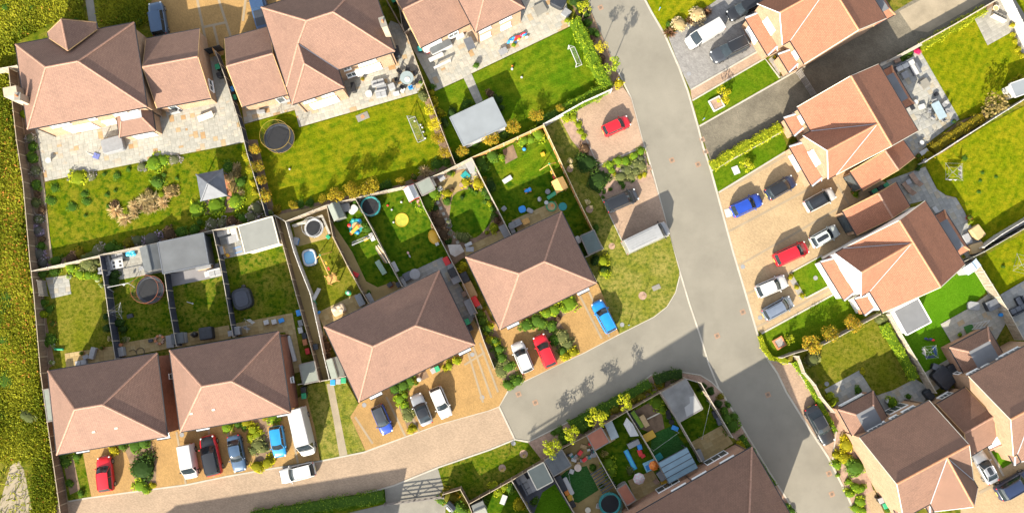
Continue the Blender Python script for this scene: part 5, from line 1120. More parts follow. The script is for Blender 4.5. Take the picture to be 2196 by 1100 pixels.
# saplings on mulch rings
def ring_sapling(px, py, r, label, crown=None):
    w = P(px, py, 0); ctr = [(px+r*math.cos(a*.524), py+r*math.sin(a*.524)) for a in range(12)]; sheet('mulch_ring', ctr, M_mulch)
    t = T('sapling', label, 'sapling', (px, py)); b = MB(); b.cyl((0,0,0),(0,0,2.0),.03,.012,5)
    for k in range(6): a = k*1.1; b.cyl((0,0,1.1+.13*k),(.35*math.cos(a),.35*math.sin(a),1.6+.13*k),.012,.005,3)
    b.build('stem', M_bark, t); MB().cyl((.15,0,0),(.15,0,1.2),.03,.03,5).build('stake', M_wood, t)
    if crown: o = link('crown', LM['sparse'][0], t, loc=(0,0,1.7), scale=(.4,.4,.6)); paint(o, crown)
ring_sapling(1378, 634, 9, 'staked sapling on the corner lawn by the junction'); ring_sapling(1222, 363, 7, 'sapling on the upper part of the verge by the orange fence', 'straw'); ring_sapling(1264, 449, 8, 'sapling on the middle part of the verge by the orange fence', 'straw'); ring_sapling(1312, 528, 7, 'sapling on the verge behind the white van')
ring_sapling(1123, 973, 9, 'sapling on the shaded verge, right of two', 'brown'); ring_sapling(1077, 1003, 8, 'sapling on the shaded verge, left of two', 'brown')
# ================================================================ VEHICLES
def paintm(name, c, metal=.0, rough=.32):
    key = 'paint_'+name
    if key in MC: return MC[key]
    t = NT(key); co = t.coord(); t.col(t.ramp(t.noise(2.5, 4, co), [(.3, sc(c,.93)), (.7, sc(c,1.05))])); MC[key] = t.set(Roughness=rough, Metallic=metal, Coat_Weight=.35, Coat_Roughness=.08); return MC[key]
CP = {'offwhite': paintm('off_white', (.25,.255,.26)), 'white': paintm('white', (.43,.43,.425)), 'black': paintm('black', (.012,.014,.018)), 'navy': paintm('navy', (.014,.025,.065)), 'blue': paintm('royal_blue', (.01,.045,.30)), 'sky': paintm('bright_blue', (.01,.19,.52)),
      'azure': paintm('azure', (.01,.20,.46)), 'red': paintm('red', (.48,.008,.018)), 'silver': paintm('silver', (.34,.35,.37), .5, .3), 'bluegrey': paintm('blue_grey', (.20,.24,.31), .5, .3), 'slate': paintm('slate_blue', (.045,.085,.15), .2), 'grey': paintm('dark_grey', (.03,.035,.045)), 'pale': paintm('pale_ice', (.42,.47,.46)), 'steel': paintm('steel_blue', (.03,.065,.14), .2)}
M_cglass = plain('car_glass', (.018,.026,.032), .04, .2, 2); M_tyre = plain('tyre_rubber', (.015,.015,.016), .85, .2, 8); M_rim = plain('alloy_rim', (.45,.45,.46), .3, .1, 6, .8)
M_lampw = plain('headlamp_lens', (.65,.66,.66), .08, .1, 8); M_lampr = plain('tail_lamp_lens', (.42,.01,.015), .15, .1, 8); M_trim = plain('black_trim', (.018,.018,.02), .5, .2, 5); M_plate = plain('number_plate', (.70,.62,.12), .5, .05, 5); M_platew = plain('front_number_plate', (.72,.72,.70), .5, .05, 5); M_sunroof = plain('glass_roof', (.02,.024,.03), .06, .2, 2)
# kind: length, width, height, belt, bonnet front height, windscreen base, roof front, roof rear, rear glass base (fractions of length from the tail)
KIND = {'hatch': (4.05,1.76,1.47,.92,.72,.70,.54,.10,.02), 'small': (3.75,1.66,1.48,.92,.74,.72,.57,.10,.02), 'suv': (4.5,1.88,1.66,1.05,.88,.72,.56,.10,.02), 'estate': (4.65,1.80,1.52,.95,.76,.70,.55,.08,.02), 'mpv': (4.45,1.82,1.64,1.0,.84,.78,.62,.07,.02),
        'saloon': (4.65,1.80,1.43,.93,.74,.69,.54,.28,.13), 'coupe': (4.4,1.80,1.35,.90,.70,.66,.50,.27,.10), 'offroad': (4.5,1.95,1.85,1.12,1.02,.70,.62,.04,.01)}
def car(kind, rear, front, colour, label, roofc=None, extra='', scale=1.0):
    L, Wd, H, B, hood, wb, rf, rr, rb = KIND[kind]
    a = P(rear[0], rear[1], .7); b = P(front[0], front[1], .7); Lm = (b-a).length; k = Lm/L; L = Lm
    k = min(1.08, max(.94, k)); Wd *= k; H *= k**.5
    c = (a+b)/2; px = PX((c.x, c.y, 0)); t = T('parked_car', label, 'car', px, rz=math.atan2(b.y-a.y, b.x-a.x), group='cars parked at the houses')
    P_ = CP[colour]; pr = CP[roofc] if roofc else P_; X = lambda f: (f-.5)*L
    # lower body
    st = [(0,.80,.30,B-.10),(.015,.88,.24,B-.03),(.06,.955,.20,B),(.2,1,.18,B),(.45,1,.18,B),(wb-.02,1,.18,B),(wb+.06,.99,.18,B-.05+(hood-B)*.15),(.84,.97,.19,B+(hood-B)*.55),(.93,.91,.22,hood-.02),(.975,.80,.26,hood-.12),(1,.62,.32,hood-.28)]
    if kind in ('saloon','coupe'): st[1] = (.015,.86,.24,B-.06)
    rings = []
    for f, w, z0, z1 in st:
        w = w*Wd/2; x = X(f); zm = z0+(z1-z0)*.55; cr = .03
        half = [(w*.90,z0),(w*.985,z0+.12),(w,zm),(w*.975,z1-.10),(w*.90,z1-.015),(w*.55,z1+cr)]
        rings.append([(x,y,z) for y, z in half] + [(x,0,z1+cr*1.3)] + [(x,-y,z) for y, z in reversed(half)])
    bm = MB().loft(rings); body = bm.build('body', P_, t, smooth=True)
    # greenhouse
    gw, rw = Wd*.445, Wd*.36; zr = H-.02
    def arc(f, w, z, bow, n=5): return [(X(f)+bow*(1-(2*i/(n-1)-1)**2), w*(2*i/(n-1)-1), z) for i in range(n)]
    def panel(name, lo, hi, m, sm=True, sub=3):
        R = []
        for j in range(sub+1):
            q = j/sub; R.append([tuple(p0[i]+(p1[i]-p0[i])*q + (0,0,.05*math.sin(math.pi*q))[i] for i in range(3)) for p0, p1 in zip(lo, hi)])
        return MB().loft(R, closed=False).build(name, m, t, smooth=sm)
    wsb, wst = arc(wb,gw*.97,B,.14), arc(rf,rw*.95,zr,.10); rwb, rwt = arc(rb,gw*.93,B+.02,-.05), arc(rr,rw*.95,zr,-.05)
    panel('windscreen', wsb, wst, M_cglass); panel('rear_window', rwb, rwt, M_cglass)
    for s in (-1, 1):
        q0 = [(X(wb)-.02,s*gw,B),(X((wb+rb)/2),s*gw*1.01,B),(X(rb)+.06,s*gw*.95,B+.02)]; q1 = [(X(rf)-.02,s*rw,zr-.02),(X((rf+rr)/2),s*rw*1.02,zr),(X(rr)+.05,s*rw,zr-.02)]
        panel('side_window', q0, q1, M_cglass, sub=2)
    nR = 6; R = []
    for j in range(nR+1):
        f = rr+(rf-rr)*j/nR; w = rw*(1.0 if 0 < j < nR else .96); cr = .07*math.sin(math.pi*(.15+.7*j/nR)); bow = .10*(j/nR)**3 - .05*(1-j/nR)**3
        R.append([(X(f)+bow*(1-(y/w)**2 if w else 0), y, zr-.03+cr*(1-(y/w)**2)+.035) for y in [w*q for q in (-1,-.85,-.45,0,.45,.85,1)]])
    MB().loft(R, closed=False).build('roof', pr, t, smooth=True)
    pil = MB()
    for s in (-1, 1):
        for lo, hi in ((wsb[0 if s<0 else -1], wst[0 if s<0 else -1]), (rwb[0 if s<0 else -1], rwt[0 if s<0 else -1])): pil.cyl(lo, hi, .055, .045, 5)
        pil.cyl((X(rf)-.02,s*rw,zr),(X(rr)+.03,s*rw,zr),.05,.05,5); m_ = X(rr+(wb-rr)*.52); pil.cyl((m_,s*gw*1.01,B),(m_-.06,s*rw*1.02,zr),.035,.035,5)
    pil.build('pillars', P_ if not roofc else pr, body)
    if 'glassroof' in extra: R2 = [[(x*.86+X((rf+rr)/2)*.14, y*.78, z+.012) for x, y, z in r[1:-1]] for r in R]; MB().loft(R2, closed=False).build('sunroof', M_sunroof, t, smooth=True)
    if 'rails' in extra:
        for s in (-1,1): MB().cyl((X(rf)-.15,s*rw*.93,zr+.06),(X(rr)+.15,s*rw*.93,zr+.06),.025,.025,4).build('roof_rail', M_rim if 'silver' in extra else M_trim, t)
    for s in (-1, 1):
        MB().ell((X(.95),s*Wd*.36,hood-.10),(.16,.13,.07),8,4).build('headlight', M_lampw, t, smooth=True)
        MB().ell((X(.018),s*Wd*.385,B-.10),(.09,.11,.10),8,4).build('tail_light', M_lampr, t, smooth=True)
        MB().ell((X(wb)-.12,s*(Wd/2+.08),B+.02),(.09,.11,.07),8,4).build('mirror', P_ if kind != 'offroad' else M_trim, t, smooth=True)
        for f in (.17, .81):
            wr = .32*k; w = MB().cyl((X(f),s*(Wd/2-.20),wr),(X(f),s*(Wd/2+.012),wr),wr,wr,14).build('wheel', M_tyre, t); MB().cyl((X(f),s*(Wd/2-.05),wr),(X(f),s*(Wd/2+.022),wr),wr*.62,wr*.62,10).build('rim', M_rim, w)
    MB().box(X(0)-.015,-.26,.42,X(0)+.05,.26,.54).build('number_plate', M_plate, t); MB().box(X(1)-.12,-.26,.36,X(1)+.015,.26,.47).build('front_plate', M_platew, t)
    MB().box(X(1)-.16,-Wd*.26,.44,X(1)-.01,Wd*.26,.56).build('grille', M_trim, t)
    for q in (-.3, .3): MB().cyl((X(wb)+.12,q,B+.03),(X(wb)-.18,q+.38,B+.22),.014,.010,4).build('wiper', M_trim, t)
    if 'bonnet' in extra: R3 = [[(x, y*.9, z+.014) for x, y, z in r[3:10]] for r in rings[5:10]]; MB().loft(R3, closed=False).build('bonnet', pr, t, smooth=True)
    if 'spare' in extra: MB().cyl((X(0)-.16,0,.85),(X(0)+.02,0,.85),.36,.36,14).build('spare_wheel', M_tyre, t)
    return t
def van(rear, front, label, L=5.4, Wd=1.98, H=2.35, colour='white', small=False, ribs=0):
    a = P(rear[0], rear[1], .9); b = P(front[0], front[1], .9); L = (b-a).length; c = (a+b)/2; px = PX((c.x,c.y,0))
    t = T('parked_van', label, 'van', px, rz=math.atan2(b.y-a.y,b.x-a.x), group='vans parked at the houses'); m = CP[colour]; X = lambda f: (f-.5)*L
    B = 1.05 if small else 1.2; hood = .95 if small else 1.1; wb = .83 if small else .88; rf = .68 if small else .755
    st = [(0,.93,.3,H-.06),(.012,.97,.24,H),(rf-.10,.98,.2,H),(rf,.97,.2,H-.04)]
    R = []
    for f, w, z0, z1 in st:
        w = w*Wd/2; half = [(w*.94,z0),(w,z0+.25),(w,B),(w*.93,z1-.16),(w*.86,z1-.03),(w*.5,z1+.02)]; R.append([(X(f),y,z) for y,z in half]+[(X(f),0,z1+.03)]+[(X(f),-y,z) for y,z in reversed(half)])
    body = MB().loft(R).build('body', m, t, smooth=False); st = [(rf-.01,.975,.2,B),(wb,.97,.2,B),(wb+.03,.95,.2,B-.04),(.94,.88,.22,hood),(.985,.74,.27,hood-.14),(1,.6,.34,hood-.34)]; R = []
    for f, w, z0, z1 in st:
        w = w*Wd/2; half = [(w*.92,z0),(w,z0+.2),(w,z1-.25),(w*.97,z1-.08),(w*.86,z1),(w*.5,z1+.03)]; R.append([(X(f),y,z) for y,z in half]+[(X(f),0,z1+.035)]+[(X(f),-y,z) for y,z in reversed(half)])
    MB().loft(R).build('bonnet', m, t, smooth=True)
    gw, rw = Wd*.455, Wd*.41; lo = [(X(wb)+.10*(1-q*q),gw*q,B+.01) for q in (-1,-.5,0,.5,1)]; hi = [(X(rf)+.06*(1-q*q),rw*q,H-.06) for q in (-1,-.5,0,.5,1)]
    MB().loft([lo,[tuple((p+q)/2+(0,0,.04)[i] for i,(p,q) in enumerate(zip(u,v))) for u,v in zip(lo,hi)],hi],closed=False).build('windscreen', M_cglass, t, smooth=True)
    for s in (-1,1):
        MB().add([(X(wb)-.03,s*gw,B),(X(rf),s*rw,H-.08),(X(rf),s*gw*1.04,B)],[(0,1,2)]).build('side_window', M_cglass, t)
        MB().cyl((X(wb),s*gw,B),(X(rf)-.02,s*rw,H-.05),.06,.05,5).build('pillar', m, t); MB().ell((X(wb)-.25,s*(Wd/2+.14),B+.12),(.10,.14,.15),8,4).build('mirror', M_trim, t, smooth=True)
        MB().ell((X(.95),s*Wd*.38,hood-.18),(.13,.12,.10),8,4).build('headlight', M_lampw, t, smooth=True); MB().box(X(0)-.02,s*Wd*.44-.06,.9,X(0)+.08,s*Wd*.44+.06,1.35).build('tail_light', M_lampr, t)
        for f in (.19,.83):
            w = MB().cyl((X(f),s*(Wd/2-.22),.34),(X(f),s*(Wd/2+.012),.34),.34,.34,14).build('wheel', M_tyre, t); MB().cyl((X(f),s*(Wd/2-.05),.34),(X(f),s*(Wd/2+.022),.34),.2,.2,10).build('rim', M_rim, w)
    for i in range(ribs): y = (i/(ribs-1)-.5)*Wd*.62; MB().box(X(.06),y-.03,H+.0,X(rf-.14),y+.03,H+.045).build('roof_rib', m, t)
    MB().box(X(0)-.015,-.3,.5,X(0)+.05,.3,.62).build('number_plate', M_plate, t); MB().box(X(0)-.012,-.012,.4,X(0)+.03,.012,H-.2).build('door_seam', M_trim, t); MB().box(X(1)-.2,-Wd*.27,.5,X(1)-.01,Wd*.27,.66).build('grille', M_trim, t)
    return t
car('offroad', (345,77), (333,6), 'slate', 'dark blue boxy off-roader at the edge of the rough grass, top left', extra='spare')
# pickup with an open bed, tail towards the garage
t = car('offroad', (569,66), (545,-28), 'steel', 'dark blue pickup with a covered load bed, half hidden by a roof', extra='')
for o in list(t.children):
    if o.name.split('.')[0] in ('roof','rear_window','side_window','windscreen'): bpy.data.objects.remove(o)
for o in [c for c in t.children if c.name.startswith('body')]:
    for q in list(o.children): bpy.data.objects.remove(q)
MB().box(-2.45,-.82,1.12,-.35,.82,1.16).build('load_cover', CP['grey'], t); MB().box(-.25,-.78,1.1,1.15,.78,1.82).build('cab', CP['steel'], t); MB().add([(1.18,-.76,1.15),(1.75,-.8,1.12),(1.75,.8,1.12),(1.18,.76,1.15),(1.18,-.72,1.79),(1.18,.72,1.79)],[(1,2,5,4),(0,1,4),(2,3,5)]).build('windscreen', M_cglass, t)
van((1546,53), (1474,95), 'small white van on the grey block drive at the top right', H=1.85, Wd=1.85, small=True)
car('small', (1628,0), (1562,36), 'black', 'black hatchback cut by the top edge on the grey block drive')
car('suv', (1603,88), (1527,125), 'grey', 'dark grey estate with a black roof beside the white van on grey blocks', 'black', 'rails silver')
car('small', (1294,283), (1350,257), 'red', 'red hatchback alone in the upper pink parking bay')
car('mpv', (1299,445), (1367,415), 'grey', 'black people carrier in the lower pink parking bay', 'black')
van((1339,532), (1433,487), 'long white panel van beside the black people carrier on the bay by the road', H=2.85, ribs=5, colour='offwhite')
car('hatch', (1570,455), (1633,425), 'blue', 'royal blue hatchback nearest the road on the buff drive')
car('suv', (1645,419), (1704,385), 'navy', 'navy hatchback with a black roof behind the royal blue car', 'black', 'rails')
car('suv', (1728,445), (1789,412), 'white', 'white car with a black roof nearest the orange-roofed garage', 'black', 'glassroof')
car('hatch', (1741,522), (1798,491), 'pale', 'pale car with a dark glass roof beside the red people carrier', None, 'glassroof')
car('mpv', (1662,559), (1732,528), 'red', 'red people carrier in the middle of the buff drive')
car('hatch', (1623,627), (1688,600), 'white', 'white hatchback on the buff drive by the road next to three yellow planters')
car('mpv', (1638,677), (1699,644), 'bluegrey', 'blue-grey people carrier lowest on the buff drive', None, 'rails')
car('estate', (1312,711), (1278,646), 'sky', 'bright blue estate on the drive beside the corner lawn')
car('suv', (1133,797), (1107,734), 'white', 'white hatchback by the long leafy bed at the side road')
car('hatch', (1183,785), (1154,718), 'red', 'red hatchback between the white car and the leafy bed')
car('hatch', (807,870), (832,929), 'blue', 'blue car with a dark roof alone on its drive', 'grey')
car('coupe', (917,910), (890,845), 'silver', 'silver convertible with a black soft top beside a white hatchback', 'black')
car('hatch', (932,831), (959,895), 'white', 'white hatchback nose to the block road beside the silver convertible')
car('hatch', (229,1053), (221,978), 'red', 'red hatchback at the bottom left beside the big dark bush')
van((398,953), (410,1026), 'small white works van at the bottom left beside the red and black off-roader', H=1.85, Wd=1.8, small=True)
car('suv', (461,1018), (443,934), 'red', 'red off-roader with a black bonnet and roof beside the small white van', 'black', 'bonnet')
car('saloon', (500,933), (515,1011), 'slate', 'dark blue saloon between the black-roofed off-roader and the planting')
car('small', (591,913), (601,980), 'azure', 'bright blue hatchback beside the tall white van')
van((638,874), (662,976), 'tall white panel van against the brown house at the lower left', H=2.7)
car('hatch', (675,1004), (600,1023), 'white', 'white hatchback stopped on the block road below the white van')
car('saloon', (1737,872), (1781,951), 'black', 'black saloon parked half on the path beside the main road')
car('coupe', (2131,1034), (2095,967), 'silver', 'silver coupe beside the small lawn at the bottom right', 'silver', 'glassroof')
car('suv', (2140,1060), (2214,1018), 'navy', 'dark blue estate cut by the right edge at the bottom', None, 'rails')
# ================================================================ SHEDS, GARDEN FURNITURE, TOYS AND OTHER SMALL THINGS
def shed(px, ze, rise, wm, rm, label, name='garden_shed', cat='shed', edge=M_grey):
    F = Fr(px, ze); H = house(name, label, cat, F); V, fs = hip(F, rise, False, False); roof(H, V, fs, rm, .06, rm, gutter=False, verge=edge); walls(H, inset_pts(F,.1), 0, ze-.02, wm)
    for a in (.11, F.L-.11): gable(H, F.p(a,.1,0), F.p(a,F.W-.1,0), F.p(a,F.W/2,ze+rise-.06), ze-.03, wm, th=.05)
    window(H, F, 0, F.L/2, .05, min(1.2, F.L*.5), 1.75, 'door', inset=.1, panes=1, pale_pane=True); return H, F
W_ = lambda n, c: wood(n, c, c)[0]
M_gr = plain('grey_shed_felt', (.085,.094,.10), .85, .15, 1.2); M_pg = plain('pale_green_roof', (.165,.185,.16), .7, .10, 1.0); M_cr = plain('cream_flat_roof', (.175,.18,.165), .7, .08, .8); M_dk = plain('charcoal_cladding', (.05,.055,.065), .7, .2, 3); M_wf = plain('pale_membrane_roof', (.185,.205,.222), .6, .10, .4)
M_grm = plain('mid_grey_membrane', (.09,.097,.105), .75, .14, .5); M_terr = plain('red_felt_roof', (.27,.10,.06), .8, .15, 1.0); M_dg = plain('dark_green_felt', (.085,.115,.11), .8, .12, 1.0); M_poly = plain('blue_polycarbonate', (.16,.25,.31), .15, .12, .8); M_gry = plain('grey_cushion', (.20,.205,.215), .8, .1, 3); M_lg = plain('light_grey_cushion', (.25,.255,.265), .8, .08, 3); M_wc = plain('white_fabric', (.40,.40,.395), .75, .05, 2); M_dkf = plain('black_cover', (.018,.022,.03), .5, .3, 2)
M_yel = plain('yellow_plastic', (.50,.29,.015), .45, .06, 3); M_teal = plain('teal_plastic', (.015,.22,.22), .5, .1, 3); M_blu = plain('blue_plastic', (.02,.22,.58), .45, .08, 3); M_redp = plain('red_plastic', (.55,.02,.02), .45, .08, 3); M_grn = plain('green_plastic', (.02,.26,.12), .5, .08, 3); M_org = plain('orange_plastic', (.62,.20,.02), .5, .08, 3); M_net = plain('safety_netting', (.05,.05,.055), .8, .1, 5); M_mat = plain('trampoline_mat', (.008,.009,.012), .8, .1, 4); M_wood2 = plain('golden_timber', (.48,.27,.08), .75, .2, 4); M_metal = plain('galvanised_pipe', (.50,.50,.50), .4, .1, 6, .6); M_tan = plain('tan_cover', (.40,.28,.14), .85, .12, 2); M_water = plain('paddling_pool_water', (.20,.48,.68), .08, .06, 1)
flat_block('garden_office', 'white garden office with a pale flat roof at the foot of the striped lawn', 'outbuilding', '992,311 1086,272 1056,207 967,254', 2.7, M_wc, M_wf, M_wf)
flat_block('outbuilding', 'large grey flat-roofed outbuilding behind the silver deck', 'outbuilding', '350,586 448,566 435,500 338,521', 2.6, M_dk, M_grm, M_shade)
shed('299,533 311,586 348,575 337,521', 2.1, .45, M_dk, M_gr, 'dark grey shed between the sofa terrace and the large outbuilding')
flat_block('garden_office', 'cream flat-roofed garden office beside the white L-shaped sofa', 'outbuilding', '524,543 600,522 581,465 513,485', 2.6, M_cream, M_cr, M_cream)
shed('701,440 717,474 739,464 728,434', 2.0, .5, M_pg, M_pg, 'pale green shed at the head of the sandy path')
flat_block('garden_shed', 'pale green-roofed shed beside the white pop-up cover', 'shed', '908,419 934,404 919,382 890,395', 2.1, M_grey, M_pg)
flat_block('garden_shed', 'dark green shed on the verge beside the hipped pair nearest the road', 'shed', '1263,545 1293,533 1272,494 1244,507', 2.1, M_grey, M_dg)
flat_block('garden_shed', 'pale shed at the end of the brown fence, left of two in the alley', 'shed', '650,825 685,815 672,776 642,781', 2.1, M_grey, M_pg); shed('699,770 710,813 740,804 727,766', 2.1, .3, M_grey, M_pg, 'pale ridged shed beside the middle hipped pair, right of two in the alley')
flat_block('garden_shed', 'narrow pale lean-to store squeezed between the meadow fence and a house', 'shed', '94,836 101,904 114,901 103,834', 2.2, M_grey, M_pg)
flat_block('garden_shed', 'cream-roofed garden room on the slate terrace', 'outbuilding', '1152,1049 1186,1032 1165,991 1131,1010', 2.3, M_cream, M_pg); H, F = flat_block('garden_shed', 'grey panelled flat-roofed shed right of the cream-roofed room', 'shed', '1187,1021 1224,998 1206,964 1168,987', 2.2, M_grey, M_gr)
for a in (.33, .66): q = F.p(F.L*a, F.W/2, 0)-H.location; MB().cbox((q.x,q.y,2.215), (.04,F.W-.1,.03), math.atan2(F.u.y,F.u.x)).build('roof_seam', M_shade, H)
flat_block('garden_shed', 'shed with a flat red-orange roof by the brown roadside fence', 'shed', '1276,965 1307,947 1289,916 1258,934', 2.2, M_grey, M_terr)
shed('1022,1110 1047,1099 1034,1074 1010,1084', 2.0, .25, M_wc, M_cr, 'small white shed in the bottom fence corner'); shed('953,1083 968,1099 979,1090 964,1075', 1.5, .2, M_dk, M_gr, 'little dark grey store among bushes at the bottom', 'garden_store')
H, F = flat_block('garden_office', 'grey weathered flat-roofed garden office at the road corner', 'outbuilding', '1457,905 1508,875 1470,814 1418,842', 2.6, M_dk, plain('weathered_grey_deck', (.15,.15,.145), .8, .3, .5), M_grey)
pp = [F.p(a, b, 0)-H.location for a, b in ((F.L*.35,.1),(F.L-.1,.1),(F.L-.1,F.W*.45),(F.L*.8,F.W*.5),(F.L*.7,F.W*.33),(F.L*.45,F.W*.30))]; MB().prism([(p.x,p.y) for p in pp], 2.6, 2.606).build('roof_patch', plain('clean_grey_felt', (.24,.24,.235), .8, .06, 1), H)
flat_block('garden_shed', 'red-roofed shed beside the teal octagonal trampoline', 'shed', '1344,1084 1364,1071 1342,1037 1324,1048', 2.0, M_grey, M_terr); flat_block('storage_box', 'white-topped store behind the red-roofed shed', 'storage box', '1330,1047 1344,1039 1339,1033 1325,1041', 1.2, M_grey, M_cr)
flat_block('storage_shed', 'white flat-topped store at the right edge by the twiggy tree', 'shed', '2178,206 2215,198 2215,160 2166,183', 2.0, M_wc, M_wf)
def posts(t, pts, h, r, m):
    for x, y in pts: MB().box(x-r,y-r,0,x+r,y+r,h).build('post', m, t)
F = Fr('420,375 477,363 488,420 432,431', 2.2); H = house('gazebo', 'dark grey pyramid-roofed gazebo on the mottled lawn', 'gazebo', F); c = F.p(F.L/2,F.W/2,3.5)
roof(H, [F.p(0,0,2.2),F.p(F.L,0,2.2),F.p(F.L,F.W,2.2),F.p(0,F.W,2.2),c], [(0,1,4),(1,2,4),(2,3,4),(3,0,4)], M_shade, .08, M_shade, gutter=False)
posts(H, [((p-H.location).x,(p-H.location).y) for p in inset_pts(F,.2)], 2.15, .06, M_dk); q = F.c()-H.location; MB().cbox((q.x,q.y,.04), (F.L-.3,F.W-.3,.06), math.atan2(F.u.y,F.u.x)).build('floor', W_('red_deck', (.30,.12,.06)), H)
F = Fr('862,404 878,431 899,425 889,397', 2.0); H = house('pop_up_canopy', 'white pop-up canopy with a red rim on the lawn edge', 'canopy', F); V, fs = hip(F, .35, False, False); roof(H, V, fs, M_wc, .05, M_wc, gutter=False, verge=M_redp); posts(H, [((p-H.location).x,(p-H.location).y) for p in inset_pts(F,.12)], 2.0, .03, M_metal)
F = Fr('1410,990 1436,1036 1496,1003 1474,960', 2.5); H = house('pergola', 'blue polycarbonate-roofed pergola against the bottom terrace', 'pergola', F); r = math.atan2(F.u.y,F.u.x)
for i in range(4): q = F.p(F.L*(i+.5)/4, F.W/2, 0)-H.location; MB().cbox((q.x,q.y,2.5+.02), (F.L/4-.07,F.W,.03), r).build('roof_panel', M_poly, H)
for i in range(5): q = F.p(F.L*i/4, F.W/2, 0)-H.location; MB().cbox((q.x,q.y,2.52), (.07,F.W+.06,.10), r).build('rafter', M_dk, H)
for b in (0, .5, 1): q = F.p(F.L/2, F.W*b, 0)-H.location; MB().cbox((q.x,q.y,2.43), (F.L,.07,.10), r).build('beam', M_dk, H)
posts(H, [((p-H.location).x,(p-H.location).y) for p in inset_pts(F,.1)], 2.4, .05, M_dk)
F = Fr('2064,574 2075,589 2106,571 2094,556', 2.0); H = house('greenhouse_store', 'small pale blue polycarbonate shed on the bright turf', 'shed', F); V, fs = hip(F, .25, False, False); roof(H, V, fs, plain('pale_blue_sheet', (.42,.52,.60), .2, .1, 1), .04, M_white, gutter=False); walls(H, inset_pts(F,.08), 0, 1.98, M_lg)
# trampolines
def trampoline(px, py, r, label, pad, ring, net=1.75, oval=1.0, h=.8, cover=None):
    t = T('trampoline', label, 'trampoline', (px, py), group='trampolines in the back gardens')
    o = lambda a, R, z: (R*math.cos(a), R*oval*math.sin(a), z); n = 24; A = [2*math.pi*i/n for i in range(n+1)]
    MB().loft([[o(a, r*.82, h) for a in A[:-1]], [o(a, r*.82, h+.02) for a in A[:-1]]]).build('mat', cover or M_mat, t)
    MB().loft([[o(a, r*.82, h+.03), o(a, r*.90, h+.07), o(a, r, h+.06), o(a, r*1.01, h-.04)] for a in A], closed=False).build('pad', pad, t)
    for i in range(6): a = 2*math.pi*(i+.5)/6; b = MB(); b.cyl(o(a,r*1.02,0), o(a,r*1.02,h+net), .022, .022, 5); b.build('leg', M_metal if ring is None else ring, t)
    if net:
        tr = MB(); tr.ring((0,0,h+net), r*.98, .022, 28, 5, ry=r*oval*.98); tr.build('top_ring', ring or M_metal, t); tr = MB(); tr.ring((0,0,h+.06), r*1.0, .022, 28, 5, ry=r*oval); tr.build('frame_ring', ring or M_metal, t)
        k = MB()
        for i in range(48): a = 2*math.pi*i/48; k.cyl(o(a,r*.97,h+.05), o(a,r*.97,h+net), .008, .008, 3, caps=False)
        for z in (.5, 1.0, 1.4): k.ring((0,0,h+z), r*.97, .007, 24, 3, ry=r*oval*.97)
        k.build('net', M_net, t)
    return t
trampoline(603, 300, 1.95, 'large trampoline with a yellow ring on the wide lawn', M_dkf, plain('dull_gold_tube', (.30,.20,.03), .5, .1, 4), 1.8); trampoline(329, 622, 1.75, 'black trampoline with an orange ring beside the blue-black fence', M_dkf, plain('orange_tube', (.26,.075,.03), .4, .1, 4), 1.6)
trampoline(677, 491, 1.2, 'small trampoline with a white pad in the walled sand yard', M_wc, None, 1.4); trampoline(797, 445, 1.3, 'trampoline with a teal pad in the fence corner under the orange trees', M_teal, M_dkf, 1.3); trampoline(1306, 1076, 1.35, 'teal octagonal trampoline at the bottom edge', M_teal, M_teal, 1.2)
t = T('hot_tub', 'black covered oval tub on the lawn with the brown fence', 'hot tub', (523, 641), (530, 665)); MB().rbox(-1.35,-1.2,0,1.35,1.2,.9,.8,0,5,.15).build('cover', M_dkf, t); MB().rbox(-1.0,-.85,.9,1.0,.85,.99,.55,0,5,.06).build('cover_top', plain('black_lid', (.03,.035,.05), .35, .2, 2), t); MB().ell((-1.45,.5,.3),(.3,.3,.3)).build('pump', M_black, t)
# furniture builders: local x forward
def chair(px, py, qx, qy, m, label, group=None, lounger=False):
    t = T('garden_chair' if not lounger else 'sun_lounger', label, 'chair' if not lounger else 'sun lounger', (px,py), (qx,qy), group)
    if lounger:
        MB().box(-.9,-.33,.28,.45,.33,.36).build('seat', m, t); MB().cbox((.72,0,.52),(.75,.66,.07),0,0,-.6).build('backrest', m, t)
        for x in (-.8,.5):
            for y in (-.3,.3): MB().box(x-.03,y-.03,0,x+.03,y+.03,.28).build('leg', M_black, t)
        return t
    MB().rbox(-.27,-.27,.40,.27,.27,.46,.06).build('seat', m, t); MB().cbox((-.28,0,.68),(.05,.52,.5),0,0,-.15).build('backrest', m, t)
    for x in (-.22,.22):
        for y in (-.22,.22): MB().box(x-.02,y-.02,0,x+.02,y+.02,.40).build('leg', M_black, t)
    for y in (-.27,.27): MB().box(-.22,y-.025,.58,.2,y+.025,.62).build('arm', m, t)
    return t
def table(px, py, q, L, Wd, m, label, h=.73, rnd=False, leg=M_black, group=None):
    t = T('garden_table', label, 'table', (px,py), q, group)
    if rnd: MB().cyl((0,0,h-.04),(0,0,h),L/2,L/2,20).build('tabletop', m, t); MB().cyl((0,0,0),(0,0,h-.04),.05,.05,8).build('pedestal', leg, t); MB().cyl((0,0,0),(0,0,.03),.3,.3,12).build('foot', leg, t)
    else:
        MB().rbox(-L/2,-Wd/2,h-.05,L/2,Wd/2,h,.04).build('tabletop', m, t)
        for x in (-L/2+.08,L/2-.08):
            for y in (-Wd/2+.08,Wd/2-.08): MB().box(x-.03,y-.03,0,x+.03,y+.03,h-.05).build('leg', leg, t)
    return t
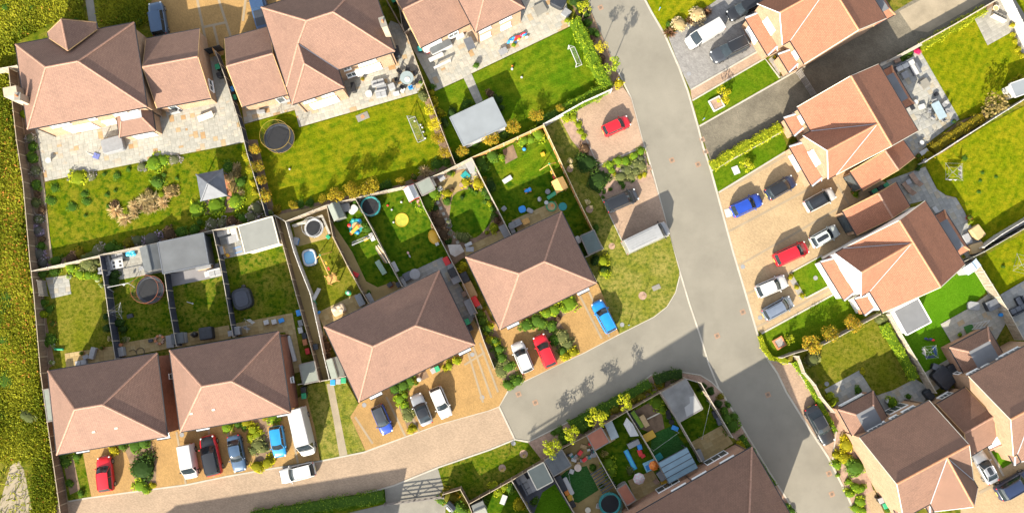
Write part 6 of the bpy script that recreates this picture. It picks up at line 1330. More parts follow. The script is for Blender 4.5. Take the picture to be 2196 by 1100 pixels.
def sofa(px, py, q, L, label, m=M_gry, cm=M_lg, ret=0, D=.85):
    t = T('garden_sofa', label, 'sofa', (px,py), q); MB().rbox(-L/2,-D/2,.05,L/2,D/2,.32,.06).build('base', m, t); MB().rbox(-L/2,-D/2,.32,L/2,-D/2+.18,.72,.05).build('backrest', m, t); n = max(1, round(L/.75))
    for i in range(n): MB().rbox(-L/2+L*i/n+.02,-D/2+.2,.33,-L/2+L*(i+1)/n-.02,D/2,.46,.07,0,3,.04).build('cushion', cm, t)
    if ret:
        s = 1 if ret > 0 else -1; R = abs(ret); x0, x1 = (L/2-D, L/2) if s > 0 else (-L/2, -L/2+D)
        MB().rbox(x0,D/2+.01,.05,x1,D/2+R,.32,.06).build('base', m, t); xb = x1-.18 if s > 0 else x0; MB().rbox(xb,D/2+.01,.321,xb+.18,D/2+R,.72,.05).build('backrest', m, t); MB().rbox(x0+.02 + (0 if s > 0 else .18),D/2+.02,.33,x1-.02-(.18 if s > 0 else 0),D/2+R-.02,.46,.07,0,3,.04).build('cushion', cm, t)
    return t
def wbin(px, py, q, lid, label, body=M_black, h=1.05):
    t = T('wheelie_bin', label, 'wheelie bin', (px,py), q, 'wheelie bins by the houses'); MB().loft([[(-.22,-.22,.05),(.22,-.22,.05),(.22,.22,.05),(-.22,.22,.05)],[(-.30,-.29,h-.1),(.30,-.29,h-.1),(.30,.29,h-.1),(-.30,.29,h-.1)]]).build('bin_body', body, t); MB().rbox(-.33,-.31,h-.1,.36,.31,h,.06,0,3,.04).build('lid', lid, t); MB().cyl((-.36,-.25,h-.14),(-.36,.25,h-.14),.025,.025,6).build('handle', body, t)
    for y in (-.26,.26): MB().cyl((-.26,y-.03,.1),(-.26,y+.03,.1),.1,.1,10).build('wheel', M_tyre, t)
    return t
def boxy(name, px, py, q, d, m, label, cat, top=None, r=.05, soft=.05):
    t = T(name, label, cat, (px,py), q); k = min(d[0],d[1])/2.2
    MB().rbox(-d[0]/2,-d[1]/2,.02,d[0]/2,d[1]/2,d[2]*.86,min(r,k)).build('body', m, t); MB().rbox(-d[0]/2-.03,-d[1]/2-.03,d[2]*.86,d[0]/2+.03,d[1]/2+.03,d[2],min(r,k),0,3,min(soft,d[2]*.12)).build('top', top or m, t); return t
def pot(px, py, pal, label, m=M_pot, r=.22, h=.4, ph=.5):
    t = T('plant_pot', label, 'plant pot', (px,py)); MB().cyl((0,0,0),(0,0,h),r*.75,r,12).build('pot', m, t)
    if pal: o = link('plant', LM['bush'][0], t, loc=(0,0,h), scale=(r*1.6,r*1.6,ph)); paint(o, pal)
    return t
def ball(px, py, r, m, label): t = T('ball', label, 'ball', (px,py)); MB().ell((0,0,r),(r,r,r),12,8).build('ball_skin', m, t, smooth=True); MB().ring((0,0,r), r*1.0, .012, 16, 4).build('seam', M_black, t); return t
def airer(px, py, label, R=1.3, h=1.85, cloth=(), arms=4, rot=.3):
    t = T('rotary_airer', label, 'rotary airer', (px,py), rz=rot, group='rotary airers in the gardens'); MB().cyl((0,0,0),(0,0,h+.1),.025,.025,6).build('pole', M_metal, t); A = [2*math.pi*i/arms for i in range(arms)]
    for a in A: MB().cyl((0,0,h-.35),(R*math.cos(a),R*math.sin(a),h),.014,.014,4).build('arm', M_metal, t)
    for k in (.55,.97):
        L = MB(); zz = h-.35+.35*k
        for i in range(arms): a, b = A[i], A[(i+1)%arms]; L.cyl((R*k*math.cos(a),R*k*math.sin(a),zz),(R*k*math.cos(b),R*k*math.sin(b),zz),.008,.008,3)
        L.build('washing_line', M_lg, t)
    for i, k, m in cloth:
        a, b = A[i], A[(i+1)%arms]; p = Vector((R*k*math.cos(a),R*k*math.sin(a),h-.1)); q = Vector((R*k*math.cos(b),R*k*math.sin(b),h-.1)); d = (q-p); n = 8; R1 = []; 
        for j in range(n+1): u = .12+.76*j/n; c = p+d*u; s = .10*math.sin(j*1.9); R1.append([(c.x,c.y,c.z),(c.x+s+.05,c.y+s*.6,c.z-.35),(c.x+.2+s*1.6,c.y+.12-s,c.z-.75)])
        MB().loft(R1, closed=False).build('laundry', m, t)
    return t
def parasol(px, py, label, r, m, m2=None, h=2.1, n=8):
    t = T('parasol', label, 'parasol', (px,py)); MB().cyl((0,0,0),(0,0,h+.1),.025,.025,6).build('pole', M_metal, t); MB().cyl((0,0,0),(0,0,.08),.25,.25,12).build('base', M_black, t)
    for i in range(n):
        a, b = 2*math.pi*i/n, 2*math.pi*(i+1)/n; rr = [[(k*r*math.cos(q),k*r*math.sin(q),h-.42*k**1.4) for q in (a,b)] for k in (.02,.35,.68,.72,1)]
        MB().loft(rr[:3], closed=False).build('canopy_panel', m if i%2 or not m2 else m2, t); MB().loft(rr[2:], closed=False).build('canopy_panel', (m2 or m) if i%2 else m, t)
    return t
def slide(px, py, q, L, m, label, m2=None, w=.5):
    t = T('slide', label, 'slide', (px,py), q); R = []
    for j in range(9): u = j/8; x = -L/2+L*u; z = 1.1*(1-u)**1.1+.06; R.append([(x,-w/2,z+.12),(x,-w/2+.05,z),(x,w/2-.05,z),(x,w/2,z+.12)])
    MB().loft(R, closed=False).build('chute', m, t)
    for y in (-w/2, w/2): MB().cyl((-L/2,y,1.25),(-L/2-.45,y*1.3,0),.03,.03,5).build('leg', m2 or m, t)
    for k in range(3): z = .3+.3*k; MB().cyl((-L/2-.33+.11*k,-w/2,z),(-L/2-.33+.11*k,w/2,z),.03,.03,5).build('rung', m2 or m, t)
    MB().box(-L/2-.12,-w/2,1.05,-L/2+.05,w/2,1.13).build('platform', m2 or m, t); return t
def line_of(a, b, label, name='washing_line', h=1.9):
    t = T(name, label, 'washing line', a, b); L = (P(*b)-P(*a)).length
    for x in (0, L): MB().cyl((x,0,0),(x,0,h),.03,.03,5).build('post', M_metal, t)
    MB().cyl((0,0,h-.05),(L,0,h-.05),.012,.012,4).build('line', M_wc, t); return t
def Zp(ox, oy, x, y): return ox+x/3.667, oy+y/3.667
# ---- top-left patio
t = boxy('covered_sofa', 247, 313, (262,309), (2.7,1.9,.8), M_gry, 'grey covered garden furniture against the bay of the top left house', 'garden furniture', M_gry, .35, .18)
t = T('fire_bowl', 'white fire bowl on the left of the big pale patio', 'fire bowl', (108,346)); MB().cyl((0,0,.25),(0,0,.5),.15,.36,14).build('bowl', M_wc, t); MB().cyl((0,0,0),(0,0,.25),.12,.06,8).build('stem', M_wc, t)
t = T('folded_parasol', 'closed white parasol with a blue base on the big pale patio', 'parasol', (207,335), (184,327)); MB().cyl((0,0,0),(0,0,2.3),.03,.03,6).build('pole', M_metal, t); MB().cyl((0,0,.9),(0,0,2.35),.16,.05,8).build('canopy', M_wc, t); MB().box(-.4,-.35,0,.4,.35,.1).build('base', plain('blue_base', (.10,.12,.30), .6, .1, 3), t)
t = T('barbecue', 'barbecue with a bright orange handle by the garage wing of the top left house', 'barbecue', Zp(300,0,290,880), Zp(300,0,330,870)); MB().rbox(-.6,-.3,.1,.6,.3,.85,.06).build('cabinet', M_lg, t); MB().rbox(-.4,-.28,.85,.4,.28,1.15,.12,0,3,.1).build('lid', M_black, t); MB().cyl((-.35,.3,1.0),(.35,.3,1.0),.03,.03,6).build('handle', M_org, t)
table(*Zp(300,0,525,925), Zp(300,0,575,905), 2.0, .8, M_cream, 'pale low bench table on the big patio right of the barbecue', .45); wbin(*Zp(300,0,645,610), Zp(300,0,660,650), M_black, 'black bin in the alley between the top left garages'); wbin(*Zp(300,0,632,545), Zp(300,0,650,600), M_grn, 'green-lidded bin in the alley between the top left garages'); wbin(*Zp(300,0,760,785), Zp(300,0,775,830), M_grn, 'green-lidded bin under the left wing of the top middle house'); wbin(*Zp(300,0,740,720), Zp(300,0,755,760), M_blu, 'blue-lidded bin under the left wing of the top middle house')
boxy('storage_box', *Zp(300,0,960,885), Zp(300,0,1000,880), (1.0,.4,.5), M_gry, 'small grey box under the garage wing of the top middle house', 'storage box')
# ---- second patio
table(874, 171, None, 1.75, 1.75, plain('grey_tabletop', (.22,.27,.28), .2, .05, 3), 'round grey table ringed by black chairs', .74, True)
_t = T('plate_stand', 'white round tray in the middle of the grey table', 'tray', (873.5,171), z=.78); MB().cyl((0,0,0),(0,0,.05),.35,.36,14).build('dish', M_wc, _t); MB().cyl((0,0,.05),(0,0,.12),.1,.1,8).build('centrepiece', M_cream, _t)
for i in range(7):
    a = i*2*math.pi/7+.3; x, y = 874+21*math.cos(a), 171+21*math.sin(a); chair(x, y, 874, 171, M_blu if i == 1 else M_black, ('blue' if i == 1 else 'black') + ' chair at the round grey table, ' + ('lower right','below','lower left','left','upper left','upper right','right')[i], 'chairs at the round grey table')
sofa(*Zp(600,0,775,660), Zp(600,0,830,645), 1.7, 'pale sofa on the patio of the top middle house', M_lg, M_lg); sofa(*Zp(600,0,800,745), Zp(600,0,750,755), 1.4, 'second pale sofa facing the fire table', M_lg, M_lg); table(*Zp(600,0,805,700), Zp(600,0,850,690), 1.3, .8, M_gry, 'grey fire table between two pale sofas', .5)
boxy('garden_armchair', *Zp(600,0,885,690), Zp(600,0,860,700), (.8,.75,.6), M_lg, 'pale armchair right of the fire table', 'chair', M_lg, .1); boxy('garden_armchair', *Zp(600,0,705,745), Zp(600,0,740,735), (.8,.8,.55), M_lg, 'pale round armchair left of the fire table', 'chair', M_wc, .3); boxy('footstool', *Zp(600,0,920,740), Zp(600,0,940,735), (.7,.45,.4), M_wc, 'white footstool at the patio edge', 'footstool'); boxy('footstool', *Zp(600,0,970,715), Zp(600,0,980,720), (.45,.6,.4), M_wc, 'white footstool nearest the round table', 'footstool')
boxy('barbecue_cover', *Zp(600,0,925,425), Zp(600,0,935,470), (1.5,.75,1.0), M_dkf, 'black covered barbecue beside the chimney-side wall', 'barbecue', M_dkf, .12, .15); pot(*Zp(600,0,655,630), 'orange', 'pot of orange flowers by the patio doors of the top middle house'); boxy('log_rack', *Zp(600,0,585,700), Zp(600,0,590,740), (1.2,.5,.8), M_black, 'black slatted rack at the shaded corner of the wing', 'rack'); boxy('storage_chest', *Zp(600,0,55,790), Zp(600,0,90,780), (1.1,.6,.6), M_lg, 'pale chest by the corner of the rear wing', 'chest'); pot(*Zp(600,0,1110,655), 'green', 'grey pot at the fence by the round table', M_gry)
t = T('manhole_slab', 'square slab with an orange cover on the wide lawn', 'drain cover', Zp(600,0,652,920), Zp(600,0,700,900)); MB().box(-.8,-.45,0,.8,.45,.05).build('slab', M_conc, t); MB().cyl((0,0,.05),(0,0,.08),.24,.24,14).build('cover', M_pot, t)
def goal(px, q, Wd, label, h=1.4, m=M_wc, D=.9):
    t = T('football_goal', label, 'football goal', px, q)
    for y in (-Wd/2, Wd/2): MB().cyl((0,y,0),(0,y,h),.05,.05,6).build('post', m, t); MB().cyl((0,y,h),(-D,y,.03),.035,.035,5).build('stay', m, t); MB().cyl((0,y,.03),(-D,y,.03),.035,.035,5).build('ground_bar', m, t)
    MB().cyl((0,-Wd/2,h),(0,Wd/2,h),.05,.05,6).build('crossbar', m, t); MB().cyl((-D,-Wd/2,.03),(-D,Wd/2,.03),.035,.035,5).build('rear_bar', m, t); k = MB()
    for i in range(1,14): y = -Wd/2+Wd*i/14; k.cyl((0,y,h),(-D,y,.03),.007,.007,3)
    for i in range(1,6): u = i/6; k.cyl((-D*u,-Wd/2,h*(1-u)),(-D*u,Wd/2,h*(1-u)),.007,.007,3)
    k.build('net', M_wc, t); return t
goal(Zp(850,0,1380,460), Zp(850,0,1330,480), 2.6, 'white football goal in front of the leafy hedge'); goal(Zp(600,270,1050,40), Zp(600,270,1000,60), 3.3, 'thin-framed goal at the right side of the wide lawn', 1.5, M_metal)
for i, (x, y) in enumerate(((1108,985),(1122,1005),(1130,1040),(1145,1090),(1062,955))): ball(*Zp(600,0,x,y), .14, M_wc, 'white ball behind the thin-framed goal, ' + ('topmost','second','third','lowest','apart to the left')[i])
ball(*Zp(600,270,80,342), .13, M_wc, 'white ball near the left end of the wide lawn'); ball(*Zp(850,0,985,612), .15, M_wc, 'white ball in the middle of the striped lawn'); t = T('garden_toy', 'orange and white toy on the striped lawn', 'toy', Zp(850,0,910,550), Zp(850,0,920,560)); MB().ell((0,0,.3),(.16,.16,.3)).build('toy_body', M_wc, t); MB().ell((-.3,.35,.1),(.14,.14,.1)).build('toy_ball', M_org, t)
# ---- third patio
boxy('outdoor_kitchen', *Zp(850,0,350,375), Zp(850,0,440,330), (2.9,1.2,.95), M_wc, 'dark-topped counter with white fronts under the garage wing eaves', 'counter', M_gr, .06); table(*Zp(850,0,578,360), Zp(850,0,600,410), 1.6, 1.1, M_shade, 'dark square table by the corner of the top centre house'); boxy('storage_box', *Zp(850,0,500,290), Zp(850,0,530,275), (1.1,.6,.6), M_wc, 'white box by the top centre house wall', 'storage box')
for i, (x, y) in enumerate(((315,460),(365,520))): t = table(*Zp(850,0,x,y), Zp(850,0,x+100,y-48), 2.0 if i == 0 else 2.4, .55 if i == 0 else .3, M_wc, 'white ' + ('slatted bench' if i == 0 else 'narrow trestle') + ' on the patio left of the garden path', .45 if i == 0 else .75, False, M_wc)
pot(*Zp(850,0,628,525), 'green', 'potted shrub alone on the patio above the garden path', M_gry, .35, .4, .6); pot(*Zp(850,0,1340,175), 'lime', 'potted lime plant in the right corner of the top patio', M_gry, .3, .4, .7); boxy('covered_furniture', *Zp(850,0,1270,30), Zp(850,0,1310,50), (1.9,1.5,.9), M_dkf, 'black covered furniture at the right of the top patio', 'garden furniture', M_dkf, .4, .2); boxy('planter_box', *Zp(850,0,1335,110), Zp(850,0,1365,130), (1.0,1.0,.4), M_gry, 'grey square base with a white figure at the top patio corner', 'planter', M_gry); table(*Zp(850,0,1130,80), Zp(850,0,1180,55), 1.5, 1.4, M_conc, 'pale square low table on the top patio', .35); table(*Zp(850,0,840,415), Zp(850,0,870,400), 1.1, .8, M_gry, 'small grey table at the lawn edge of the top patio', .5)
t = T('inflatable_toy', 'heap of red, blue and yellow inflatable on the top patio', 'inflatable toy', Zp(850,0,950,315), Zp(850,0,1040,270))
for i in range(26): r_ = random.Random(i); x = r_.uniform(-1.35,1.35); y = r_.uniform(-.5,.5)*(1-.3*abs(x)); MB().ell((x,y,.12+.1*r_.random()),(.28+.15*r_.random(),.18,.14),8,5).build('tube', (M_redp,M_blu,M_blu,M_wc,M_yel,M_redp)[i%6], t, smooth=True)
pot(*Zp(850,0,922,365), 'bright', 'potted palm in front of the inflatable', M_pot, .25, .35, .6); wbin(*Zp(850,0,190,405), Zp(850,0,200,440), M_teal, 'teal-lidded bin at the left corner of the top patio'); boxy('toy_box', *Zp(850,0,240,400), Zp(850,0,260,440), (.9,.5,.5), M_redp, 'red toy box beside the dark-topped counter', 'toy box', M_wc); wbin(*Zp(600,0,905,25), Zp(600,0,920,60), M_grn, 'green-lidded bin in the alley left of the top centre house')
# ---- gardens of the long row
sofa(*Zp(0,540,865,95), Zp(0,540,850,40), 1.9, 'grey slatted sofa on the left of the pale terrace', M_gry, M_gry, -1.0); sofa(*Zp(0,540,935,40), Zp(0,540,985,25), 1.5, 'pale cushioned seat at the back of the pale terrace', M_gry, M_lg); t = table(*Zp(0,540,940,100), Zp(0,540,990,90), 1.5, 1.1, M_wc, 'white table set with dark mats on the pale terrace', .6)
for dx, dy in ((-.4,-.25),(.4,-.25),(-.4,.25),(.4,.25)): MB().box(dx-.14,dy-.12,.6,dx+.14,dy+.12,.62).build('place_mat', M_black, t)
t = T('paddling_pool', 'crumpled blue inflatable at the back of the pale terrace', 'inflatable toy', Zp(0,540,1030,15), Zp(0,540,1060,0))
for i in range(8): r_ = random.Random(i+50); MB().ell((r_.uniform(-.4,.4),r_.uniform(-.35,.35),.15),(.3,.22,.16),8,5).build('tube', plain('sky_blue_vinyl', (.05,.42,.70), .3, .1, 3), t, smooth=True)
chair(*Zp(0,540,870,165), *Zp(0,540,890,140), M_lg, 'pale chair at the lower left of the pale terrace'); boxy('cool_box', *Zp(0,540,1120,130), Zp(0,540,1140,120), (.6,.4,.4), M_gry, 'dark cool box by the trampoline at the terrace edge', 'cool box'); chair(*Zp(0,540,1185,125), *Zp(0,540,1170,100), M_lg, 'pale folding chair by the large grey outbuilding')
t = T('ball_swing', 'white pole frame with a ball beside the orange-ringed trampoline', 'swing frame', Zp(0,540,890,285), Zp(0,540,1060,250)); MB().cyl((0,0,1.5),(2.7,0,1.5),.04,.04,6).build('beam', M_wc, t); [MB().cyl((x,0,1.5),(x,s*.5,0),.035,.035,5).build('leg', M_wc, t) for x in (0,2.7) for s in (-1,1)]; MB().ell((1.95,0,1.1),(.16,.16,.16)).build('hanging_ball', M_wc, t)
airer(*Zp(0,540,972,470), 'three-armed white airer in the garden with the orange-ringed trampoline', 1.2, 1.7, (), 3, 1.2); boxy('laundry_basket', *Zp(0,540,1030,505), Zp(0,540,1050,500), (.7,.45,.35), M_dkf, 'dark basket beside the three-armed airer', 'basket')
t = T('fire_pit', 'round stone fire pit on the buff flags', 'fire pit', Zp(0,540,1258,690)); [MB().cbox((.5*math.cos(i*.7),.5*math.sin(i*.7),.12),(.28,.3,.24),i*.7).build('stone', M_pot if i%2 else M_mulch, t) for i in range(9)]; boxy('charcoal_bag', *Zp(0,540,1190,698), Zp(0,540,1200,696), (.5,.35,.25), M_dkf, 'dark bag left of the round fire pit', 'bag')
t = T('hose_coil', 'coil of black hose lying on buff flags behind the first hipped pair', 'hose', Zp(0,540,1105,785)); MB().ring((0,0,.05),.5,.035,20,5).build('coil', M_black, t); MB().tube([(-.5,0,.04),(-.9,.3,.04),(-1.4,.1,.04)],.03).build('hose_tail', M_black, t); boxy('storage_box', *Zp(0,540,968,785), Zp(0,540,975,830), (1.1,.75,.8), M_lg, 'grey lidded box by the blue-black fence behind the first hipped pair', 'storage box', M_lg); pot(*Zp(0,540,990,690), 'grey', 'round grey pot at the foot of the blue-black fence', M_lg, .3, .35, .3); pot(*Zp(0,540,960,730), None, 'brown pot near the grey lidded box'); boxy('raised_bed', *Zp(0,540,1345,705), Zp(0,540,1350,760), (1.5,.9,.35), M_gry, 'grey raised bed beside the fence by the fire pit', 'raised bed')
boxy('garden_bench', *Zp(0,540,740,795), Zp(0,540,750,760), (1.4,.6,.5), M_wc, 'white padded bench on the buff flags of the square-paved garden', 'bench', M_lg); table(*Zp(0,540,690,825), Zp(0,540,710,815), .7, .5, M_gry, 'small grey table left of the white padded bench', .5); sofa(*Zp(0,540,650,878), Zp(0,540,700,868), 1.4, 'grey seat under the eaves in the square-paved garden', M_gry, M_lg); pot(*Zp(0,540,655,795), 'red', 'pot of red flowers on the buff flags', M_pot, .25, .35, .5); pot(*Zp(0,540,812,755), 'red', 'pot of red flowers at the lawn edge', M_pot, .22, .35, .4); t = T('play_tunnel', 'green plastic play tunnel lying by the left bed', 'play tunnel', Zp(0,540,435,765), Zp(0,540,500,765)); MB().cyl((0,0,.15),(1.05,0,.15),.14,.14,10).build('tunnel', M_grn, t); [MB().ring((x,0,.15),.14,.02,12,4).build('hoop', M_grn, t) for x in (.05,1.0)]
t = T('slatted_screen', 'slatted shade screen casting stripes on the square paving', 'screen', (99,602), (104,636)); [MB().box(x,-.06,0,x+.08,.06,1.9).build('post', M_grey, t) for x in (0, 1.9)]; [MB().box(.08,-.02,.15+.2*i,1.9,.02,.25+.2*i).build('slat', M_grey, t) for i in range(9)]
sofa(*Zp(300,540,600,165), Zp(300,540,560,175), 1.6, 'white and grey lounge seat on the silver deck', M_wc, M_lg); table(*Zp(300,540,545,175), Zp(300,540,580,165), .9, .7, M_wc, 'white low table on the silver deck', .4); boxy('sideboard', *Zp(300,540,520,120), Zp(300,540,560,112), (1.9,.6,.9), M_wood, 'wooden bar counter beside the large grey outbuilding', 'counter', M_gry); t = T('garden_lamp', 'white solar light lying on the deck garden lawn', 'light', Zp(300,540,395,400), Zp(300,540,430,410)); MB().cyl((-.4,0,.06),(.3,0,.06),.05,.05,6).build('stem', M_wc, t); MB().ell((.35,0,.08),(.13,.09,.08)).build('lamp_head', M_wc, t)
boxy('storage_shed', *Zp(300,540,330,680), Zp(300,540,360,675), (1.5,1.3,1.3), M_lg, 'grey bike store behind the second hipped pair', 'storage box', M_gr); boxy('covered_grill', *Zp(300,540,540,640), Zp(300,540,590,632), (1.6,1.5,1.0), M_dkf, 'black square cover on buff flags behind the second hipped pair', 'garden furniture', M_dkf, .2, .18); t = T('chimenea', 'black chimenea with a round base between two covers', 'chimenea', Zp(300,540,440,650)); MB().ell((0,0,.5),(.38,.38,.4)).build('bowl', M_black, t); MB().cyl((0,0,.8),(0,0,1.5),.14,.1,8).build('flue', M_black, t); MB().cyl((0,0,0),(0,0,.15),.3,.3,10).build('stand', M_black, t)
airer(*Zp(300,540,860,580), 'folding airer with pale laundry behind the second hipped pair', .9, 1.2, ((0,.9,M_wc),(2,.7,M_lg)), 4, .2); boxy('stool', *Zp(300,540,1000,555), Zp(300,540,1020,550), (.55,.55,.45), M_wc, 'white cube stool on buff flags, left of two', 'stool', M_wc); boxy('stool', *Zp(300,540,1062,550), Zp(300,540,1080,545), (.55,.55,.45), M_wc, 'white cube stool on buff flags, right of two', 'stool', M_wc); boxy('toy_crate', *Zp(300,540,1115,540), Zp(300,540,1140,530), (.65,.45,.2), M_blu, 'blue mat beside the white cube stools', 'mat'); boxy('barbecue_cart', *Zp(300,540,785,620), Zp(300,540,790,660), (1.0,.6,1.0), M_gry, 'grey barbecue cart by the fence end', 'barbecue', M_lg); wbin(*Zp(300,540,735,640), Zp(300,540,740,670), M_lg, 'grey-lidded bin at the fence end behind the second hipped pair'); boxy('cold_frame', *Zp(300,540,1200,760), Zp(300,540,1230,870), (3.2,.4,.5), M_wc, 'long rack of pale bags against the brick side of the second pair', 'rack', M_wc)
for i, (x, y, m) in enumerate(((1255,480,M_blu),(1270,560,M_gry),(1270,615,M_wc),(1300,660,M_dkf),(1305,710,M_pot),(1325,780,M_redp))): boxy('stored_crate', *Zp(300,540,x,y), Zp(300,540,x+8,y+35), (.7,.5,.5), m, ('blue','grey','white','black','terracotta','red') [i] + ' crate along the brown fence beside the second hipped pair', 'crate', m)
sofa(*Zp(300,270,690,830), Zp(300,270,640,845), 2.6, 'white L-shaped sofa left of the cream garden office', M_wc, M_wc, -1.2); table(*Zp(300,270,738,895), Zp(300,270,790,880), 1.4, .95, M_lg, 'pale table on a dark mat in front of the white L-shaped sofa', .5); t = T('floor_mat', 'blue patterned mat below the pale table', 'mat', Zp(300,270,770,975), Zp(300,270,820,960)); MB().box(-.6,-.5,0,.6,.5,.03).build('mat_face', M_gry, t); [MB().box(-.5,y,.03,.5,y+.05,.04).build('stripe', M_blu, t) for y in (-.35,.3)]; boxy('toy_kitchen', *Zp(300,270,655,985), Zp(300,270,665,1030), (1.0,.55,.8), M_wood, 'small wooden play kitchen by the fence end', 'toy', M_lg); boxy('toy_basket', *Zp(300,270,695,1020), Zp(300,270,705,1030), (.4,.35,.3), M_redp, 'red toy basket by the wooden play kitchen', 'basket', M_yel)
t = T('paddling_pool', 'blue paddling pool with a white rim on the yellowish lawn', 'paddling pool', Zp(600,270,238,1037), Zp(600,270,250,1090)); MB().rbox(-.95,-.78,0,.95,.78,.12,.5,0,6).build('water', M_water, t)
for i, m in enumerate((M_wc, M_blu)):
    for z in ((.30,) if i == 0 else (.12,)):
        rows = []
        for k in range(29):
            a = 2*math.pi*k/28; cx = math.copysign(abs(math.cos(a))**.6,math.cos(a)); cy = math.copysign(abs(math.sin(a))**.6,math.sin(a)); rows.append([((.95+.13*math.cos(2*math.pi*j/6))*cx,(.78+.13*math.cos(2*math.pi*j/6))*cy,z+.13*math.sin(2*math.pi*j/6)) for j in range(6)])
        MB().loft(rows, 0, False, False).build('rim', m, t, smooth=True)
def swing(px0, px1, h, label, tower=None):
    t = T('swing_set', label, 'swing set', px0, px1); L = (P(*px1)-P(*px0)).length; MB().cyl((-.2,0,h),(L,0,h),.06,.06,6).build('beam', M_wood2, t)
    for s in (-1,1): MB().cyl((0,0,h),(-.2,s*1.15,0),.05,.05,6).build('leg', M_wood2, t)
    MB().box(-.1,-.1,h-.1,.1,.1,h+.08).build('bracket', M_grn, t)
    for x in (L*.35, L*.65):
        s = MB().box(x-.22,-.1,.45,x+.22,.1,.5).build('swing_seat', M_redp if x > L/2 else M_yel, t)
        for k in (-.2,.2): MB().cyl((x+k,0,h),(x+k,0,.5),.012,.012,4).build('rope', M_wc, s)
    if tower:
        w, d = tower
        for x in (L, L+w):
            for y in (-d/2, d/2): MB().box(x-.05,y-.05,0,x+.05,y+.05,h+.15).build('tower_post', M_wood2, t)
        for i in range(8): MB().box(L-.05+(w+.1)*i/8,-d/2-.05,1.15,L-.05+(w+.1)*(i+1)/8-.02,d/2+.05,1.19).build('deck_board', M_wood2, t)
        for y in (-d/2,d/2): MB().box(L,y-.02,1.5,L+w,y+.02,1.75).build('rail', M_wood2, t)
    return t
t = swing((695,551), (713,591), 2.1, 'wooden swing and climbing frame on the paddling pool lawn', (1.0,1.0)); [MB().cyl((3.0,-.55,.2+.25*i),(3.0,.55,.2+.25*i),.03,.03,5).build('rung', M_wood2, t) for i in range(7)]
t2 = swing((1176,360), (1193,394), 2.2, 'wooden swing set with a roofed tower by the orange fence', (1.3,1.3)); L2 = (P(1193,394)-P(1176,360)).length; MB().add([(L2-.15,-.8,2.35),(L2+1.45,-.8,2.35),(L2+1.45,.8,2.35),(L2-.15,.8,2.35),(L2-.15,0,2.8),(L2+1.45,0,2.8)],[(0,1,5,4),(2,3,4,5),(0,4,3),(1,2,5)]).build('tower_roof', M_wood2, t2)
slide(*Zp(850,270,1232,545), Zp(850,270,1190,570), 1.7, M_grn, 'green tube slide beside the roofed wooden tower'); slide(*Zp(600,540,298,335), Zp(600,540,312,290), 1.6, M_wc, 'white slide with green steps near the paddling pool', M_grn)
t = T('trike_toy', 'green toddler rocker on the paddling pool lawn', 'toy', Zp(600,540,543,322), Zp(600,540,570,330)); MB().ell((0,0,.25),(.42,.32,.22)).build('seat', M_grn, t); MB().ell((0,0,.42),(.2,.2,.12)).build('hub', M_wc, t); t = T('garden_table_cover', 'rumpled beige cover over chairs behind the middle hipped pair', 'garden furniture', Zp(600,540,470,455), Zp(600,540,520,430)); MB().rbox(-.85,-.6,0,.85,.6,.75,.25,0,4,.2).build('cover', plain('beige_cover', (.44,.34,.24), .85, .2, 2), t); [MB().ell((x,y,.75),(.25,.2,.12)).build('fold', plain('beige_fold', (.5,.4,.3), .85, .2, 2), t) for x, y in ((-.4,.2),(.3,-.2),(.2,.3))]; boxy('storage_box', *Zp(600,540,640,380), Zp(600,540,660,420), (1.5,.8,.8), M_wc, 'white storage box under the eaves of the middle pair', 'storage box', M_wf); boxy('blue_toy', *Zp(600,540,310,475), Zp(600,540,320,465), (.35,.25,.15), M_blu, 'small blue toy on the buff flags', 'toy'); boxy('pushchair', *Zp(600,270,135,910), Zp(600,270,140,890), (.9,.55,.6), M_blu, 'blue toy buggy leaning on the white wall', 'toy', M_lg); boxy('toy_crate', *Zp(600,270,385,875), Zp(600,270,395,885), (.5,.4,.4), M_redp, 'red and green toy at the end of the sand yard', 'toy', M_grn)
wbin(*Zp(600,540,296,745), Zp(600,540,300,770), M_dkf, 'black bin in the sandy alley'); pot(*Zp(600,540,385,815), 'bronze', 'dark pot beside the pale ridged shed', M_black, .3, .4, .4); wbin(*Zp(600,540,432,1020), Zp(600,540,432,1040), M_blu, 'blue-lidded bin below the pale ridged shed'); wbin(*Zp(600,540,475,1012), Zp(600,540,475,1040), M_lg, 'grey-lidded bin below the pale ridged shed'); wbin(*Zp(600,540,515,1005), Zp(600,540,515,1030), M_grn, 'green-lidded bin below the pale ridged shed'); wbin(*Zp(350,800,1118,125), Zp(350,800,1122,160), M_black, 'black bin at the right side of the second hipped pair'); wbin(*Zp(350,800,1122,172), Zp(350,800,1125,200), M_grn, 'green-lidded bin at the right side of the second hipped pair')
t = T('play_pool', 'round splash mat with an orange slide in the narrow garden', 'paddling pool', Zp(600,270,600,790)); MB().cyl((0,0,0),(0,0,.1),.95,.95,24).build('base', M_teal, t); MB().cyl((0,0,.1),(0,0,.16),.5,.5,20).build('disc', M_tan, t); [MB().ell((.85*math.cos(i),.85*math.sin(i),.15),(.25,.25,.15)).build('rim_cushion', (M_teal,M_blu,M_teal,M_redp)[i%4], t) for i in range(6)]; slide(*Zp(600,270,592,828), Zp(600,270,550,860), 1.5, M_org, 'orange slide across the round splash mat', M_org, .4); goal(Zp(600,270,650,915), Zp(600,270,660,940), 2.4, 'low wire goal in the narrow garden', .9, M_metal, .5); boxy('toy_car', *Zp(600,270,680,895), Zp(600,270,700,885), (.5,.3,.25), M_yel, 'yellow toy in the narrow garden', 'toy'); boxy('toy_tray', *Zp(600,270,728,875), Zp(600,270,740,900), (1.0,.5,.3), M_wc, 'white slatted toy tray by the grey fence', 'toy', M_wc)
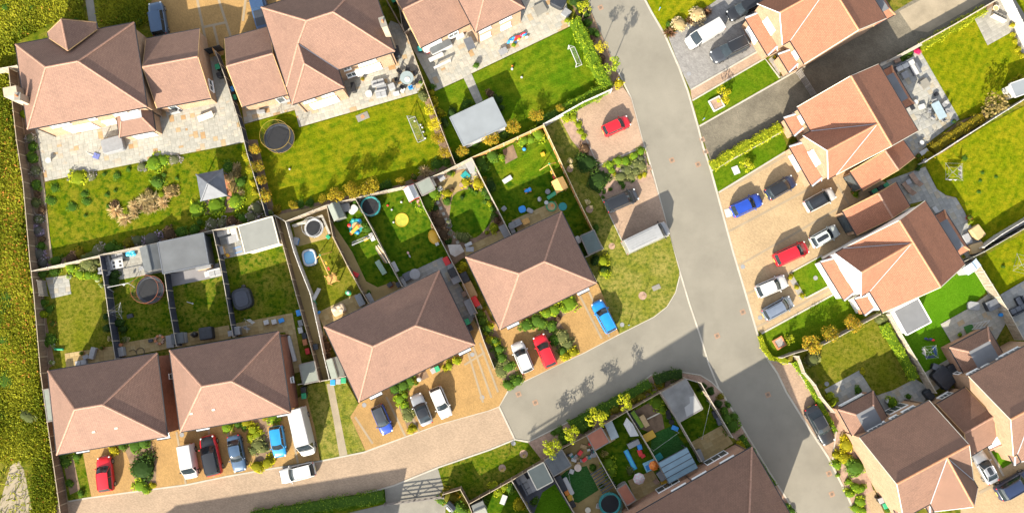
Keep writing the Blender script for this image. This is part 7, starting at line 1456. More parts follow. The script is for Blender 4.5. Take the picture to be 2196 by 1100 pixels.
boxy('clutter_heap', *Zp(600,270,510,650), Zp(600,270,560,640), (1.6,1.0,.8), M_gry, 'heap of grey and white clutter behind the pale green shed', 'clutter', M_lg, .2, .2); boxy('clutter_bag', *Zp(600,270,580,660), Zp(600,270,600,640), (1.2,.9,.4), M_wc, 'white bag beside the grey clutter heap', 'bag', M_wc, .3, .1); t = T('ladder', 'stack of timber and ladders along the grey fence', 'timber stack', Zp(600,270,805,1010), Zp(600,270,860,1100)); [MB().cbox((0,-.3+.12*i,.08+.03*(i%3)),(2.2+.2*(i%3),.09,.09),.02*i).build('plank', (M_grey,M_wood,M_cream)[i%3], t) for i in range(6)]; boxy('cold_frame', *Zp(600,540,800,125), Zp(600,540,840,190), (1.9,.6,.5), M_pg, 'green cold frame in the narrow garden', 'cold frame', plain('green_glazing', (.18,.26,.20), .15, .1, 2)); boxy('blue_tricycle', *Zp(600,540,600,180), Zp(600,540,620,190), (.8,.5,.5), M_blu, 'blue ride-on toy at the sandy path', 'toy', M_redp)
t = T('sandpit_shell', 'yellow oval play shell against the fence', 'sandpit shell', Zp(600,270,1215,875), Zp(600,270,1240,930)); MB().ell((0,0,.1),(.95,.70,.32),16,8).build('shell', M_yel, t, smooth=True); MB().ring((0,0,.12),.93,.05,24,5,ry=.70).build('rim', M_yel, t); MB().box(.75,-.25,0,1.15,.2,.25).build('step', M_wc, t)
t = T('hoop_mat', 'yellow green worn hoop mat on the trampoline lawn', 'mat', Zp(600,270,960,740)); MB().cyl((0,0,0),(0,0,.03),.85,.85,24).build('mat_face', plain('lime_mat', (.28,.30,.03), .9, .2, 2), t); MB().ring((0,0,.04),.85,.03,24,5).build('rim', M_yel, t); t = T('dropped_toy', 'white and pink toy lying on the dark lawn', 'toy', Zp(600,270,1015,1010), Zp(600,270,1030,1040)); MB().ell((-.2,0,.1),(.2,.14,.1)).build('toy_head', plain('pink_plastic', (.6,.35,.32), .5, .1, 3), t); MB().ell((.25,0,.1),(.25,.1,.1)).build('toy_body', M_lg, t); boxy('playhouse', *Zp(600,270,1105,610), Zp(600,270,1112,640), (.8,.6,.6), M_wc, 'small pink and white dolls house by the fence', 'toy', plain('pink_roof', (.6,.25,.25), .5, .1, 3)); ball(*Zp(600,270,958,600), .15, M_wc, 'pale ball on the lawn below the white pop-up canopy'); ball(*Zp(600,270,850,627), .14, M_redp, 'pink ball right of the teal-padded trampoline'); ball(*Zp(600,270,882,660), .13, M_wc, 'white ball right of the teal-padded trampoline'); ball(*Zp(600,270,896,758), .13, M_wc, 'white ball left of the worn hoop mat')
def sail(px, label, h, m, name='covered_parasol'):
    pts = [P(x,y,h) for x,y in px]; c = sum(pts, Vector())/len(pts); t = bpy.data.objects.new(name, None); COL.objects.link(t); t.location = (c.x,c.y,0); tag(t, label, 'shade'); q = [p-Vector((c.x,c.y,0)) for p in pts]; n = len(q)
    top = Vector((0,0,h+.35)); MB().add(q+[top]+[p-Vector((0,0,.05)) for p in q], [(i,(i+1)%n,n) for i in range(n)]+[(i,n+1+i,n+1+(i+1)%n,(i+1)%n) for i in range(n)]).build('canopy', m, t); MB().cyl((0,0,0),(0,0,h+.3),.035,.035,6).build('pole', M_metal, t); MB().box(-.3,-.3,0,.3,.3,.08).build('base', M_black, t)
sail([(960,525),(987,524),(996,539),(976,551),(966,545)], 'grey fabric parasol by the fence below the stepping stones', 2.0, plain('taupe_canvas', (.26,.24,.22), .85, .1, 2)); sail([(1344,895),(1357,909),(1370,934),(1352,936),(1337,909)], 'white sail shade by the brown roadside fence', 2.0, M_wc, 'sail_shade')
table(*Zp(600,540,1068,178), None, 1.35, 1.35, M_lg, 'round pale slatted table behind the middle pair', .72, True); boxy('garden_armchair', *Zp(600,540,1010,195), Zp(600,540,1040,180), (1.0,1.0,.5), M_shade, 'dark seat left of the round pale table', 'chair', M_shade); boxy('garden_bench', *Zp(600,540,910,120), Zp(600,540,930,160), (1.3,.45,.45), M_wc, 'white bench along the grey fence on the dark lawn', 'bench', M_wc); boxy('garden_bench', *Zp(600,540,980,245), Zp(600,540,1000,280), (1.0,.4,.5), M_lg, 'pale narrow bench by the eaves of the middle pair', 'bench', M_lg); wbin(*Zp(600,540,945,260), Zp(600,540,960,290), M_dkf, 'dark bin by the eaves of the middle pair'); boxy('barbecue', *Zp(600,540,873,262), Zp(600,540,890,250), (.6,.5,.8), M_redp, 'red barbecue on the sandy corner', 'barbecue', M_black); boxy('garden_chest', *Zp(600,540,712,365), Zp(600,540,730,400), (1.2,.6,.6), M_lg, 'pale chest on the sandy corner by the middle pair', 'chest')
for i, (x, y, d, m, w, l) in enumerate(((215,75,(1.0,.7,.6),M_dkf,'toy','dark toy heap with red and teal pieces on the pale side patio'),(245,120,(.8,.7,.5),M_teal,'toy','teal ride-on toy on the pale side patio'),(265,165,(1.1,1.0,.9),M_dkf,'garden furniture','black cover on the pale side patio'),(285,215,(1.1,1.1,.7),M_gry,'chair','grey folded chairs on the pale side patio'),(355,330,(.6,.6,.5),M_pot,'clutter','brown pot stack on the pale side patio'),(400,435,(2.0,.9,.8),M_wc,'garden furniture','white and blue covered bench at the gate end of the side patio'),(375,550,(.7,.6,1.0),M_grn,'wheelie bin','green caddy by the side gate of the middle pair'),(400,600,(.6,.6,1.0),M_dkf,'wheelie bin','dark grey bin by the side gate of the middle pair'))): boxy('stored_item', *Zp(900,540,x,y), Zp(900,540,x+20,y+40), d, m, l, w, (M_redp,M_lg,M_black,M_lg,M_mulch,M_lg,M_grn,M_black)[i])
for i, (x, y, d, m, l) in enumerate(((355,205,(1.3,1.0,.7),M_dkf,'dark covered item along the fence left of the pair nearest the road'),(395,300,(2.2,1.2,.5),M_tan,'tan boarded stack left of the pair nearest the road'),(440,390,(1.3,.7,.7),M_mulch,'brown chair heap left of the pair nearest the road'),(465,425,(1.0,.6,.5),M_dkf,'dark crate by the shrubs left of the pair nearest the road'))): boxy('stored_item', *Zp(900,540,x,y), Zp(900,540,x+25,y+50), d, m, l, 'clutter', (M_dkf,M_tan,M_redp,M_gry)[i], .15, .1)
wbin(*Zp(600,540,1212,928), Zp(600,540,1230,960), M_lg, 'grey-lidded bin at the front of the middle pair'); wbin(*Zp(600,540,1243,915), Zp(600,540,1260,950), M_grn, 'green-lidded bin at the front of the middle pair'); t = T('garden_ornament', 'white garden ornament by the front step of the middle pair', 'ornament', Zp(650,800,918,45)); MB().cyl((0,0,0),(0,0,.6),.2,.12,8).build('column', M_wc, t); MB().ell((0,0,.7),(.3,.3,.15)).build('basin', M_wc, t)
# circular-lawn garden
table(*Zp(850,270,358,415), Zp(850,270,380,400), .8, .8, M_lg, 'square pale table on the sandy circle-garden patio', .6); pot(*Zp(850,270,422,375), 'dark', 'dark tub by the fence of the circle garden', M_black, .32, .4, .4); pot(*Zp(850,270,512,470), None, 'round brown pot at the edge of the sandy circle-garden patio', M_mulch, .3, .35); pot(*Zp(850,270,440,505), 'bronze', 'bronze-planted pot by the sandy circle-garden patio', M_pot, .25, .35, .4); boxy('pallet', *Zp(850,270,292,455), Zp(850,270,310,490), (1.0,.45,.9), M_cream, 'cream slatted trellis box beside the pale green-roofed shed', 'planter', M_cream); chair(*Zp(850,270,345,500), *Zp(850,270,330,480), M_lg, 'pale chair by the bright shrub of the circle garden'); boxy('garden_waste', *Zp(850,270,595,320), Zp(850,270,620,370), (1.6,1.2,.3), M_gry, 'grey slab stack on the circle-garden back patio', 'clutter', M_lg); boxy('fountain', *Zp(850,270,545,395), Zp(850,270,560,380), (.9,.9,.3), M_pot, 'small fountain with a teal basin in the circle garden', 'fountain', M_teal)
for i, (x, y) in enumerate(((410,755),(420,790),(425,845))): pot(*Zp(850,270,x,y), 'lavender', 'blue glazed pot beside the stepping stones, ' + ('upper','middle','lower')[i], M_blu, .26, .35, .35)
t = T('glass_table', 'clear dining set on the buff flags below the circular lawn', 'table', Zp(850,270,580,975)); MB().box(-.5,-.3,.68,.5,.3,.72).build('tabletop', M_lg, t); [MB().box(x,y,0,x+.04,y+.04,.68).build('leg', M_black, t) for x in (-.45,.4) for y in (-.25,.2)]; boxy('planter', *Zp(850,270,568,935), Zp(850,270,590,925), (.9,.4,.4), M_wc, 'white trough at the end of the stepping stones', 'planter', M_wc); t = boxy('bench', *Zp(850,270,855,840), Zp(850,270,885,895), (1.9,.8,.6), M_lg, 'grey slatted bench by the fence below the circular lawn', 'bench', M_gry)
# swing-set garden
boxy('stepping_bench', *Zp(850,270,873,424), Zp(850,270,910,400), (1.2,.55,.25), M_wc, 'white low bench on the swing garden lawn', 'bench', M_wc); t = T('ride_on_toy', 'blue and orange ride-on toy in the middle of the swing garden', 'toy', Zp(850,270,1033,510), Zp(850,270,1060,500)); MB().ell((0,0,.2),(.48,.25,.2)).build('toy_body', M_blu, t); MB().ell((.3,0,.35),(.18,.28,.12)).build('hood', M_blu, t); [MB().cyl((x,y-.04,.13),(x,y+.04,.13),.13,.13,10).build('wheel', M_org, t) for x in (-.3,.3) for y in (-.26,.26)]
ball(*Zp(850,270,1005,187), .25, M_blu, 'blue and white ball near the top of the swing garden'); boxy('toy_box', *Zp(850,270,1152,227), Zp(850,270,1170,220), (.45,.45,.3), M_yel, 'yellow toy box near the top of the swing garden', 'toy', M_yel); boxy('paddling_tub', *Zp(850,270,990,658), Zp(850,270,1010,650), (.85,.8,.25), M_blu, 'small blue tub on the lawn by the buff flags', 'paddling pool', M_blu, .3); boxy('doll_pram', *Zp(850,270,1050,670), Zp(850,270,1070,680), (.8,.5,.4), M_lg, 'grey toy pram at the edge of the buff flags', 'toy', M_lg, .2); t = T('toy_turtle', 'white toddler walker on the swing garden lawn', 'toy', Zp(850,270,1125,580)); MB().ell((0,0,.25),(.26,.32,.25)).build('toy_body', M_wc, t); MB().ell((.1,.1,.45),(.12,.12,.1)).build('toy_head', M_gry, t)
t = T('sand_pit', 'round green sandpit with an orange rim on the buff flags', 'sandpit', Zp(850,270,1218,635)); MB().cyl((0,0,0),(0,0,.18),.55,.55,18).build('sand', M_tan, t); MB().ring((0,0,.18),.58,.08,20,6).build('rim', M_grn, t); MB().ell((.1,.1,.22),(.15,.15,.1)).build('toy', M_org, t); t = T('round_lid', 'round teal lid lying on the shaded lawn by the house corner', 'lid', Zp(850,270,1308,635)); MB().cyl((0,0,0),(0,0,.06),.52,.48,20).build('lid_disc', M_teal, t); MB().ring((0,0,.05),.5,.03,20,5).build('rim', M_teal, t); t = T('white_table', 'small white round table by the green sandpit', 'table', Zp(850,270,1178,608)); MB().cyl((0,0,.4),(0,0,.44),.27,.27,14).build('tabletop', M_wc, t); MB().cyl((0,0,0),(0,0,.4),.05,.05,6).build('pedestal', M_wc, t); t = T('nest_swing', 'round dark nest swing near the green tube slide', 'swing', Zp(850,270,1190,520)); MB().ring((0,0,.25),.3,.04,18,5).build('hoop', M_gry, t); MB().cyl((0,0,.22),(0,0,.25),.29,.29,16).build('net', M_gry, t)
sofa(*Zp(850,270,935,775), Zp(850,270,965,760), 1.6, 'grey sofa on the buff flags under the eaves, swing garden', M_gry, M_gry); boxy('storage_box', *Zp(850,270,908,815), Zp(850,270,925,850), (1.1,.5,.6), M_lg, 'grey box beside the grey sofa under the eaves', 'storage box', M_gry); table(*Zp(850,270,1018,755), Zp(850,270,1040,745), .9, .7, M_wood2, 'small wooden table on the buff flags', .5); chair(*Zp(850,270,845,655), *Zp(850,270,830,640), M_lg, 'pale deckchair on the swing garden lawn by the fence'); boxy('water_butt', *Zp(1200,270,143,900), Zp(1200,270,160,930), (.9,.5,.9), M_wc, 'white tank against the dark green shed', 'water tank', M_wc, .2)
# bottom gardens
sofa(*Zp(950,800,650,880), Zp(950,800,690,955), 2.2, 'dark rattan sofa on the slate terrace', M_shade, M_gry); table(*Zp(950,800,700,870), Zp(950,800,730,930), 1.7, .7, M_lg, 'pale table in front of the cream-roofed room', .5); boxy('sun_pad', *Zp(950,800,615,830), Zp(950,800,660,800), (1.2,.8,.5), M_lg, 'light grey seat at the back of the slate terrace', 'chair', M_lg)
for i, (x, y, d, m, l) in enumerate(((925,860,(2.0,.8,.7),M_mulch,'brown covered bench along the artificial lawn'),(985,880,(2.2,.5,.5),M_blu,'long blue slide folded along the artificial lawn'),(970,930,(.7,.5,.5),M_cream,'cream toy seat along the pale fence'),(1000,975,(.8,.6,.5),M_redp,'red toy kitchen along the pale fence'),(1015,1020,(.9,.6,.5),M_org,'orange and black toy crate along the pale fence'))): boxy('stored_toy', *Zp(950,800,x,y), Zp(950,800,x+25,y+50), d, m, l, 'toy', (M_dkf,M_wc,M_org,M_yel,M_black)[i], .15)
t = T('junk_heap', 'heap of mixed junk in the fenced corner right of the grey shed', 'clutter', Zp(950,800,1090,640), Zp(950,800,1150,610))
for i in range(22): r_ = random.Random(i+99); MB().cbox((r_.uniform(-1.6,1.6),r_.uniform(-1.0,1.0),.12+.2*r_.random()),(r_.uniform(.25,.8),r_.uniform(.2,.5),r_.uniform(.1,.4)),r_.random()*3).build('oddment', (M_gry,M_wc,M_mulch,M_teal,M_lg,M_redp,M_dkf,M_tan)[i%8], t)
table(*Zp(950,800,1058,738), None, .9, .9, plain('pale_pink_top', (.55,.45,.38), .7, .1, 3), 'round pink table at the edge of the dark artificial lawn', .45, True); boxy('side_cube', *Zp(950,800,1010,768), Zp(950,800,1030,775), (.5,.5,.4), M_wc, 'white cube at the edge of the dark artificial lawn', 'stool', M_wc); t = T('leaning_pergola', 'dark slatted pergola frame leaning by the fence of the artificial lawn', 'slatted frame', Zp(950,800,1250,820), Zp(950,800,1300,900)); [MB().box(-1.3+.37*i,-1.0,.9,-1.3+.37*i+.12,1.0,1.0).build('slat', M_dk, t) for i in range(8)]; [MB().box(x,y,0,x+.08,y+.08,.9).build('post', M_dk, t) for x in (-1.25,1.25) for y in (-.9,.85)]; boxy('white_tray', *Zp(950,800,477,990), Zp(950,800,490,955), (1.1,.6,.25), M_wc, 'white tray on the lawn behind the lime bush', 'tray', M_wc); table(*Zp(950,800,1137,1070), None, .7, .7, M_cream, 'round cream side table on the sandy patio', .4, True); chair(*Zp(950,800,1220,1035), *Zp(950,800,1240,1040), M_wc, 'white chair beside the teal octagonal trampoline'); line_of(Zp(950,800,980,770), Zp(950,800,1015,970), 'green washing line over the dark artificial lawn')
boxy('storage_unit', *Zp(950,800,1318,440), Zp(950,800,1340,490), (2.2,1.0,.9), plain('glass_blue_box', (.22,.30,.34), .3, .15, 2), 'blue-glazed cold frame right of the red-orange shed roof', 'cold frame', plain('glazing', (.32,.38,.40), .15, .1, 2)); boxy('timber_deck', *Zp(950,800,1300,480), Zp(950,800,1330,530), (1.8,.8,.4), M_tan, 'tan timber stack right of the red-orange shed roof', 'timber stack', M_tan)
t = T('water_slide', 'light blue water slide sheet running down the parasol garden', 'water slide', Zp(1300,800,152,605), Zp(1300,800,228,755)); L3 = (P(*Zp(1300,800,228,755))-P(*Zp(1300,800,152,605))).length; MB().box(0,-.22,.0,L3,.22,.03).build('sheet_face', plain('aqua_vinyl', (.05,.40,.58), .2, .1, 2), t); [MB().cyl((0,y,.05),(L3,y,.05),.05,.05,6).build('side_tube', M_blu, t) for y in (-.24,.24)]
boxy('storage_bench', *Zp(1300,800,210,550), Zp(1300,800,250,530), (1.5,.6,.7), M_gry, 'grey storage bench in the parasol garden', 'bench', M_lg); boxy('toy_kitchen', *Zp(1300,800,258,575), Zp(1300,800,265,600), (.6,.5,.6), M_blu, 'blue-topped toy in the parasol garden', 'toy', M_blu); boxy('toy_kitchen', *Zp(1300,800,262,620), Zp(1300,800,270,640), (.8,.5,.5), M_dkf, 'black and red toy heap in the parasol garden', 'toy', M_redp); boxy('toy_car', *Zp(1300,800,287,648), Zp(1300,800,300,640), (.5,.35,.3), M_redp, 'red toy car in the parasol garden', 'toy', M_redp); t = T('blanket', 'light blue play blanket under the orange parasol', 'blanket', Zp(1300,800,345,725), Zp(1300,800,400,700)); MB().box(-.75,-.6,0,.75,.6,.03).build('blanket_face', plain('pale_aqua_cloth', (.25,.50,.62), .8, .2, 3), t); MB().box(-.6,-.45,.03,.3,.2,.04).build('pattern_panel', M_blu, t)
parasol(1398, 994, 'orange beach parasol over the blue play blanket', .62, M_org, plain('deep_orange', (.55,.13,.02), .6, .1, 3), 1.7); parasol(1365.5, 1020, 'striped pink and white parasol on the sandy patio', .72, M_wc, plain('dusty_pink_stripe', (.42,.30,.32), .7, .1, 3)); boxy('patio_heater', *Zp(1300,800,425,800), Zp(1300,800,450,840), (1.1,.7,.8), M_shade, 'dark cabinet by the pale fence left of the pergola', 'cabinet', M_gry); boxy('yellow_toy', *Zp(1300,800,450,850), Zp(1300,800,470,845), (.7,.45,.3), M_yel, 'yellow toy box by the pergola corner', 'toy', M_yel); chair(*Zp(1300,800,385,845), *Zp(1300,800,370,860), M_mulch, 'brown chair on the buff patio by the striped parasol')
t = T('raised_planter', 'long black planter with a green strip in the dirt garden', 'planter', Zp(1300,800,238,360), Zp(1300,800,275,415)); MB().box(-1.2,-.35,0,1.2,.35,.5).build('trough', M_dkf, t); MB().box(-1.15,-.22,.5,1.15,.28,.56).build('planting', plain('lime_planting', (.18,.30,.03), .9, .2, 4), t); boxy('mud_kitchen', *Zp(1300,800,292,370), Zp(1300,800,320,420), (1.5,.6,.8), M_tan, 'wooden mud kitchen beside the long black planter', 'toy', M_tan); ribbon('log_edging', [Zp(1300,800,320,360), Zp(1300,800,440,300)], .15, M_cream, .12); [boxy('tyre_stack', *Zp(1300,800,x,y), Zp(1300,800,x+10,y+20), (.6,.6,.25), M_tyre, 'black tyre along the fence of the dirt garden, '+w, 'tyre', M_tyre, .29, .05) for x, y, w in ((483,305,'top'),(490,340,'middle'),(512,382,'bottom'))]; boxy('toy_heap', *Zp(1300,800,335,490), Zp(1300,800,370,470), (1.4,.9,.4), M_dkf, 'sand tray of yellow toys between turf and fence', 'toy', M_yel, .1); boxy('white_toys', *Zp(1300,800,538,430), Zp(1300,800,560,440), (.8,.5,.3), M_wc, 'white and blue toys at the turf corner', 'toy', M_blu); boxy('turf_box', *Zp(1300,800,408,655), Zp(1300,800,430,640), (.9,.7,.5), M_teal, 'teal box on the turf beside the pergola', 'storage box', M_teal); line_of(Zp(1300,800,350,590), Zp(1300,800,545,450), 'washing line crossing the green turf pitch'); line_of(Zp(1300,800,725,500), Zp(1300,800,790,215), 'washing line beside the flat grey office'); boxy('garden_chair', *Zp(1300,800,850,320), Zp(1300,800,870,370), (.9,.5,.6), M_dkf, 'dark chair by the pale curved fence, upper of two', 'chair', M_dkf); boxy('garden_chair', *Zp(1300,800,882,370), Zp(1300,800,895,410), (1.0,.6,.6), M_dkf, 'dark chair by the pale curved fence, lower of two', 'chair', M_shade); boxy('covered_item', *Zp(1300,800,725,640), Zp(1300,800,745,690), (1.4,.7,.8), M_shade, 'dark covered item on the buff patio by the pergola', 'garden furniture', M_gry)
# east side
sofa(*Zp(1796,0,520,520), Zp(1796,0,450,555), 2.6, 'white corner sofa by the low brick wall', M_shade, M_wc, -1.4); table(*Zp(1796,0,520,600), Zp(1796,0,560,580), .9, .9, M_gry, 'square grey table inside the white corner sofa', .5); boxy('planter_trough', *Zp(1796,0,460,485), Zp(1796,0,480,475), (.8,.5,.4), M_lg, 'pale trough at the end of the low brick wall', 'planter', M_mulch); boxy('fire_table', *Zp(1796,0,672,668), Zp(1796,0,700,650), (1.2,1.1,.5), M_gry, 'square stone fire table in the middle of the grey patio', 'fire table', M_conc); pot(*Zp(1796,0,770,745), None, 'round dark bowl on the grey patio', M_black, .3, .3)
table(*Zp(1796,0,775,882), Zp(1796,0,815,955), 2.3, 1.1, plain('blue_grey_glass', (.25,.32,.36), .15, .08, 2), 'long grey glass dining table on the right-hand patio'); [chair(*Zp(1796,0,x,y), *Zp(1796,0,775,882), M_gry, 'dark rattan chair at the long glass table, ' + w, 'chairs at the long glass table') for x, y, w in ((705,880,'upper left'),(735,930,'lower left'),(825,830,'upper right'),(850,880,'lower right'),(745,815,'top end'),(815,945,'bottom end'))]
t = T('white_ornament', 'white round plant stand under the garden room of the middle gable house', 'planter', Zp(1796,0,605,810)); MB().cyl((0,0,0),(0,0,.4),.2,.3,12).build('pot', M_wc, t); boxy('storage_box', *Zp(1796,0,655,845), Zp(1796,0,670,840), (.7,.6,.4), M_wc, 'white box near the long glass table', 'storage box', M_wc); pot(*Zp(1796,0,902,962), 'dark', 'blue pot at the end of the orange hedge', M_blu, .25, .35, .4); boxy('gas_barbecue', *Zp(1796,0,560,855), Zp(1796,0,575,880), (.8,.5,.9), M_lg, 'small grey barbecue by the right-hand roof edge', 'barbecue', M_black); t = T('bird_bath', 'white bird bath on the lower grey patio', 'bird bath', Zp(1796,270,645,140)); MB().cyl((0,0,0),(0,0,.5),.12,.08,8).build('stem', M_wc, t); MB().cyl((0,0,.5),(0,0,.58),.2,.3,14).build('basin', M_wc, t); boxy('garden_bench', *Zp(1796,270,668,210), Zp(1796,270,700,190), (1.1,.5,.45), M_wc, 'white bench at the low end of the orange hedge', 'bench', M_wc); pot(*Zp(1796,270,622,245), 'red', 'dark red potted plant by the garage roof corner', M_pot, .3, .3, .5); airer(*Zp(1796,270,615,50), 'white spider airer folded out on the lower grey patio', 1.3, 1.7, (), 4, .4); boxy('coping_stone', *Zp(1796,270,678,280), Zp(1796,270,695,272), (.5,.4,.4), M_wc, 'white cube at the end of the brick wall', 'block', M_wc)
t = T('garden_ornament', 'red and white planter ornament in the fork of the corner patio', 'ornament', Zp(1796,0,1232,75)); MB().cyl((0,0,0),(0,0,.4),.3,.35,12).build('pot', M_tan, t); MB().ring((0,0,.4),.36,.04,14,5).build('rim', M_cream, t); sofa(*Zp(1796,0,1260,140), Zp(1796,0,1310,165), 1.9, 'pale bench on the corner patio at the top right', M_cream, M_conc); pot(*Zp(1796,0,1360,208), 'yellow', 'pot at the right edge of the corner patio', M_tan, .28, .35, .4)
chair(*Zp(1796,270,600,425), *Zp(1796,270,640,480), M_mulch, 'brown sun lounger on the curved grey patio, right of two', None, True); chair(*Zp(1796,270,545,495), *Zp(1796,270,580,540), M_mulch, 'brown sun lounger on the curved grey patio, left of two', None, True); table(*Zp(1796,270,548,445), Zp(1796,270,560,465), .6, .6, M_lg, 'small square table between the brown loungers', .4); pot(*Zp(1796,270,618,345), 'dark', 'dark pot by the wall above the brown loungers', M_black, .25, .35, .4)
airer(*Zp(1796,270,850,385), 'rotary airer with white laundry on the large right-hand lawn', 1.55, 1.9, ((3,.95,M_wc),(2,.9,M_wc)), 4, .75); airer(*Zp(1796,540,1385,110), 'empty rotary airer on the small lawn at the right edge', 1.6, 1.9, (), 4, .5); airer(*Zp(1796,540,675,785), 'rotary airer hung with dark blue clothes on the bright turf', 1.1, 1.8, ((2,.9,plain('navy_cloth', (.03,.05,.14), .9, .2, 3)),(3,.9,plain('blue_cloth', (.04,.09,.25), .9, .2, 3)),(1,.8,M_wc)), 4, .9)
table(*Zp(1796,270,788,700), None, .75, .75, M_wc, 'white round table by the house on the curved patio', .7, True); boxy('storage_box', *Zp(1796,270,757,665), Zp(1796,270,775,690), (.8,.5,.5), M_wc, 'white box beside the white round table', 'storage box', M_wc); pot(*Zp(1796,270,1022,725), 'red', 'red pot at the edge of the curved patio', M_redp, .3, .35, .35); boxy('garden_armchair', *Zp(1796,270,1080,840), Zp(1796,270,1110,880), (1.6,1.3,.75), M_tan, 'tan covered armchair by the black fence, upper of two', 'chair', M_tan, .15, .15); boxy('garden_armchair', *Zp(1796,270,1075,965), Zp(1796,270,1040,975), (1.7,1.2,.75), M_tan, 'tan covered armchair by the black fence, lower of two', 'chair', M_tan, .15, .15); boxy('footstool', *Zp(1796,270,1010,890), Zp(1796,270,1030,930), (1.3,.8,.4), M_lg, 'pale low sofa facing the tan armchairs', 'sofa', M_lg, .1); boxy('storage_trough', *Zp(1796,270,1330,830), Zp(1796,270,1400,790), (4.6,.45,.5), M_shade, 'long dark trough on the white ledge at the right edge', 'planter', M_gry)
boxy('log_store', *Zp(1796,540,1195,415), Zp(1796,540,1240,395), (1.6,1.2,.9), M_dkf, 'dark framed crate stack on the sandstone patio', 'storage box', M_shade); boxy('tarp_heap', *Zp(1796,540,1060,425), Zp(1796,540,1100,430), (1.4,1.0,.4), M_gry, 'grey tarpaulin heap at the edge of the bright turf', 'tarpaulin', M_gry, .3, .15); t = T('folding_ladder', 'white folding frame lying on the sandstone patio', 'clothes frame', Zp(1796,540,1040,590), Zp(1796,540,1180,560)); [MB().cyl((x,-.35,.3),(x+.9,.35,.5),.035,.035,5).build('bar', M_wc, t) for x in (0,.5,1.0,1.5)]; [MB().cyl((0,y,.3),(2.4,y,.45),.035,.035,5).build('rail', M_wc, t) for y in (-.35,.35)]; boxy('artificial_mat', *Zp(1796,540,1035,605), Zp(1796,540,1060,595), (1.1,.9,.05), M_grn, 'green mat under the white folding frame', 'mat', plain('mat_green', (.03,.12,.02), .9, .1, 3)); t = T('hot_tub', 'round grey covered tub by the sunroom wall', 'hot tub', Zp(1796,540,988,725)); MB().cyl((0,0,0),(0,0,.7),.62,.62,20).build('tub', M_gry, t); MB().cyl((0,0,.7),(0,0,.78),.64,.58,20).build('cover', M_lg, t); boxy('covered_sofa', *Zp(1796,540,815,985), Zp(1796,540,870,1040), (2.6,2.1,.9), M_dkf, 'big black covered furniture by the brick house wall', 'garden furniture', M_dkf, .35, .15); boxy('covered_sofa', *Zp(1796,540,935,885), Zp(1796,540,1000,845), (3.0,1.1,.8), M_dkf, 'long black covered sofa below the sunroom', 'garden furniture', M_dkf, .2, .15); boxy('covered_box', *Zp(1796,540,760,905), Zp(1796,540,790,915), (1.0,.7,.7), M_dkf, 'small black box by the pale fence near the big cover', 'storage box', M_shade); sofa(*Zp(1796,540,1410,455), Zp(1796,540,1460,430), 2.2, 'dark sofa at the right edge patio', M_dkf, M_shade, 1.0); boxy('kamado_grill', *Zp(1796,800,700,165), Zp(1796,800,720,190), (1.3,.9,.8), M_dkf, 'black covered grill on the patio beside the brown garage', 'barbecue', M_dkf, .3, .2); pot(*Zp(1796,800,385,217), None, 'white pot on the patio beside the sunroom', M_wc, .25, .35); boxy('blue_toy', *Zp(1796,540,1275,495), Zp(1796,540,1290,490), (.4,.4,.4), M_blu, 'blue ball-shaped toy by the sunroom roof', 'toy', M_blu, .18)
t = T('clothes_heap', 'dark bundle of clothes dropped on the bright turf', 'clothes', Zp(1796,540,720,688), Zp(1796,540,765,692)); [MB().ell((-.45+.3*i,.05*(-1)**i,.12),(.25,.16,.12)).build('garment', (plain('navy_cloth', (.03,.05,.14), .9, .2, 3),M_dkf,plain('navy_cloth', (.03,.05,.14), .9, .2, 3),M_redp)[i], t) for i in range(4)]
wbin(*Zp(1796,270,265,525), Zp(1796,270,280,515), M_grn, 'green-lidded bin in the passage between two garages, left of three', M_dkf); wbin(*Zp(1796,270,310,502), Zp(1796,270,325,490), M_dkf, 'black bin in the passage between two garages, middle of three', M_dkf); wbin(*Zp(1796,270,355,480), Zp(1796,270,370,470), M_grn, 'green-lidded bin in the passage between two garages, right of three', M_dkf); wbin(*Zp(1550,800,1215,985), Zp(1550,800,1230,1020), M_lg, 'grey-lidded bin by the brick gable at the bottom right'); wbin(*Zp(1550,800,1250,1025), Zp(1550,800,1265,1060), M_grn, 'green-lidded bin by the brick gable at the bottom right')
def planter_sq(px, q, label, w=1.6, m=M_wc, fill=M_mulch):
    t = T('square_planter', label, 'planter', px, q); h = .3
    for x0,y0,x1,y1 in ((-w/2,-w/2,w/2,-w/2+.15),(-w/2,w/2-.15,w/2,w/2),(-w/2,-w/2+.15,-w/2+.15,w/2-.15),(w/2-.15,-w/2+.15,w/2,w/2-.15)): MB().box(x0,y0,0,x1,y1,h).build('edge', m, t)
    MB().box(-w/2+.15,-w/2+.15,0,w/2-.15,w/2-.15,h-.08).build('soil', fill, t)
planter_sq(Zp(1200,0,1232,820), Zp(1200,0,1290,790), 'white square planter under the yellow-leaved tree'); planter_sq(Zp(1550,540,442,715), Zp(1550,540,485,690), 'square tan-edged planter on the roadside lawn corner', 1.3, M_pot, M_gravel); boxy('drain_slab', *Zp(1500,270,285,350), Zp(1500,270,310,340), (.8,1.0,.08), M_wc, 'white slab beside the lime small tree', 'slab', M_wc); boxy('drain_slab', *Zp(1200,540,760,280), Zp(1200,540,795,265), (1.0,.55,.06), M_conc, 'pale slab on the corner lawn by the junction', 'slab', M_conc); boxy('drain_slab', *Zp(1200,270,1325,685), Zp(1200,270,1345,680), (.7,1.0,.03), M_wc, 'white slab at the road edge by the royal blue car', 'slab', M_wc)
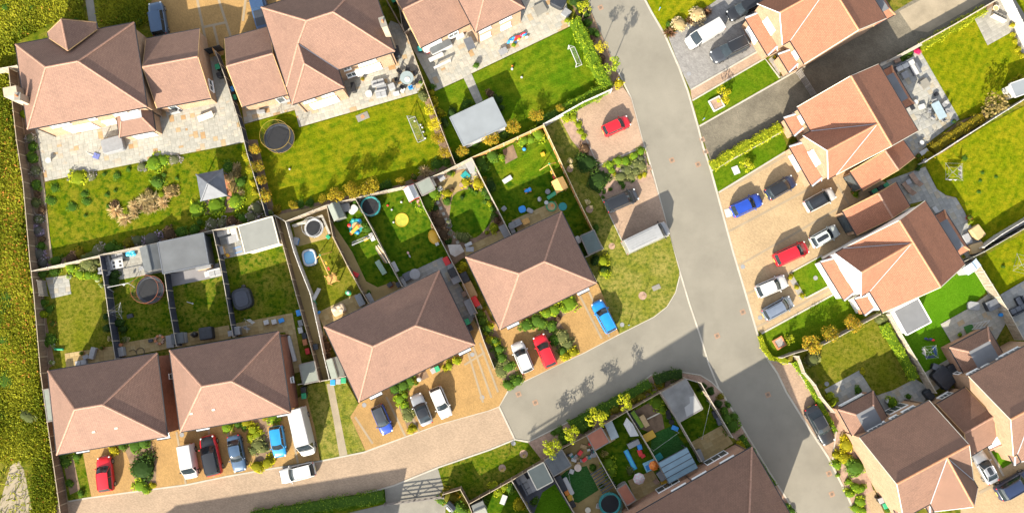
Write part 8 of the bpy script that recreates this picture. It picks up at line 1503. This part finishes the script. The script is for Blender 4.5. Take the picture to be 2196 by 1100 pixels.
def cover(px, label, m, w=.62, rnd=False, q=None):
    z = ground_z(*px)
    t = T('manhole_cover', label, 'manhole cover', px, q or (px[0]+10, px[1]-4), 'manhole covers in roads and lawns')
    if rnd: MB().cyl((0,0,0),(0,0,.012),w/2,w/2,16).build('lid', m, t); MB().ring((0,0,.008),w/2+.02,.02,16,4).build('frame', M_gry, t)
    else: MB().box(-w/2,-w/2,0,w/2,w/2,.012).build('frame', m, t); MB().cyl((0,0,.012),(0,0,.02),w*.30,w*.30,12).build('lid', plain('rusty_iron', (.13,.095,.07), .8, .2, 5), t)
M_rb = plain('brown_brick_surround', (.25,.16,.105), .85, .15, 3)
for p, l in (((1441,344),'on the main road left of the lime hedge, left of two'),((1497,353),'on the main road left of the lime hedge, right of two'),((1506,300),'at the kerb by the brown lane, upper'),((1513,326),'at the kerb by the brown lane, lower'),((1538,720),'on the main road beside the roadside lawn'),((1593,669),'at the right kerb near the blue-grey people carrier'),((1112,845),'at the end of the side road, left of two'),((1148,863),'at the end of the side road, right of two'),((1647,846),'in the shade on the main road'),((1778,1015),'on the lower main road, upper of two'),((1784,1059),'on the lower main road, lower of two'),((1288,17),'at the very top of the main road'),((1391,361),'at the kerb beside the bed between the bays')): cover(p, 'brown block-edged manhole ' + l, M_rb, .65)
for p, l in (((1593,572),'dark round drain cover by the right kerb below the block drive'),((1334,696),'dark round drain cover on the corner lawn edge'),((1101,950),'pale round drain cover where block road meets asphalt'),((1749,596),'grey round cover in the small square lawn'),((1013,760),'small dark cover on the drive of the middle pair'),((1034,852),'small dark cover near the end of the middle drive'),((390,932),'grey cover beside the small white van'),((781,868),'grey cover at the house corner above the dark-roofed blue car'),((1477,159),'small dark cover on the grey block drive'),((1630,681),'small cover beside the blue-grey people carrier'),((1773,823),'grey cover in the dry lawn corner')): cover(p, l, M_gry, .5, True)
t = T('bird_table', 'terracotta bird table on the shaded lawn by the white house', 'bird table', Zp(1550,540,1050,468)); MB().cyl((0,0,0),(0,0,1.2),.04,.04,6).build('post', M_wood, t); MB().box(-.3,-.3,1.2,.3,.3,1.26).build('tray', M_pot, t); MB().add([(-.35,-.35,1.5),(.35,-.35,1.5),(.35,.35,1.5),(-.35,.35,1.5),(0,0,1.8)],[(0,1,4),(1,2,4),(2,3,4),(3,0,4)]).build('roof', M_pot, t)
for p, l in (((1347,697),'slim marker post on the corner lawn'),((1413,23),'slim marker post on the top lawn'),((1507,258),'slim marker post on the small lawn by the lane'),((1325,175),'slim marker post at the foot of the roadside bed')):
    t = T('marker_post', l, 'post', p); MB().cyl((0,0,0),(0,0,.9),.05,.05,8).build('post_shaft', M_lg, t); MB().cyl((0,0,.9),(0,0,1.0),.06,.03,8).build('post_cap', M_blu, t)
boxy('door_mat', *Zp(1500,270,722,240), Zp(1500,270,740,275), (.9,.6,.06), M_pg, 'green mat by the porch of the middle gable house', 'mat', M_pg)
